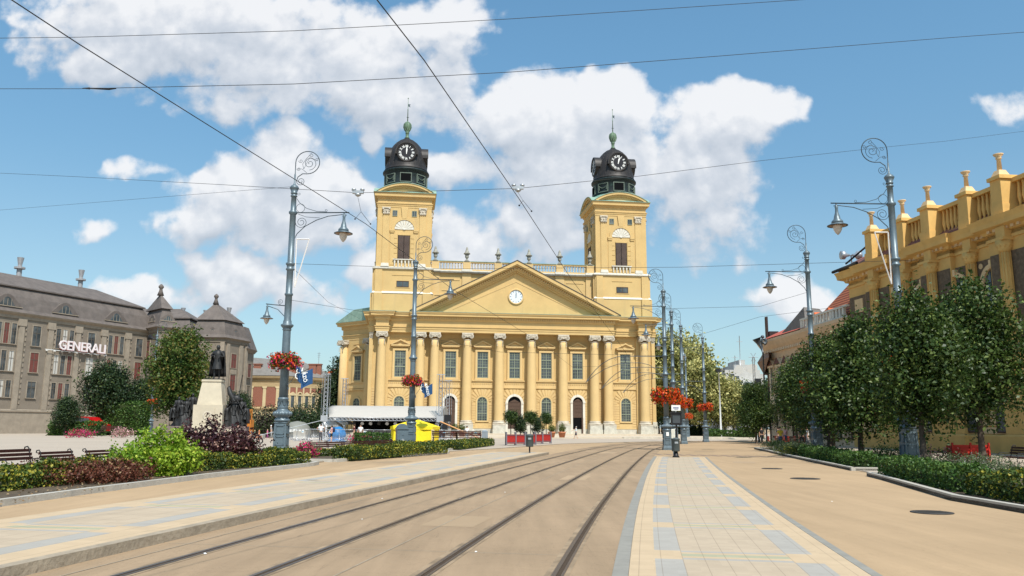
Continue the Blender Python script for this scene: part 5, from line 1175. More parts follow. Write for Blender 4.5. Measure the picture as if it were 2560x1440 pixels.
for sx in(-1,1):
    lf.M=Matrix.Rotation(sx*PI/2,4,'Y'); lf.lathe([(.1,.1),(.18,.4),(.42,.6),(.42,.95),(.3,1.0)],n=14)
lf.M=Matrix(); lf.tube([(0,0,0),(.2,.3,-1.2)],.06,5); lf.build('floodlight',steel,label='pair of round metal floodlights on the roof corner of the ochre building',cat='floodlight',loc=p)
# --- right: cream building with red roofs
creamp=mat('cream_pink_plaster',(.72,.56,.38),.85,.06,.6,stain=((.50,.36,.22),.7,.3)); rtile=None
t6=thing('cream_building','cream stuccoed house with a red tiled roof and grey gable, beside the ochre building','building')
E0=Vector(V2(g(1923,850,12))); E1=Vector((C0.x+.7,C0.y+.4)); E0.x=30.4
Me,Le=wall_frame(E0,E1)
def SB(mb,n,m,par=None): return mb.build(n,m,par or t6)
w=MB(Me); w.box(0,Le,0,13,0,11.2); SB(w,'wall',creamp)
w=MB(Me); w.sweep([(0,12),(0,0),(Le,0)],[(-.3,9.6),(.1,9.6),(.15,10.3),(.4,10.6),(.7,11.0),(.95,11.5),(.95,11.8),(-.5,11.9)]); SB(w,'cornice',mat('peach_trim',(.66,.46,.28),.85,.08,1.))
w=MB(Me)
for k in range(int(Le/.5)): w.box(k*.5,k*.5+.22,-.5,-.2,10.35,10.65)
SB(w,'dentils',creamp)
nb=int(Le/2.3)
for k in range(nb):
    x=1.3+k*2.3; f=MB(Me); f.box(x-.75,x-.5,-.15,0,5.6,8.6); f.box(x+.5,x+.75,-.15,0,5.6,8.6); f.box(x-.85,x+.85,-.35,0,8.6,8.8); f.extr([(x-.95,8.8),(x+.95,8.8),(x,9.55)],-.4,0); fo=SB(f,'window',creamp)
    p=MB(Me); p.box(x-.5,x+.5,-.06,-.02,5.6,8.6); p.build('pane',palew if k%2 else glass,fo)
    p=MB(Me); P=[(x-.8,9.5),(x,9.5),(x,8.95)]; p.extr([(x-1.05,8.86),(x-.2,9.75),(x+.1,9.75)],-.75,-.02) if False else p.extr([(x-.9,8.84),(x+.9,8.84),(x,9.66)][::1],-.46,-.41); p.build('hood_mould',mat('dark_hood',(.15,.07,.055),.8),fo)
    f=MB(Me); f.box(x-.8,x+.8,-.1,0,.6,3.8); fo=SB(f,'shop_front',brown_w); p=MB(Me); p.box(x-.65,x+.65,-.14,-.102,.8,3.6); p.build('pane',glass,fo)
w=MB(Me); w.box(Le*.5,Le,-.5,-.2,11.85,12.05); w.box(Le*.5,Le,-.5,-.2,12.85,13.05)
n=int(Le*.5/.7)
for k in range(n): w.box(Le*.5+k*.7,Le*.5+k*.7+(.34 if k%5 else .6),-.45,-.2,12.05,12.85)
SB(w,'parapet',white_st)
rt=bpy.data.materials.new('red_tile_rows'); rt.use_nodes=True; T=NT(rt.node_tree); wv=T.n('TexWave',{'Vector':T.n('TexCoord').outputs['Object'],'Scale':1.15,'Distortion':.4,'Detail':2.},bands_direction='Z').outputs['Fac']; cc=T.mix(T.smooth(wv,.25,.6),(.17,.045,.025),(.50,.15,.065)); b_=rt.node_tree.nodes['Principled BSDF']; T.L.new(cc,b_.inputs[0]); b_.inputs['Roughness'].default_value=.85
r=MB(Me); xa=Le*.56; b=r.av([(xa,.2,12.3),(Le+.3,.2,12.3),(Le+.3,3.6,18.7),(Le-1.6,3.6,18.2),(xa,7,12.0),(Le+.3,7,12)]); r.af((b,b+1,b+2,b+3)); r.af((b+4,b,b+3)); r.af((b+5,b+4,b+3,b+2)); r.af((b+1,b+5,b+2)); SB(r,'tiled_roof',rt)
for x in (Le*.6,Le*.75): q=MB(Me); q.extr([(x-.6,12.6),(x+.6,12.6),(x,13.5)],.2,2.0); SB(q,'dormer',oroof)
r=MB(Me); b=r.av([(-.4,-.6,12.0),(xa,-.6,12.0),(xa-.5,3.5,14.4),(2.5,3.5,14.1),(-.4,9,12.0),(xa,9,12.)]); r.af((b,b+1,b+2,b+3)); r.af((b,b+3,b+4)); r.af((b+4,b+3,b+2,b+5)); r.af((b+1,b+5,b+2)); SB(r,'low_tiled_roof',mat('red_roof',(.46,.11,.075),.8,.2,1.2,bump=.3,bsc=4))
r=MB(Me); b=r.av([(Le*.22,-.3,12.05),(Le*.55,-.3,12.05),(Le*.46,.4,14.5),(Le*.22,3,12.1),(Le*.55,3,12.1),(Le*.47,2.0,14.3)]); r.af((b,b+1,b+2)); r.af((b,b+2,b+5,b+3)); r.af((b+1,b+4,b+5,b+2)); r.af((b+3,b+5,b+4)); SB(r,'grey_gable',mat('grey_metal_gable',(.13,.115,.105),.6,.2,1.5))
# brown faceted glass oriel at the corner
o7=thing('modern_oriel','brown faceted metal oriel jutting from the corner of the cream building','oriel'); 
bm_=mat('brown_oriel_metal',(.13,.055,.035),.5,.1,2.,metal=.3); q=MB(); P=[at(1893,907,99),at(1921,862,98),at(1928,880,97),at(1926,905,96.5),at(1910,937,98.5)]
b=q.av(P+[at(1922,893,93)]+[p+Vector((2.2,3,0)) for p in P]); 
for i in range(5): j=(i+1)%5; q.af((b+i,b+j,b+5)); q.af((b+j,b+i,b+6+i,b+6+j))
q.af([b+6+i for i in range(5)]); q.build('cladding',bm_,o7)
q=MB(); p=at(1929,900,98); q.box(p.x-.3,p.x+.8,p.y-.6,p.y+1,0,p.z+3.4); q.box(p.x-.55,p.x-.35,p.y-.4,p.y+.2,p.z-3,p.z+5.2); q.build('core',mat('oriel_dark',(.035,.02,.02),.5),o7)
# horn sculpture on a mast
o8=thing('sculpture_mast','dark horn-shaped metal sculpture on a mast before the cream building','sculpture',tuple(Vector((at(1908,900,93).x,93,0))))
bx=o8.location.x; q=MB(); z=lambda py:at(1908,py,93).z
q.tube([(0,0,0),(0,0,z(880))],.09,6); q.tube([(0,0,z(882)),(-.15,0,z(866)),(-.1,0,z(858))],[.08,.2,.1],8)
q.tube([(-.15,0,z(868)),(-.5,0,z(855)),(-.65,0,z(846))],[.1,.3,.5],10); q.tube(spiral((.15,0,z(853)),.34,1.5,-PI/2,1,n=18,k=.6),[.17-.005*i for i in range(19)],8); q.ball((.05,0,z(842)),(.22,.2,.2),8,6); q.build('horn',mat('sculpture_metal',(.09,.1,.11),.4,.1,3.,metal=.5),o8)
# far flats
far=thing('apartment_block','grey terraced block of flats with balconies and satellite dishes, far right of the church','building')
conc=mat('pale_concrete',(.42,.41,.39),.85,.15,.6); D=225
for (x0,x1,y0,y1,dy,mm) in ((1815,1900,925,1010,0,conc),(1852,1898,955,1000,-4,white),(1835,1893,912,930,3,conc),(1848,1862,900,915,4,conc),(1895,1912,935,1000,2,conc)):
    a=at(x0,y1,D+dy); b=at(x1,y0,D+dy); q=MB(); q.box(a.x,b.x,D+dy,D+dy+12,max(0,a.z-8) if y1>990 else a.z-1,b.z); q.build('wall',mm,far)
for (x0,x1,y0,y1) in ((1840,1851,922,928),(1862,1872,957,967),(1876,1888,957,967),(1862,1872,972,982),(1876,1890,972,982),(1825,1836,935,942),(1840,1848,940,946)):
    a=at(x0,y1,D-5.2); b=at(x1,y0,D-5.2); q=MB(); q.box(a.x,b.x,D-5.2,D-3.5,a.z,b.z); q.build('window',glass,far)
for px,py,r_ in((1847,924,1.3),(1880,922,1.4),(1866,921,.8)):
    p=at(px,py,D-6); q=MB(Matrix.Translation(p)@Matrix.Rotation(R(25),4,'X')); q.lathe([(r_,-.1),(r_*.7,.15),(.05,.3)],n=16,ax='y'); q.build('satellite_dish',white,far)
for px,h in ((1851,8),(1838,2.5)):
    p=at(px,912,D); q=MB(); q.tube([(p.x,p.y,p.z-2),(p.x,p.y,p.z+h)],.1,5); q.bar((p.x-.8,p.y,p.z+h*.8),(p.x+.8,p.y,p.z+h*.8),.1); q.build('antenna',steel,far)
q=MB(); a=at(1775,940,D+10); b=at(1830,918,D+10); q.box(a.x-5,b.x,D+10,D+22,0,a.z); q.build('wall',conc,far); q=MB(); q.frustum((a.x+b.x)/2,D+16,a.z,b.z,b.x-a.x+8,13,3,3); q.build('roof',slate,far)
# grand roof glimpsed behind the lime trees
# ================================================================ VEGETATION
lm_street=leafmat('street_tree_leaf',(.022,.052,.010),(.08,.125,.020),(.15,.20,.05),fc=.12,trans=.26,rough=.48,psc=.9)
lm_maple=leafmat('maple_leaf',(.035,.075,.012),(.11,.16,.022),(.20,.17,.04),fc=.3,trans=.28,clump=True,psc=.35)
lm_dark=leafmat('dark_tree_leaf',(.014,.034,.012),(.04,.07,.02),(.10,.14,.04),fc=.1,trans=.15)
lm_light=leafmat('pagoda_tree_leaf',(.13,.15,.04),(.30,.29,.085),(.56,.52,.20),fc=.6,trans=.3,clump=True,psc=.18,rough=.6)
lm_lime=leafmat('lime_shrub_leaf',(.13,.25,.015),(.32,.44,.03),(.48,.55,.07),fc=.15,trans=.35)
lm_purple=leafmat('purple_shrub_leaf',(.028,.008,.011),(.07,.022,.02),(.33,.19,.15),fc=.10,trans=.12,rough=.35)
lm_hedge=leafmat('box_hedge_leaf',(.03,.06,.010),(.12,.17,.022),(.34,.30,.035),fc=.34,trans=.22,clump=True,psc=.55)
lm_hedge2=leafmat('clipped_hedge_leaf',(.035,.085,.014),(.075,.14,.022),(.13,.20,.04),fc=.12,trans=.2)
lm_redsh=leafmat('barberry_leaf',(.08,.022,.012),(.16,.05,.025),(.26,.16,.08),fc=.12,trans=.15)
lm_lav=leafmat('grey_green_leaf',(.06,.09,.035),(.13,.17,.07),(.25,.24,.22),fc=.1,trans=.2)
def shrub(name,label,cat,loc,lobes,lm,n,leaf,group=None,clump=5,cr2=.1,shell=.35,asp=.6,up=.0,stems=5):
    pts,dd=lobes_pts(lobes,n,shell,clump,cr2); pts[:,2]=np.maximum(pts[:,2],.03)
    me=leaf_mesh('foliage',pts,leaf*(.6+.7*rng.random(n)),lm,asp=asp,nrm=dd,up=up)
    o=thing(name,label,cat,loc,0,group); link('foliage',me,o)
    s=MB(); 
    for i in range(stems): L=lobes[i%len(lobes)]; s.tube([(L[0]*.15,L[1]*.15,-.05),(L[0]*.6,L[1]*.6,L[2]*.6),(L[0],L[1],L[2]+L[5]*.4)],[.04,.03,.01],5)
    s.build('stems',bark,o); return o
def hedge(label,pts,w,h,lm,dens=420,leaf=.06,z0=.1,name='hedge',group='low clipped hedges along the beds',wob=.06,cat='hedge'):
    P=[Vector(p) for p in pts]; o=thing(name,label,cat,(P[0].x,P[0].y,z0),0,group); C=[]; 
    core=MB()
    for a,b in zip(P,P[1:]):
        L=(b-a).length; d=(b-a)/L; n_=Vector((-d.y,d.x)); A=L*(w+2*h)+w*h*2; N=int(A*dens)
        u_=rng.random(N)*(L+.1)-.05; per=w+2*h; q=rng.random(N)*per
        x=np.where(q<h,-w/2,np.where(q<h+w,q-h-w/2,w/2)); z=np.where(q<h,q,np.where(q<h+w,h,per-q))
        dpt=rng.random(N)**2*.10; ph=np.sin(u_*3.1+x*4)*wob*.7+np.sin(u_*7.7+1.3)*wob*.5+np.sin(u_*1.3+.4)*wob*.6+rng.normal(size=N)*.035
        # round the shoulders
        cx=x*(1-dpt/w); r_=np.where((z>h*.8),1-.18*((z-h*.8)/(h*.2)),1.); cx=cx*r_+np.sign(x)*ph*.5*(np.abs(x)>=w/2-.01); cz=np.maximum(.0,z-dpt*(z>h-.02)+ph*(z>h*.9))
        bx=a.x-P[0].x+d.x*u_+n_.x*cx; by=a.y-P[0].y+d.y*u_+n_.y*cx; C.append(np.stack([bx,by,cz],1))
        for (ok,q_,sg_) in ((a is P[0],a,-1),(b is P[-1],b,1)):
            if ok:
                N2=int(w*h*dens*1.3); xx=(rng.random(N2)-.5)*w; zz_=rng.random(N2)*h; oo=sg_*(.02-rng.random(N2)*.15); C.append(np.stack([q_.x-P[0].x+n_.x*xx+d.x*oo,q_.y-P[0].y+n_.y*xx+d.y*oo,zz_],1))
        M=Matrix.Translation((a.x-P[0].x,a.y-P[0].y,0))@Matrix.Rotation(math.atan2(d.y,d.x),4,'Z'); core.M=M; core.box(.22,L-.22,-w/2+.2,w/2-.2,-.1,h-.2-wob)
    C=np.concatenate(C); me=leaf_mesh('foliage',C,leaf*(.6+.8*rng.random(len(C))),lm,asp=.7); link('foliage',me,o)
    core.build('inner_twigs',mat('hedge_core',(.03,.045,.012),.9,.4,8.),o); return o
# street trees on the right (three crowns, reused)
TP=[tree_proto(8.7,1.6,2.6,lm_street,17000,.19,'oval',s,.15,17,5,.20,.5) for s in (3,14)]
TP.append(tree_proto(8.4,1.7,3.0,lm_street,17000,.20,'cone',29,.15,18,5,.22,.5))
ST=[((17.9,36.1),1,.98,'street tree nearest the camera on the right, rising before the big lamp post'),((21.9,38.6),0,1.06,'street tree at the right edge in front of the balustraded building, tallest crown'),
    ((19.8,47.0),2,1.05,'pointed street tree between the two lamp posts on the right'),((23.3,49.5),1,1.,'street tree in the back row behind the pointed one'),
    ((21.4,55.8),0,.98,'street tree just right of the lamp post by the cream building'),((23.7,61),2,.95,'street tree in the back row by the cream building door'),
    ((24.2,68),1,.98,'street tree just left of the lamp post by the cream building'),((27.2,79),0,.98,'street tree before the cream building, above the lavender bed'),((26.6,90),2,.85,'small street tree beyond the lavender bed'),((30.2,101),1,.85,'farthest street tree, by the cafe umbrellas')]
for i,((x,y),k,s,lb) in enumerate(ST): plant_tree(TP[k],(x,y,.0),i*1.7,lb,group='street trees along the right pavement',name='street_tree',s=s*.93,sz=1.05)
# left trees
mp=tree_proto(12.2,2.0,3.5,lm_maple,16000,.3,'oval',41,.2,20,5,.3,.5); p=at(437,1080,106); plant_tree(mp,(p.x,p.y,0),.4,'tall green and russet tree left of the bronze statue',name='maple_tree',s=1.22)
dk=tree_proto(11.8,2.2,4.1,lm_dark,12000,.36,'oval',52,.25,16,5,.34,.5); p=at(262,1080,128); plant_tree(dk,(p.x,p.y,0),0,'round dark tree in front of the palace, behind the clipped hedge block',name='round_tree')
p=at(347,1080,133); plant_tree(dk,(p.x,p.y,0),2,'smaller dark tree between the round tree and the tall russet tree',name='round_tree',s=.82)
p=at(215,1075,118); plant_tree(dk,(p.x-3,p.y,0),4,'dark bushy tree at the left end behind the red car',name='round_tree',s=.5)
p=at(597,1060,125); plant_tree(dk,(p.x,p.y,0),1,'small dark tree behind the right bronze group',name='round_tree',s=.58)
pk=tree_proto(19,7.,3.6,lm_dark,9000,.45,'oval',61,.3,11,5,.3,.55); p=at(846,1080,182); plant_tree(pk,(p.x+.3,p.y,0),.5,'dark tree standing close behind the left corner of the church',name='dark_tree',s=.97)
p=at(838,1080,168); plant_tree(dk,(p.x,p.y,0),.5,'dark green tree right of the brick-panelled building',name='dark_tree',s=1.02)
# dark shrubs in front of the brick building
lm_prunus=leafmat('plum_shrub_leaf',(.018,.014,.012),(.045,.03,.024),(.06,.085,.03),fc=.3,trans=.12)
for i,(px,w_,h_,lm,lb) in enumerate(((678,3.4,4.2,lm_prunus,'dark plum shrub left of the biggest lamp post, before the brick panels'),(762,4.4,4.6,lm_dark,'dark green shrub right of the biggest lamp post'),(742,3.6,4.0,lm_prunus,'dark plum shrub half behind the dark green one'),(806,3.4,4.0,lm_prunus,'dark plum shrub by the left truss tower'),(648,3.,2.2,lm_hedge2,'low green shrub left of the plum shrubs'))):
    p=at(px,1080,112+i*2.5); lb_=[(math.cos(a)*w_*.5,math.sin(a)*w_*.4,h_*.45+.3*math.sin(3*a),w_*.5,w_*.5,h_*.48) for a in [j*1.05 for j in range(6)]]+[(0,0,h_*.7,w_*.5,w_*.5,h_*.33)]
    shrub('shrub',lb,'shrub',(p.x,p.y,0),lb_,lm,5200,.24,'dark shrubs before the brick building',5,.18)
# clipped hedge block + hedges far left
def hblock(lb,x0,x1,ytop,D,depth,ybot=1095):
    a=at(x0,ytop,D); b=at(x1,ytop,D); return hedge(lb,[(a.x,D+depth/2),(b.x,D+depth/2)],depth,a.z,lm_hedge2,38,.26,0,name='clipped_hedge',group='tall clipped hedges on the far side of the square',wob=.2)
hblock('tall clipped hedge block behind the far bench',242,352,1006,126,4.,); hblock('lower clipped hedge beside the red car at the left edge',120,246,1056,118,2.5)
# pagoda trees right of the church
lt=tree_proto(20.5,3.2,7.0,lm_light,15000,.62,'round',71,.4,22,6,.55,.5,5)
lt2=tree_proto(17,3.,6.2,lm_light,13000,.62,'round',77,.4,20,6,.5,.5,5)
for px,D,pr,s,lb in ((1690,172,lt,1.08,'big pale-flowering tree right behind the church corner'),(1722,160,lt2,1.0,'pale-flowering tree behind the lamp post cluster'),(1762,150,lt2,.80,'pale-flowering tree with drooping crown left of the slim light pole'),(1812,152,lt2,.62,'low pale-flowering tree just right of the slim light pole')):
    p=at(px,1080,D); plant_tree(pr,(p.x,p.y,0),px*.7,lb,group='pale-flowering trees right of the church',name='pagoda_tree',s=s)
lm_mid=leafmat('mid_green_leaf',(.022,.05,.014),(.05,.09,.022),(.09,.13,.04),fc=.15,trans=.2)
md=tree_proto(11,2.,4.2,lm_mid,9000,.42,'round',83,.25,14,5,.34,.5)
for px,D,s,lb in ((1862,165,1.0,'green tree below the grey block of flats'),(1835,175,.9,'green tree left of the grey block of flats'),(1897,150,.85,'green tree half hidden behind the street trees'),(1648,190,.9,'dark tree peeping out behind the right church corner'),(1950,130,.9,'green tree at the far end of the cream building')):
    p=at(px,1080,D); plant_tree(md,(p.x,p.y,0),px,lb,group='green trees behind the pale-flowering ones',name='green_tree',s=s)
for (x0,x1,yt,D,lb) in ((1770,1802,1075,138,'short clipped hedge left of the slim light pole'),(1806,1846,1078,146,'dark clipped hedge under the low pale tree'),(1846,1905,1072,140,'bright clipped hedge leading to the cafe'),(1655,1770,1060,158,'shaded hedge under the pale-flowering trees')):
    a=at(x0,yt,D); b=at(x1,yt,D); hedge(lb,[(a.x,D),(b.x,D)],2.,a.z,lm_hedge2 if D<150 else lm_dark,40,.24,0,name='clipped_hedge',group='clipped hedges beyond the lamp posts',wob=.15)
# left beds: hedges, shrubs
hedge('low yellow-green hedge along the nearest left kerb',[(-12.7,9),(-12.2,16),(-11.75,21.8),(-10.9,27.4),(-9.7,31.6),(-8.75,34.5)],1.0,.44,lm_hedge,600,.075,wob=.12)
hedge('end piece of hedge turning away from the kerb by the biggest lamp post',[(-9.2,35.0),(-13.2,34.9)],.7,.5,lm_hedge,420,.08)
hedge('long low hedge along the second left bed, from the gap to beyond the grey cabinet',[(-7.75,38.4),(-4.25,49.8)],1.0,.52,lm_hedge,420,.085)
hedge('back hedge of the second left bed, in front of the benches',[(-10.9,40.2),(-8.2,45.2),(-5.6,51)],.7,.34,lm_hedge,300,.09)
hedge('low hedge along the far left bed ending near the red planters',[(-4.0,57.5),(-1.95,71.0)],1.1,.48,lm_hedge,260,.1)
hedge('hedge at the far side of the far left bed, before the barriers',[(-8.6,57.5),(-4.9,62),(-2.9,74)],1.0,.42,lm_hedge,170,.11)
hedge('short green hedge behind the row of benches',[(-11.6,62),(-9.3,63)],1.4,.95,lm_hedge2,170,.12)
hedge('dark low hedge at the foot of the biggest lamp post',[(-16.0,43.6),(-13.9,44.6)],1.,.75,lm_hedge2,220,.09)
rb_=lambda n,R_,H,seed:[(math.cos(a)*R_*.55,math.sin(a)*R_*.55,H*(.38+.1*math.sin(seed+2*a)),R_*.5,R_*.5,H*.42) for a in [j*2*PI/n for j in range(n)]]+[(0,0,H*.6,R_*.55,R_*.55,H*.38)]
p=at(392,1170,27.5); L=rb_(7,1.4,1.25,1)+[(.0,0,1.25,.28,.28,.42),(.55,.1,1.1,.3,.3,.4),(-.5,.1,1.05,.25,.25,.42),(1.1,-.2,.55,.35,.35,.45)]
p=at(392,1170,25.6); L=[tuple(v*.93 for v in l_) for l_ in L]
shrub('lime_shrub','bright lime-green shrub in the nearest left bed','shrub',(p.x,25.6,.1),L,lm_lime,9500,.105,None,6,.07,.45,.65)
p=at(526,1160,31.5); L=rb_(8,1.9,1.55,2)+[(0,0,1.45,.35,.35,.5),(.9,0,1.15,.5,.5,.45),(-.95,0,1.15,.45,.45,.4),(1.45,-.1,.85,.45,.45,.5)]
shrub('purple_shrub','broad dark purple-leaved shrub beside the lime-green one','shrub',(p.x,31.5,.1),L,lm_purple,11000,.115,None,6,.08,.45,.65)
for j,(px,D,R_,H,lb) in enumerate(((230,22.2,1.2,.62,'russet low shrub in front of the near benches'),(295,22.8,1.0,.58,'russet low shrub below the lime-green shrub'),(150,21.5,1.2,.65,'russet low shrub at the left edge'))):
    p=at(px,1170,D); shrub('barberry',lb,'shrub',(p.x,D,.1),rb_(6,R_,H,j),lm_redsh,2600,.075,'russet low shrubs in the nearest left bed',4,.06)
for j,(px,D,H,R_,n,lb) in enumerate(((765,40.5,.85,.62,900,'pink and magenta flower clump beside the row of benches'),(200,100,1.2,1.8,500,'pink flower clump at the far left edge'),(305,103,1.4,1.5,500,'pale pink flower clump beyond the lime-green shrub'),(903,77,1.1,1.3,500,'magenta flower clump behind the barriers'))):
    p=at(px,1110,D); pts,dd=lobes_pts(rb_(6,R_,H,3),n*2,.3,3,.05); mi=(rng.random(n*2)<.45).astype(int)
    me=leaf_mesh('blooms',pts,.085*(D/40)**.6*(.7+.6*rng.random(n*2)),pinkf,asp=.8,mats=[pinkf if j!=2 else leafmat('pale_pink_bloom',(.7,.35,.38),(.75,.5,.5)),leafmat('clump_leaf%d'%j,(.12,.14,.05),(.3,.26,.14))],mi=mi,nrm=dd)
    o=thing('flower_clump',lb,'flowers',(p.x,D,.05),0,'flower clumps'); link('blooms',me,o)
# right beds
hedge('dark hedge along the nearest right kerb',[(11.35,20.4),(12.6,26.4),(13.0,28.3)],1.0,.55,lm_hedge2,420,.08)
hedge('nearest right hedge running out of the frame',[(10.9,12),(11.3,19.9)],1.0,.55,lm_hedge,420,.08)
hedge('dark hedge along the kerb of the second right bed',[(14.2,33.4),(15.6,40.5),(16.9,47.5)],1.0,.5,lm_hedge2,380,.085)
for j,(x,y,R_,H,lm,lb) in enumerate(((18.4,54,1.5,.75,lm_lav,'grey-green lavender clump beside the second right kerb'),(19.6,60,1.6,.8,lm_hedge2,'rounded green clump farther up the right kerb'),(20.9,64.5,1.4,.8,lm_lav,'lavender clump at the far tip of the right bed'),(20.3,56.5,1.5,.8,lm_lav,'loose grey-green clump behind the kerb clumps'),(16.8,49.6,1.1,.6,lm_hedge,'yellow-flowered clump before the lamp post'),(18.9,41.5,1.6,.8,lm_hedge2,'green clump under the pointed street tree'),(16.4,28.5,1.8,.5,lm_lav,'pale grassy clump at the right edge behind the near hedge'),(19.2,35,1.7,.6,lm_lav,'pale grassy clump behind the biggest right lamp post'),(16.3,38.6,1.2,.5,lm_hedge2,'low green clump between the right trunks'))):
    shrub('perennial_clump',lb,'plant',(x,y,.1),rb_(6,R_,H,j),lm,2200,.1,'perennial clumps in the right beds',4,.07,.4,.3,.9)
p=g(2215,1150); 
pts,dd=lobes_pts(rb_(6,1.6,.8,3),900,.3,3,.05); me=leaf_mesh('blooms',pts,.1,leafmat('rose_pink',(.7,.2,.2),(.75,.35,.33)),asp=.8,mats=[MT.get('x') or leafmat('rose',(.65,.2,.2),(.75,.4,.36)),lm_hedge2],mi=(rng.random(900)<.6).astype(int)); o=thing('rose_bush','pink rose bush behind the second right bed, before the ochre wall','flowers',(21.2,42,.05)); link('blooms',me,o)
# litter of leaves on soil: ground cover
pts=np.stack([rng.uniform(-15,-9.6,1500),rng.uniform(10,36,1500),np.full(1500,.11)],1); me=leaf_mesh('ground_cover',pts,.07,leafmat('dry_leaf',(.2,.12,.06),(.4,.3,.18)),flat=.9); link('fallen_leaves',me,None,kind='stuff',label='dry fallen leaves scattered on the soil of the left bed',cat='leaves')
# ================================================================ STREET FURNITURE
def bench_proto():
    t=thing('bench','x','bench')
    for nm,zs in (('seat',[(-.22,.43),(-.11,.44),(0,.44),(.11,.44)]),('backrest',None)):
        b=MB()
        if zs:
            for y,z in zs: b.box(-.85,.85,y,y+.09,z,z+.035)
        else:
            for y,z in ((.23,.58),(.27,.69),(.31,.80)): b.box(-.85,.85,y,y+.03,z,z+.085)
        b.build(nm,benchw,t)
    for sx in(-1,1):
        x=sx*.78; b=MB()
        b.tube([(x,-.24,.45),(x,-.3,.4),(x,-.26,.2),(x,-.34,.0)],.018,5); b.tube([(x,.12,.44),(x,.2,.25),(x,.34,0)],.018,5)
        b.tube([(x,-.26,.43),(x,.18,.43),(x,.24,.5),(x,.32,.88),(x,.38,.95),(x,.46,.93),(x,.47,.87),(x,.42,.85)],.02,5)
        b.tube([(x,-.24,.45),(x,-.3,.55),(x,-.22,.63),(x,0,.62),(x,.22,.6)],.016,5); b.tube([(x,-.26,.2),(x,-.1,.28),(x,.05,.2),(x,.2,.25)],.014,4); b.build('side_frame',black,t)
    return t
bp=bench_proto(); nb=[0]
def bench(x,y,rz,lb,s=1.,group='slatted park benches'):
    o=bp if nb[0]==0 else dup(bp); nb[0]+=1; o.location=(x,y,.02); o.rotation_euler=(0,0,rz); o['label']=lb; o['group']=group; o.scale=(s,s,s); return o
A_=PI/2+R(-8)
bench(-12.97,26.8,A_,'near left bench partly behind the lime-green shrub',.88); bench(-13.43,25.06,A_,'near left bench at the left edge of the photo',.88); bench(-13.7,23.2,A_,'near left bench beyond the left edge, third along the kerb')
od=['nearest bench of the row of six, by the pink flowers','second bench of the row of six behind the low hedge','third bench of the row of six','fourth bench of the row of six','fifth bench of the row of six','farthest bench of the row of six, left of the yellow tent']
for i in range(6):
    px=(807,848,883,914,946,972)[i]; D=42.6+i*1.5; p=at(px,1115,D); bench(p.x,D,R(60),od[i],.86,group='row of six benches')
p=at(612,1130,32.5); bench(p.x,p.y,R(70),'bench end peeping out right of the purple shrub')
p=at(272,1085,112); bench(p.x,p.y,0,'long bench before the tall clipped hedge',1.6); 
for px,lb in ((1112,'long bench behind the far hedge, right of the yellow tent'),(1172,'rightmost long bench behind the far hedge')): p=at(px,1095,76); bench(p.x,76,PI,lb,1.35)
for (x,y,rz,lb) in ((21.3,35.2,R(-95),'bench at the right edge facing the street trees'),(20.4,31.6,R(-95),'bench at the right edge nearest the camera')): bench(x,y,rz,lb)
# litter bins
def bin_(px,py,lb,h,s=1.):
    p=g(px,py); t=thing('litter_bin',lb,'bin',p,0,'dark litter bins'); b=MB(); b.lathe([(.2,h),(.22,h+.05),(.22,h+.62),(.24,h+.64),(.24,h+.68),(.18,h+.7),(.05,h+.74)],n=18); b.build('container',mat('bin_grey',(.07,.085,.085),.5,.1,5.),t)
    b=MB(); b.lathe([(.16,0),(.14,.03),(.045,.05),(.045,h)] if h>.35 else [(.22,0),(.14,.12),(.1,h)],n=12); b.build('post',black,t); b=MB(); b.box(-.09,.09,-.23,-.215,h+.42,h+.52); b.build('ash_plate',steel,t); t.scale=(s,s,s)
bin_(1324,1138,'round litter bin on a thin post at the left platform end',.48,1.); bin_(1690,1144,'litter bin below the white timetable board',.33,1.02)
p=g(1684,1136); t=thing('timetable_post','white timetable board on a slim post behind the litter bin','sign',p); b=MB(); b.tube([(0,0,0),(0,0,1.58)],.03,6); b.build('post',greyd,t)
for z in (.93,1.25): b=MB(); b.box(-.11,.11,-.06,-.03,z,z+.3); b.k=1; [b.box(-.08,.08,-.066,-.061,z+.05+.045*j,z+.06+.045*j) for j in range(5)]; b.build('board',[mat('cream_board',(.72,.70,.60),.5),mat('print_grey',(.5,.48,.42),.6)],t)
p=at(1690,1045,66); t=thing('display_case','dark framed display case with a white lettered plate above, in the lamp post cluster','display case',(p.x,66,0)); b=MB(); b.box(-.42,.42,-.12,.12,1.85,2.75); b.box(-.06,.06,-.05,.05,0,1.95); b.box(-.47,.47,-.15,.15,2.75,2.88); b.build('case',black,t); b=MB(); b.box(-.3,.3,-.14,-.121,2.0,2.6); b.build('screen',glass,t)
b=MB(); b.box(-.36,.36,-.08,-.03,2.98,3.42); b.box(-.03,.03,-.03,.02,2.8,3.0); b.k=1; b.box(-.22,.22,-.09,-.081,3.16,3.25); b.box(-.15,.18,-.09,-.081,3.07,3.1); b.build('plate',[white,mat('plate_ink',(.1,.12,.25),.6)],t)
# grey cabinet
p=g(1004,1117); t=thing('cable_cabinet','grey cast-iron cable cabinet with rounded top beside the yellow tent','cabinet',(p.x,p.y,0)); p_s=1.02
b=MB(); b.box(-.5,.5,-.4,.4,0,.2); b.box(-.44,.44,-.34,.34,.2,1.35); b.box(-.5,.5,-.4,.4,1.35,1.43); b.ringx(0,1.35,.0,.44,0,PI,-.36,.36,12); b.build('body',grey,t)
b=MB(); b.box(-.3,.3,-.37,-.34,.35,1.2); b.box(-.05,.05,-.4,-.37,.9,.98); b.build('door',grey,t)
b=MB(); b.lathe([(.13,0),(.13,.03),(.05,.04)],(0,-.38,.5),n=12,ax='y'); b.build('badge',steel,t); t.scale=(p_s,)*3; t.rotation_euler=(0,0,R(20))
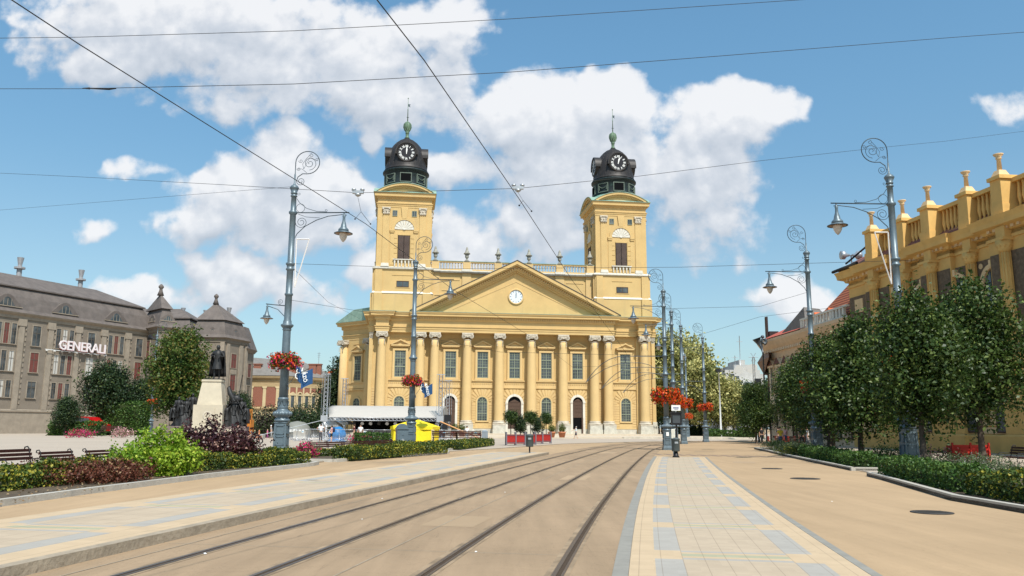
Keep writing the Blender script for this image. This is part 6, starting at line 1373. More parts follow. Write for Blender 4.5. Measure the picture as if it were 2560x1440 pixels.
# slim light pole, bollards
p=at(1803,1094,142); t=thing('light_pole','slim pale light pole with a small black floodlight, beyond the lamp posts','light pole',(p.x,142,0)); b=MB(); zt=at(1803,930,142).z; b.tube([(0,0,0),(0,0,zt)],[.17,.09],8); b.build('pole',mat('galv_pale',(.5,.5,.48),.5),t); b=MB(); b.box(-.5,.3,-.3,.3,zt,zt+.5); b.build('floodlight',black,t)
p=at(1212,1095,84); t=thing('bollard','grey square post at the right end of the barriers','bollard',(p.x,84,0)); b=MB(); b.box(-.3,.3,-.3,.3,0,1.15); b.frustum(0,0,1.15,1.3,.66,.66,.3,.3); b.build('body',mat('bollard_grey',(.22,.25,.28),.6,.1,3.),t)
p=at(1888,1000,118); t=thing('mast','thin lattice mast with dark boxes beside the far flats','mast',(p.x,118,0)); zt=at(1888,893,118).z; b=MB()
for sx,sy in((-1,-1),(1,-1),(1,1),(-1,1)): b.tube([(sx*.16,sy*.16,0),(sx*.12,sy*.12,zt)],.03,4)
for k in range(int(zt/.8)): b.bar((-.16,-.15,k*.8),(.16,-.15,k*.8+.8),.03)
for k in range(6): a=k*PI/3; b.bar((0,0,zt),(.7*math.cos(a),0,zt+.7*math.sin(a)),.05)
b.build('lattice',steel,t); b=MB(); b.box(.1,.9,-.3,.3,zt*.62,zt*.62+1.4); b.box(.1,.9,-.3,.3,zt*.36,zt*.36+1.4); b.build('signal_box',black,t)
# planters with little trees
lolly=tree_proto(1.9,.85,.55,lm_street,2600,.1,'round',91,.035,9,4,.08,.4,3); bushy=tree_proto(1.55,.1,.52,lm_dark,2600,.1,'oval',93,.04,10,4,.08,.4,3)
def planter(px,D,kind,lb,lb2):
    p=at(px,1110,D); t=thing('planter_box',lb,'planter',(p.x,D,.02),R(6),'red wooden planter boxes'); b=MB(); b.box(-.36,.36,-.36,.36,.14,.86); [b.box(-.375,.375,-.375,.375,z,z+.05) for z in(.28,.68)]; b.build('box',redpl,t)
    b=MB(); [b.box(sx*.38-.045,sx*.38+.045,sy*.38-.045,sy*.38+.045,0,.98) for sx in(-1,1) for sy in(-1,1)]; [b.ball((sx*.38,sy*.38,1.01),.055,8,5) for sx in(-1,1) for sy in(-1,1)]; [b.box(-.34,.34,s2*.385-.01,s2*.385+.01,z,z+.035) for s2 in(-1,1) for z in(.2,.8)]; b.build('iron_frame',mat('planter_iron',(.16,.15,.17),.5),t)
    b=MB(); b.box(-.34,.34,-.34,.34,.8,.865); b.build('soil',soil,t); t.scale=(1.1,1.1,1.1)
    plant_tree(lolly if kind else bushy,(p.x,D,.95),px,lb2,'small tree',group='small trees in the red planters',name='potted_tree',s=1.12 if kind else 1.15)
planter(1277,73.2,1,'leftmost red planter box','leftmost round-headed little tree in the red planters'); planter(1300,73.8,0,'second red planter box from the left','bushy dark little tree second from the left in the planters'); planter(1327,76.5,1,'middle red planter box, behind the litter bin','small round-headed tree in the middle of the planters'); planter(1345,80.5,0,'fourth red planter box from the left','bushy dark little tree right of the middle'); planter(1366,83.0,1,'rightmost red planter box','rightmost round-headed little tree in the red planters')
topi=leafmat('topiary_leaf',(.05,.08,.012),(.14,.17,.03),(.26,.26,.06),fc=.2)
def pot(px,D,lb,z=.24,ball=False):
    p=at(px,1088,D); t=thing('potted_shrub',lb,'plant pot',(p.x,D,z),0,'terracotta pots with clipped shrubs'); b=MB(); b.lathe([(.36,0),(.5,.6),(.55,.62),(.55,.78),(.48,.78),(.46,.7)],n=20); b.build('pot',terr,t)
    pts,dd=lobes_pts([(0,0,1.25,.5,.5,.55),(0,0,1.0,.4,.4,.4)]+([] if ball else [(0,0,1.7,.25,.25,.3)]),1300,.25,4,.05); link('foliage',leaf_mesh('foliage',pts,.11,topi,nrm=dd),t); b=MB(); b.tube([(0,0,.6),(0,0,1.3)],.04,5); b.build('stem',bark,t)
pot(1379,114,'left terracotta pot before the church, with a round clipped shrub',ball=True); pot(1405,114.5,'right terracotta pot before the church, with a pointed shrub')
pot(1136,116,'terracotta pot with round shrub behind the barriers, left one',ball=True); pot(1155,117,'terracotta pot with round shrub behind the barriers, right one',ball=True)
# ================================================================ STAGE, TENT, BARRIERS
st=thing('stage','open-air stage with a white canopy roof on metal trusses, left of the church front','stage')
a0_,a1_=at(813,1046,97),at(1103,1049,97); r0_,r1_=at(831,1014,104),at(1116,1016,104)
fx0,fx1,fz=a0_.x,a1_.x,a0_.z; rx0,rx1,rz_=r0_.x,r1_.x,r0_.z
c=MB(); N=16; rows=[]
prof=[(97.3,fz+.15),(98.5,fz+.62),(100.5,fz+1.3),(102.6,rz_-.12),(104,rz_),(105.5,rz_-.15),(107.6,fz+1.2),(110.5,fz+.1)]
for (y,z) in prof:
    e=(z-fz)/(rz_-fz); rows.append(c.av([(fx0+.5+(rx0-fx0-.5)*e+(fx1-.3+(rx1-fx1+.3)*e-(fx0+.5+(rx0-fx0-.5)*e))*i/N, y, z-.1*math.sin(PI*i/N)*(1-e)) for i in range(N+1)]))
for k in range(len(rows)-1):
    for i in range(N): c.af((rows[k]+i,rows[k]+i+1,rows[k+1]+i+1,rows[k+1]+i),True)
for ii in(0,N): 
    q=[r_+ii for r_ in rows]; c.af(q)
c.build('canopy',whitec,st)
def truss(mb,a,b,w=.3,n=14):
    a,b=Vector(a),Vector(b); d=(b-a).normalized(); u_=Vector((0,0,1)) if abs(d.z)<.5 else Vector((1,0,0)); v=d.cross(u_).normalized(); u_=v.cross(d)
    cs=[a+u_*sx*w/2+v*sy*w/2 for sx,sy in((-1,-1),(1,-1),(1,1),(-1,1))]; L=(b-a)
    for q in cs: mb.tube([q,q+L],.03,4)
    for k in range(n):
        for j in range(4): mb.bar(cs[j]+L*(k/n),cs[(j+1)%4]+L*((k+1)/n),.035)
for y,zz in ((97,fz-.05),(110.5,fz)):
    b=MB(); truss(b,(fx0,y,zz),(fx1,y,zz),.36,30); b.build('roof_truss',alu,st)
for x in (fx0,fx1): b=MB(); truss(b,(x,97,fz-.05),(x,110.5,fz),.36,16); b.build('roof_truss',alu,st)
for nm,px,D,yt in (('a',817,96.8,936),('b',862,110.5,947),('c',1103,96.8,937),('d',1121,110.5,952)):
    p=at(px,yt,D); b=MB(); truss(b,(p.x,D,0),(p.x,D,p.z),.42,int(p.z/.45)); b.box(p.x-.5,p.x+.5,D-.05,D+.05,p.z,p.z+.08); b.bar((p.x-.48,D,p.z),(p.x-.48,D,fz),.025); b.bar((p.x+.48,D,p.z),(p.x+.48,D,fz),.025); b.build('truss_tower',alu,st)
    b=MB(); b.box(p.x-.4,p.x+.4,D-.42,D-.3,fz-.35,fz+.35); b.box(p.x-.55,p.x+.55,D-.55,D+.55,0,.12); b.build('sleeve_block',mat('sleeve_grey',(.45,.46,.48),.4,metal=.4),st)
b=MB(); b.box(fx0+.8,fx1-.8,99,110,.9,1.05); [b.box(fx0+1+k*2.1,fx0+1.1+k*2.1,99,99.1,0,.9) for k in range(6)]; b.build('deck',black,st)
b=MB(); b.box(fx0+.8,fx1-.6,110.6,110.75,.2,fz+.1); b.box(fx0+2.5,fx1-.6,109.0,109.1,.9,fz-.2); b.build('backdrop',mat('black_drape',(.012,.012,.013),.9),st)
for k in range(11):
    x=fx0+3.2+k*.98; b=MB(Matrix.Translation((x,98.2,fz-.45))@Matrix.Rotation(R(-55),4,'X')); b.lathe([(.1,.35),(.17,.3),(.19,-.2),(.21,-.22)],n=10); b.k=1; b.lathe([(.17,-.18),(.001,-.19)],n=10,cap=False); b.build('spotlight',[steel if k%3 else black,ltglass],st)
b=MB(); b.tube([(fx0+.3,98.2,fz-.2),(fx1-.3,98.2,fz-.2)],.03,5); b.build('light_bar',alu,st)
for x0 in (fx1+.3,): b=MB(); b.box(x0-.1,x0+.5,96.3,97,fz-1.3,fz-.4); b.box(x0+.1,x0+.9,96.2,97,fz-.3,fz+.5); b.build('speaker_stack',black,st)
b=MB(); b.bar((fx1,96,fz-.3),(fx1+5.3,92.5,.1),.1); b.build('stay_strap',mat('orange_strap',(.6,.3,.12),.6),st)
b=MB(); b.bar((fx0,96,fz-.2),(fx0-7,92,.3),.05); b.build('stay_strap',steel,st)
# yellow tent
t=thing('yellow_tent','small closed yellow canvas tent behind the hedges beside a lamp post','tent'); D=76
a=at(978,1066,D); b_=at(1081,1068,D+1.0); zt=a.z; pk=at(1035,1047,D+1.5).z
x0,x1,y0,y1=a.x,b_.x,D,D+3.6; m_=MB(); N=10
def wavy(p,q,sx): return [(p[0]+(q[0]-p[0])*i/N+sx[0]*.06*math.sin(i*2.1),p[1]+(q[1]-p[1])*i/N+sx[1]*.07*math.sin(i*1.7)) for i in range(N)]
cor=[(x0,y0),(x1,y0+.6),(x1+.35,y1+.6),(x0+.3,y1)]; ring=[]
for i in range(4): ring+=wavy(cor[i],cor[(i+1)%4],(.0,1) if i%2==0 else (1,0))
k0=m_.av([(p[0],p[1],.04) for p in ring]+[(p[0],p[1],zt-.25) for p in ring]); n=len(ring)
for i in range(n): j=(i+1)%n; m_.af((k0+i,k0+j,k0+n+j,k0+n+i),True)
m_.build('walls',yellowc,t); m_=MB(); k0=m_.av([(p[0]+.0,p[1],zt-.28) for p in inset(cor,-.06)]+[(p[0],p[1],zt) for p in inset(cor,-.06)]+[((x0+x1)/2+.2,D+2,pk)])
for i in range(4): j=(i+1)%4; m_.af((k0+i,k0+j,k0+4+j,k0+4+i)); m_.af((k0+4+i,k0+4+j,k0+8))
m_.build('tent_roof',yellowc,t); m_=MB(); m_.box(x1-.03,x1+.22,y0+.52,y0+.6,.04,zt-.26); m_.build('door_seam',mat('cream_canvas',(.75,.6,.3),.8),t)
# barriers
def barrier_mesh():
    b=MB(); W_=1.05
    b.tube([(-W_,0,.12),(-W_,0,1.12),(W_,0,1.12),(W_,0,.12),(-W_,0,.12)],.028,5)
    for k in range(19): x=-W_+.1+k*(2*W_-.2)/18; b.tube([(x,0,.14),(x,0,1.1)],.011,4)
    for sx in(-1,1): b.bar((sx*.8,-.3,.02),(sx*.8,.3,.02),.05); b.bar((sx*.8,0,.02),(sx*.8,0,.14),.04)
    o=b.build('x',alu); m_=o.data; bpy.data.objects.remove(o); q=MB(); q.box(-.2,.2,-.04,-.03,.78,1.02); q.k=1; q.box(-.13,.13,-.045,-.041,.86,.94); o=q.build('x',[white,mat('plate_blue',(.2,.45,.6),.6)]); m2=o.data; bpy.data.objects.remove(o); return m_,m2
bm1,bm2=barrier_mesh()
def barriers(pts,n,where):
    a,b=Vector(pts[0]),Vector(pts[1]); d=b-a; L_=d.length/n; s=L_/2.15
    for i in range(n):
        c_2=a+d*((i+.5)/n); o=thing('crowd_barrier','steel barrier %s, %s'%(ordn[i],where),'barrier',(c_2.x,c_2.y,.02),math.atan2(d.y,d.x),'steel crowd barriers'); o.scale=(s,1,1.1); link('frame',bm1,o)
        if i%2==0: link('info_plate',bm2,o)
ordn=['first from the left','second from the left','third from the left','fourth from the left','fifth from the left','sixth from the left','seventh from the left','eighth from the left']
g1=at(805,1100,86); g2=at(977,1100,84); barriers([(g1.x,86),(g2.x,84)],4,'before the white-roofed stage')
g0=at(683,1100,90); barriers([(g0.x,90),(g1.x-.1,86)],4,'from the biggest lamp post to the stage')
g3=at(1090,1095,88); g4=at(1208,1090,90); barriers([(g3.x,88),(g4.x,90)],3,'right of the yellow tent'); 
g5=at(700,1085,112); g6=at(812,1085,112); barriers([(g5.x,112),(g6.x,112)],4,'in the back row left of the stage')
# small stage-side things
p=at(839,1098,88); t=thing('tarpaulin_bundle','rounded heap wrapped in blue plastic in front of the stage','tarpaulin',(p.x,88.6,0)); b=MB(); b.ball((0,0,.75),(.98,.9,.8),20,12); b.lathe([(1.1,0),(.95,.12),(.6,.3)],n=18)
import itertools
b.v=[(x+.05*math.sin(9*z+3*x),y,z+.04*math.sin(7*x)) for x,y,z in b.v]; b.build('cover',bluec,t)
p=at(745,1098,94); t=thing('concrete_block','pale concrete block on timber bearers behind the barriers','concrete block',(p.x,95,0)); b=MB(); b.box(-.7,.7,-.5,.5,.15,1.0); b.build('block',concrete,t); b=MB(); [b.box(x-.1,x+.1,-.6,.6,0,.15) for x in(-.9,-.3,.3,.9)]; b.build('bearers',brown_w,t)
p=at(722,1090,106); t=thing('dome_shelter','low grey dome shelter behind the biggest lamp post','shelter',(p.x,110,0)); b=MB(); b.lathe([(1.9,0),(1.85,.8),(1.6,1.5),(1.0,2.05),(.01,2.25)],n=24); b.build('shell',mat('shelter_grey',(.20,.20,.175),.6,.1,1.),t); b=MB(); [b.box(-1.3+k*.4,-1.0+k*.4,-1.95,-1.8,.8,1.2) for k in range(7)]; b.build('panes',white,t)
for px,py,D,s,lb in ((826,1058,100,1.,'small white tent under the left end of the stage'),(848,1054,108,1.2,'white peaked tent inside the stage')):
    p=at(px,1098,D); t=thing('white_tent',lb,'tent',(p.x,D,.0),0,'small white tents at the stage'); b=MB(); b.frustum(0,0,1.5*s,1.75*s,2.3*s,2.3*s,2.3*s,2.3*s); b.frustum(0,0,1.75*s,2.5*s,2.3*s,2.3*s,.2,.2); b.build('roof',white,t); b=MB(); [b.tube([(x*s,y*s,0),(x*s,y*s,1.6*s)],.04,5) for x in(-1.05,1.05) for y in(-1.05,1.05)]; b.build('legs',steel,t)
# low round planter wall (fountain rim) at left
p=at(640,1090,98); t=thing('planter_wall','low stone-rimmed planter wall left of the biggest lamp post','low wall',(p.x-1,98,0)); b=MB(); b.box(-4,1.8,0,1.,0,.62); b.build('wall',concrete,t); b=MB(); b.box(-4,1.7,-.03,0,.12,.45); b.build('panel',mat('rust_panel',(.35,.14,.08),.8),t)
p=at(700,1110,62); 
# orange play tower
p=at(612,1060,99); t=thing('play_tower','orange wooden play tower right of the bronze monument','play tower',(p.x,99,0)); ow=mat('orange_wood',(.55,.19,.03),.6,.15,5.); b=MB(); b.box(-1.0,.9,-.6,.6,2.0,2.3); b.box(.2,.9,-.6,.6,0,2.0); b.build('platform',ow,t); b=MB(); [b.box(-1.0+k*.24,-.9+k*.24,-.62,-.56,2.3,3.5) for k in range(9)]; b.box(-1.05,1.0,-.63,-.55,3.4,3.5); b.build('railing',ow,t)
# red car
t=thing('red_car','red car parked behind the low hedge at the left edge','car'); p=at(212,1080,124); t.location=(p.x,124,0); cr_red=mat('red_car_paint',(.5,.01,.012),.25,spec=.6); b=MB(); b.extr([(-2.1,.35),(2.1,.35),(2.15,.9),(1.5,1.05),(.9,1.55),(-.9,1.62),(-1.6,1.05),(-2.1,.95)],-.85,.85); b.build('body',cr_red,t)
b=MB(); b.extr([(.75,1.08),(.72,1.45),(-.75,1.5),(-1.3,1.08)],-.87,.87); b.build('side_window',glass,t)
for x in(-1.3,1.35):
    for y in(-.86,.7): b=MB(); b.lathe([(.33,0),(.33,.18)],(x,y,.33),n=16,ax='y'); b.build('wheel',black,t)
for x,z in ((2.1,.75),): b=MB(); b.box(2.05,2.2,-.7,-.4,.65,.85); b.build('headlight',white,t)
t.scale=(1.5,1.5,1.75)
# cafe umbrella + tables
p=at(1897,1080,108)
t=thing('cafe_umbrella','pale cafe umbrella beyond the street trees','umbrella',(p.x,108,0)); b=MB(); b.lathe([(1.9,1.95),(1.85,2.15),(.05,2.9)],n=8,smooth=False,cap=False); b.build('canopy',mat('umbrella_cloth',(.6,.5,.38),.8),t); b=MB(); b.tube([(0,0,0),(0,0,2.9)],.03,6); b.build('pole',steel,t)
for i,(x,y) in enumerate(((24.2,72),(25.4,74.5),(24.8,77),(26.6,80.5))):
    t=thing('cafe_table','dark round cafe table '+['nearest the lavender','second from the lavender','third from the lavender','farthest up the pavement'][i],'table',(x,y,.03),0,'cafe tables'); b=MB(); b.lathe([(.45,.72),(.45,.75)],n=16); b.build('top',brown_w,t); b=MB(); b.tube([(0,0,0),(0,0,.72)],.04,6); b.build('leg',black,t)
    for k in range(2):
        c2=thing('cafe_chair','red-brown cafe chair %s the table %s'%(['left of','right of'][k],['nearest the lavender','second from the lavender','third from the lavender','farthest up the pavement'][i]),'chair',(x+(-.7 if k==0 else .7),y,.03),PI/2*(1 if k==0 else -1),'cafe chairs'); b=MB(); b.box(-.22,.22,-.22,.22,.42,.46); b.build('seat',redpl,c2); b=MB(); b.box(-.22,.22,.2,.24,.46,.9); b.build('backrest',redpl,c2); b=MB(); [b.tube([(sx*.19,sy*.19,0),(sx*.19,sy*.19,.42)],.02,4) for sx in(-1,1) for sy in(-1,1)]; b.build('legs',black,c2)
t=thing('planter_crate','red slatted crate planter before the ochre building','planter',(18.6*1.17,38.6*1.0,.05)); t.location=(22.8,41.5,.03); b=MB(); [b.box(-.9,.9,-.3,-.26,.1+k*.16,.2+k*.16) for k in range(5)]; [b.box(x-.04,x+.04,-.33,-.25,0,.95) for x in(-.9,0,.9)]; b.box(-.9,.9,-.25,.3,.1,.8); b.build('slats',mat('bright_red_paint',(.55,.03,.02),.5),t)
# ================================================================ PEOPLE
def skinmesh(name,pts,edges,rad,M,parent,sub=1):
    me=bpy.data.meshes.new(name); me.from_pydata(pts,edges,[]); o=bpy.data.objects.new(name,me); col.objects.link(o)
    sk=o.modifiers.new('s','SKIN'); sl_=me.skin_vertices[0].data
    for i,r_ in enumerate(rad): sl_[i].radius=(r_,r_) if not isinstance(r_,tuple) else r_
    sl_[0].use_root=True
    if sub: o.modifiers.new('u','SUBSURF').levels=sub; o.modifiers[-1].render_levels=sub
    dg=bpy.context.evaluated_depsgraph_get(); m2=bpy.data.meshes.new_from_object(o.evaluated_get(dg)); bpy.data.objects.remove(o)
    m2.materials.clear(); m2.materials.append(M)
    for p_ in m2.polygons: p_.material_index=0; p_.use_smooth=True
    return link(name,m2,parent)
def person(loc,rz,lb,top,bottom,hair=None,h=1.72,pose='stand',skirt=False,shorts=False,arms=((.28,0,.85),(-.28,0,.85)),elb=None,step=.0,group=None,name='person',body=None,category='person',lean=0.):
    t=thing(name,lb,category,loc,rz,group); k=h/1.72; Z=lambda x,y,z:((x)*k,(y-lean*max(0,z-.9))*k,z*k); B=body or skin
    el=elb or [((a[0]*.88),a[1]*.5+.04,(1.42+a[2])/2-.02) for a in arms]
    ft=[(-.1,-step,0.0),(.1,step,0.0)]
    P=[Z(0,0,.95),Z(0,0,1.15),Z(0,0,1.38),Z(0,.0,1.5),Z(0,-.01,1.58),Z(0,-.015,1.64),Z(0,-.01,1.70)]; E=[(0,1),(1,2),(2,3),(3,4),(4,5),(5,6)]; Rr=[.13,.115,.13,.06,.075,.088,.06]
    for i,a in enumerate(arms):
        s=1 if a[0]>0 else -1; b0=len(P); P+=[Z(s*.17,0,1.41),Z(*el[i]),Z(*a),Z(a[0]+s*.01,a[1]-.03,a[2]-.09)]; E+=[(2,b0),(b0,b0+1),(b0+1,b0+2),(b0+2,b0+3)]; Rr+=[.06,.045,.032,.035]
        for f in range(4): q=len(P); P+=[Z(a[0]+s*.0+(f-1.5)*.018,a[1]-.04,a[2]-.15),]; E+=[(b0+3,q)]; Rr+=[.011]
    for i,f in enumerate(ft):
        s=-1 if i==0 else 1; b0=len(P); P+=[Z(s*.095,0,.88),Z(s*.1,f[1]*.5-.03*(step!=0),.48),Z(s*.1,f[1],.08),Z(s*.1,f[1]-.13,.035)]; E+=[(0,b0),(b0,b0+1),(b0+1,b0+2),(b0+2,b0+3)]; Rr+=[.09,.06,.042,.035]
    skinmesh('body',P,E,[r_*k for r_ in Rr],B,t)
    if top:
        P=[Z(0,0,.92),Z(0,0,1.15),Z(0,0,1.38),Z(0,0,1.46)]; E=[(0,1),(1,2),(2,3)]; Rr=[.155,.14,.155,.08]
        for i,a in enumerate(arms): s=1 if a[0]>0 else -1; b0=len(P); e=el[i]; P+=[Z(s*.175,0,1.41),Z((s*.175+e[0])/2,e[1]/2,(1.41+e[2])/2-.02)]; E+=[(2,b0),(b0,b0+1)]; Rr+=[.078,.07]
        skinmesh('top',P,E,[r_*k for r_ in Rr],top,t)
    if bottom:
        P=[Z(0,0,1.0),Z(0,0,.9)]; E=[(0,1)]; Rr=[.145,.15]
        for i,f in enumerate(ft):
            s=-1 if i==0 else 1; b0=len(P); kz=.55 if (shorts or skirt) else .12; P+=[Z(s*.095,0,.82),Z(s*.1,f[1]*.5-.02,.52)]; E+=[(1,b0),(b0,b0+1)]; Rr+=[.105,.085]
            if kz<.2: P+=[Z(s*.1,f[1],.1)]; E+=[(b0+1,b0+2)]; Rr+=[.065]
        skinmesh('trousers' if not (shorts or skirt) else 'shorts',P,E,[r_*k for r_ in Rr],bottom,t)
    if hair is not False:
        b=MB(); b.ball(Z(0,.015,1.665),(.098*k,.108*k,.1*k),12,8); b.build('hair',hair or hairm,t)
        b=MB(); b.ball(Z(0,-.105,1.615),(.014*k,.02*k,.02*k),6,4); b.build('nose',B,t)
    return t
cl=lambda n,c:mat('cloth_'+n,c,.8,.1,6.)
navy=cl('navy',(.02,.025,.06)); wht=cl('white',(.7,.7,.7)); blk=cl('black',(.02,.02,.022)); maroon=cl('maroon',(.09,.015,.02)); jean=cl('denim',(.05,.09,.18)); pinkc=cl('pink',(.65,.35,.35)); greyc=cl('grey',(.3,.3,.3)); cyan=cl('pale_blue',(.70,.76,.8)); yell=cl('yellow',(.6,.45,.05)); orange=cl('orange',(.7,.2,.04)); greenc=cl('green',(.1,.4,.25)); dg_=cl('dark_grey',(.08,.08,.09))
p=g(1440,1098); person((p.x,p.y,.02),-PI/2-.2,'person in pale shirt and dark shorts walking before the open church door',cyan,navy,mat('grey_hair',(.35,.33,.3),.8),1.72,shorts=True,step=.25,arms=((.2,-.55,1.2),(-.3,0,.85)),lean=-.05,name='person')
p=at(808,1100,86); person((p.x,84.8,.02),PI,'man in a white T-shirt leaning on the barrier with both arms on the rail',wht,dg_,None,1.8,arms=((.3,-.1,1.2),(-.3,-.1,1.2)),elb=[(.42,.0,1.28),(-.42,0,1.28)])
p=at(887,1108,79); p=Vector((p.x,79,0)); person((p.x-0.1,79,.02),-PI/2,'woman in a dark red sleeveless top and shorts walking past the barriers',maroon,cl('tan',(.35,.25,.2)),cl('hairlong',(.06,.03,.015)),1.72,shorts=True,step=.22)
p=at(905,1100,84); person((p.x,83,.02),.3,'person in a white T-shirt and jeans at the barrier beside the red-topped woman',wht,jean,None,1.75,step=.15)
p=at(797+1,1100,84); p=at(800,1105,80)
p=at(796,1108,82)
p=at(885-88,1105,84)
p=at(798,1100,84); t=person((at(797,1100,83).x+1.25,83,.02),-PI/2,'person in pink with a dark backpack right of the leaning man',pinkc,blk,None,1.62,shorts=True,arms=((.25,-.2,1.0),(-.25,-.25,1.05))); b=MB(); b.ball((0,.22,1.2),(.17,.13,.25),10,8); b.build('backpack',navy,t)
p=at(664,1085,125); person((p.x,112,.0),PI,'woman with raised arms in a pink vest standing on the low planter wall',pinkc,jean,None,1.65,arms=((.16,-.1,1.62),(-.16,-.1,1.62)),elb=[(.35,-.05,1.5),(-.35,-.05,1.5)]).location.z=.62
p=at(678,1090,104); person((p.x,104,.0),-PI/2,'person in grey clothes walking towards the barriers',greyc,greyc,wht,1.65,step=.18,lean=.12)
p=at(660,1098,96); person((p.x,97.2,.12),PI/2,'child in a pink patterned top sitting low by the planter wall',cl('print',(.6,.15,.3)),cl('purple',(.3,.05,.2)),cl('blond',(.5,.38,.2)),1.05,step=.2)
p=at(651,1095,98); person((p.x,97.4,.1),PI/2,'child in orange beside the planter wall',orange,orange,None,1.1,step=.15)
# toddler tricycle
p=at(672,1110,78); t=thing('tricycle','small pale tricycle ridden by a child, left of the biggest lamp post','tricycle',(p.x,74,.02),.1); b=MB()
for x,r_ in((-.38,.22),(.4,.24)):
    for y in ((-.2,.2) if x<0 else (0,)): b2=MB(); b2.lathe([(r_,-.03),(r_,.03),(r_*.6,.03),(r_*.6,-.03),(r_,-.03)],(x,y,r_),n=16,ax='y',cap=False); b2.build('wheel',black,t)
b.tube([(-.38,0,.25),(-.1,0,.4),(.3,0,.5),(.4,0,.24)],.025,5); b.tube([(.3,0,.5),(.27,0,.75)],.02,5); b.tube([(.25,-.2,.78),(.25,.2,.78)],.02,5); b.box(-.35,-.05,-.12,.12,.4,.46); b.build('frame',wht,t)
person((p.x-.15,74,.2),PI/2,'small child in a green and white shirt sitting on the tricycle',greenc,wht,cl('blond2',(.5,.38,.2)),1.0,arms=((.2,-.4,.75),(-.2,-.4,.75)),step=.1)
p=at(1171,1100,92); person((p.x,88.8,.0),.5,'person pushing a bicycle behind the barriers right of the yellow tent',wht,greyc,None,1.68,step=.15)
def bicycle(x,y,rz,lb):
    t=thing('bicycle',lb,'bicycle',(x,y,.02),rz,'bicycles behind the barriers')
    for wx_ in(-.52,.52):
        b=MB(); b.lathe([(.33,-.015),(.345,0),(.33,.015),(.315,0),(.33,-.015)],(wx_,0,.34),n=20,ax='y',cap=False); b.build('wheel',black,t)
    b=MB(); 
    for a_,c_2 in (((-.52,.34),(-.1,.32)),((-.1,.32),(-.2,.85)),((-.1,.32),(.38,.75)),((-.2,.8),(.38,.78)),((-.52,.34),(-.2,.78)),((.38,.95),(.52,.34))): b.tube([(a_[0],0,a_[1]),(c_2[0],0,c_2[1])],.018,5)
    b.tube([(.34,-.25,1.),(.38,0,.97),(.34,.25,1.)],.014,5); b.build('frame',redpl,t); b=MB(); b.ball((-.2,0,.9),(.13,.07,.04),8,5); b.build('saddle',black,t)
for px,lb in ((1108,'bicycle just right of the yellow tent'),(1128,'second bicycle right of the yellow tent'),(1175,'bicycle pushed by the person behind the barriers'),(1198,'rightmost bicycle behind the barriers')): p=at(px,1095,89.5); bicycle(p.x,89.4+(px%3)*.1,px*.01,lb)
ppl=[((22.9,70.5),'person in yellow top walking by the cream building doors',yell,jean),((23.6,66),'person in pale clothes walking by the cream building doors',wht,greyc),((24.9,71),'person in dark clothes at the first cafe table',blk,blk),((25.2,78.2),'person in a striped shirt seated at the far cafe tables',navy,blk),((27.5,83),'person in a pink shirt standing beyond the cafe tables',pinkc,jean),((26.6,88),'person in black standing beyond the cafe tables',blk,blk)]
for i,((x,y),lb,a,b_) in enumerate(ppl): person((x,y,.03),i*1.3,lb,a,b_,None,1.7,step=.15)
# ================================================================ BRONZE MONUMENT
D=95; p=at(526,1075,D); mo=thing('monument','stone monument with a bronze standing man in a cloak and two bronze groups','monument',(p.x,D,0),R(8))
zz=lambda py:at(526,py,D).z; px2=lambda dx:dx/2030*D
b=MB(); b.box(-3.4,3.4,-2.4,2.4,0,1.2); b.box(-1.6,1.6,-2.,2.,1.2,zz(1013)); b.frustum(0,0,zz(1013),zz(955),px2(60),2.6,px2(44),2.); b.box(-1.1,1.1,-1.1,1.1,zz(955),zz(950)); b.box(-.75,.75,-2.06,-2.,1.9,zz(1018)-.1); b.build('pedestal',mat('monument_stone',(.50,.435,.33),.8,.1,.8,stain=((.48,.42,.33),1.,.4)),mo)
b=MB(); b.ringx(0,2.7,.35,.5,0,PI*2,-2.12,-2.06,16); b.build('relief',lime,mo)
def figure(x,y,z,h,rz,parent,arms,elb=None,step=.1,cloak=True,sub=1):
    t=person((0,0,0),0,'',None,None,False,h,arms=arms,elb=elb,step=step,body=bronze)
    ob=[c for c in t.children if c.name.startswith('body')][0]; M=Matrix.Translation((x,y,z))@Matrix.Rotation(rz,4,'Z'); ob.parent=parent; ob.matrix_local=M; ob.name='bronze_figure'; bpy.data.objects.remove(t)
    k=h/1.72; b=MB(Matrix.Diagonal((k,k,k,1)))
    b.ball((0,-.01,1.63),(.1,.115,.13),10,8); b.ball((0,-.13,1.61),(.02,.03,.03),6,4); b.lathe([(.25,.52),(.22,.7),(.17,.95),(.19,1.2),(.2,1.38),(.09,1.48)],n=14,a0=0,a1=2*PI,cap=False)
    b.build('bronze_coat',bronze,ob)
    if cloak:
        b=MB(Matrix.Diagonal((k,k,k,1))); N=14; rows=[]
        for j in range(7):
            v_=j/6; z_=1.46-v_*1.3; r_=.24+.2*v_+.04*math.sin(v_*5)
            rows.append(b.av([((r_+.035*math.sin(i*2.6+v_*3))*math.cos(PI*(-.1+1.2*i/N)),(.02+(r_*.75+.03*math.sin(i*2.6))*math.sin(PI*(-.1+1.2*i/N)))+.03,z_) for i in range(N+1)]))
        for j in range(6):
            for i in range(N): b.af((rows[j]+i,rows[j]+i+1,rows[j+1]+i+1,rows[j+1]+i),True)
        o=b.build('bronze_cloak',bronze,ob); so_=o.modifiers.new('s','SOLIDIFY'); so_.thickness=.05
    return ob
sh=zz(865)-zz(950)
figure(.3,0,zz(950)+.05,sh,R(-8),mo,arms=((.12,-.2,1.18),(-.1,-.2,1.2)),elb=[(.33,-.02,1.15),(-.36,-.02,1.2)],step=.08)
b=MB(); b.box(-.95,1.1,-.9,.8,zz(950),zz(950)+.12); b.build('bronze_base',bronze,mo)
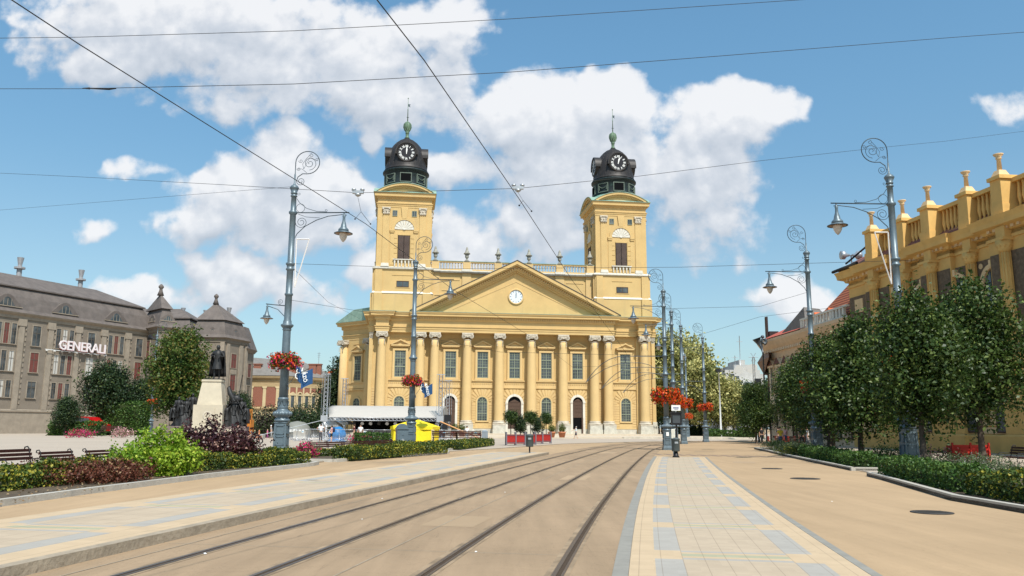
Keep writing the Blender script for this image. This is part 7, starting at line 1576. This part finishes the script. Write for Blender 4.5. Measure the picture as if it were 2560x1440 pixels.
for gi_,(cx_,figs) in enumerate(((-px2(62),[(-.6,0,3.0,2.35,.3),(.3,-.2,3.0,2.2,-.2),(.8,.4,3.2,2.6,0),(-.1,-.45,2.7,2.0,.5),(-1.0,-.3,2.3,2.0,1.)]),(px2(56),[(-.75,-.2,1.8,2.5,.4),(.0,-.3,2.5,2.5,-.3),(.75,.1,2.6,2.6,-.6),(1.3,-.2,2.0,2.3,-1.),(-.2,.5,3.4,2.5,.2)]))):
    b=MB(Matrix.Translation((cx_,-.6,0))); b.box(-1.5,1.6,-1.,1.1,0,1.5); b.build('plinth_block',mat('plinth_dark',(.2,.15,.14),.85,.2,1.),mo)
    b=MB(Matrix.Translation((cx_,-.6,0))); rows=[]
    for j in range(12):
        v_=j/11; rr_=(1.35*(1-v_*.62)); rows.append(b.av([((rr_*(1+.13*math.sin(5*a+2*gi_+v_*2)+.08*math.sin(11*a-v_*4)+.05*math.sin(19*a)))*math.cos(a)+.12*math.sin(v_*5),(rr_*.62*(1+.15*math.sin(7*a+v_*3)))*math.sin(a),1.3+v_*2.5+.12*math.sin(3*a+gi_)) for a in [k_*2*PI/40 for k_ in range(40)]]))
    for j in range(11):
        for k_ in range(40): b.af((rows[j]+k_,rows[j]+(k_+1)%40,rows[j+1]+(k_+1)%40,rows[j+1]+k_),True)
    b.af([rows[-1]+k_ for k_ in range(40)]); b.build('bronze_drapery',bronze,mo)
    for (x,y,z,h,rz) in figs: figure(cx_+x,-.6+y,z*.8,h,rz,mo,arms=((.3,-.3,1.0),(-.25,-.35,1.1)),step=.15)
    if gi_: 
        b=MB(Matrix.Translation((cx_,-.6,0))); b.tube([(.1,0,4.0),(-.25,0,4.7),(-.6,0,5.3),(-.8,.1,5.9),(-.65,.1,6.1)],[.3,.28,.3,.2,.05],8); b.tube([(1.7,-.6,2.2),(.2,-.2,4.6),(-.1,0,5.2)],.05,5); b.ball((.15,0,4.6),(.5,.3,.45),10,7); b.lathe([(.75,4.1),(.7,4.15),(.01,4.2)],n=14,cap=False); b.build('bronze_banner',bronze,mo)
        b=MB(Matrix.Translation((cx_,-.6,0))); b.tube([(.3,.1,4.2),(.65,.1,7.4)],.05,5); b.build('bronze_lance',bronze,mo)

# scraps of litter on the asphalt
for k,(px,py,w_) in enumerate(((955,1248,.05),(1190,1382,.04),(512,1387,.05),(1150,1248,.03),(2080,1255,.04),(1262,1232,.04),(905,1300,.04))):
    p=g(px,py); w_*=.38; q_=MB(); q_.extr([(-w_,0),(w_,0),(w_*.6,w_*.6),(-w_*.4,w_*.5)],-w_*.7,w_*.7); w_*=.5; q_.build('paper_scrap',white,label='small white scrap of paper on the tram road, %s'%['by the left kerb','between the near rails','near the leftmost rail','above the left kerb','on the right-hand road','in the middle of the tracks','beside the first rail'][k],cat='litter',group='paper scraps on the asphalt',loc=(p.x,p.y,.012),rz=k*1.1)
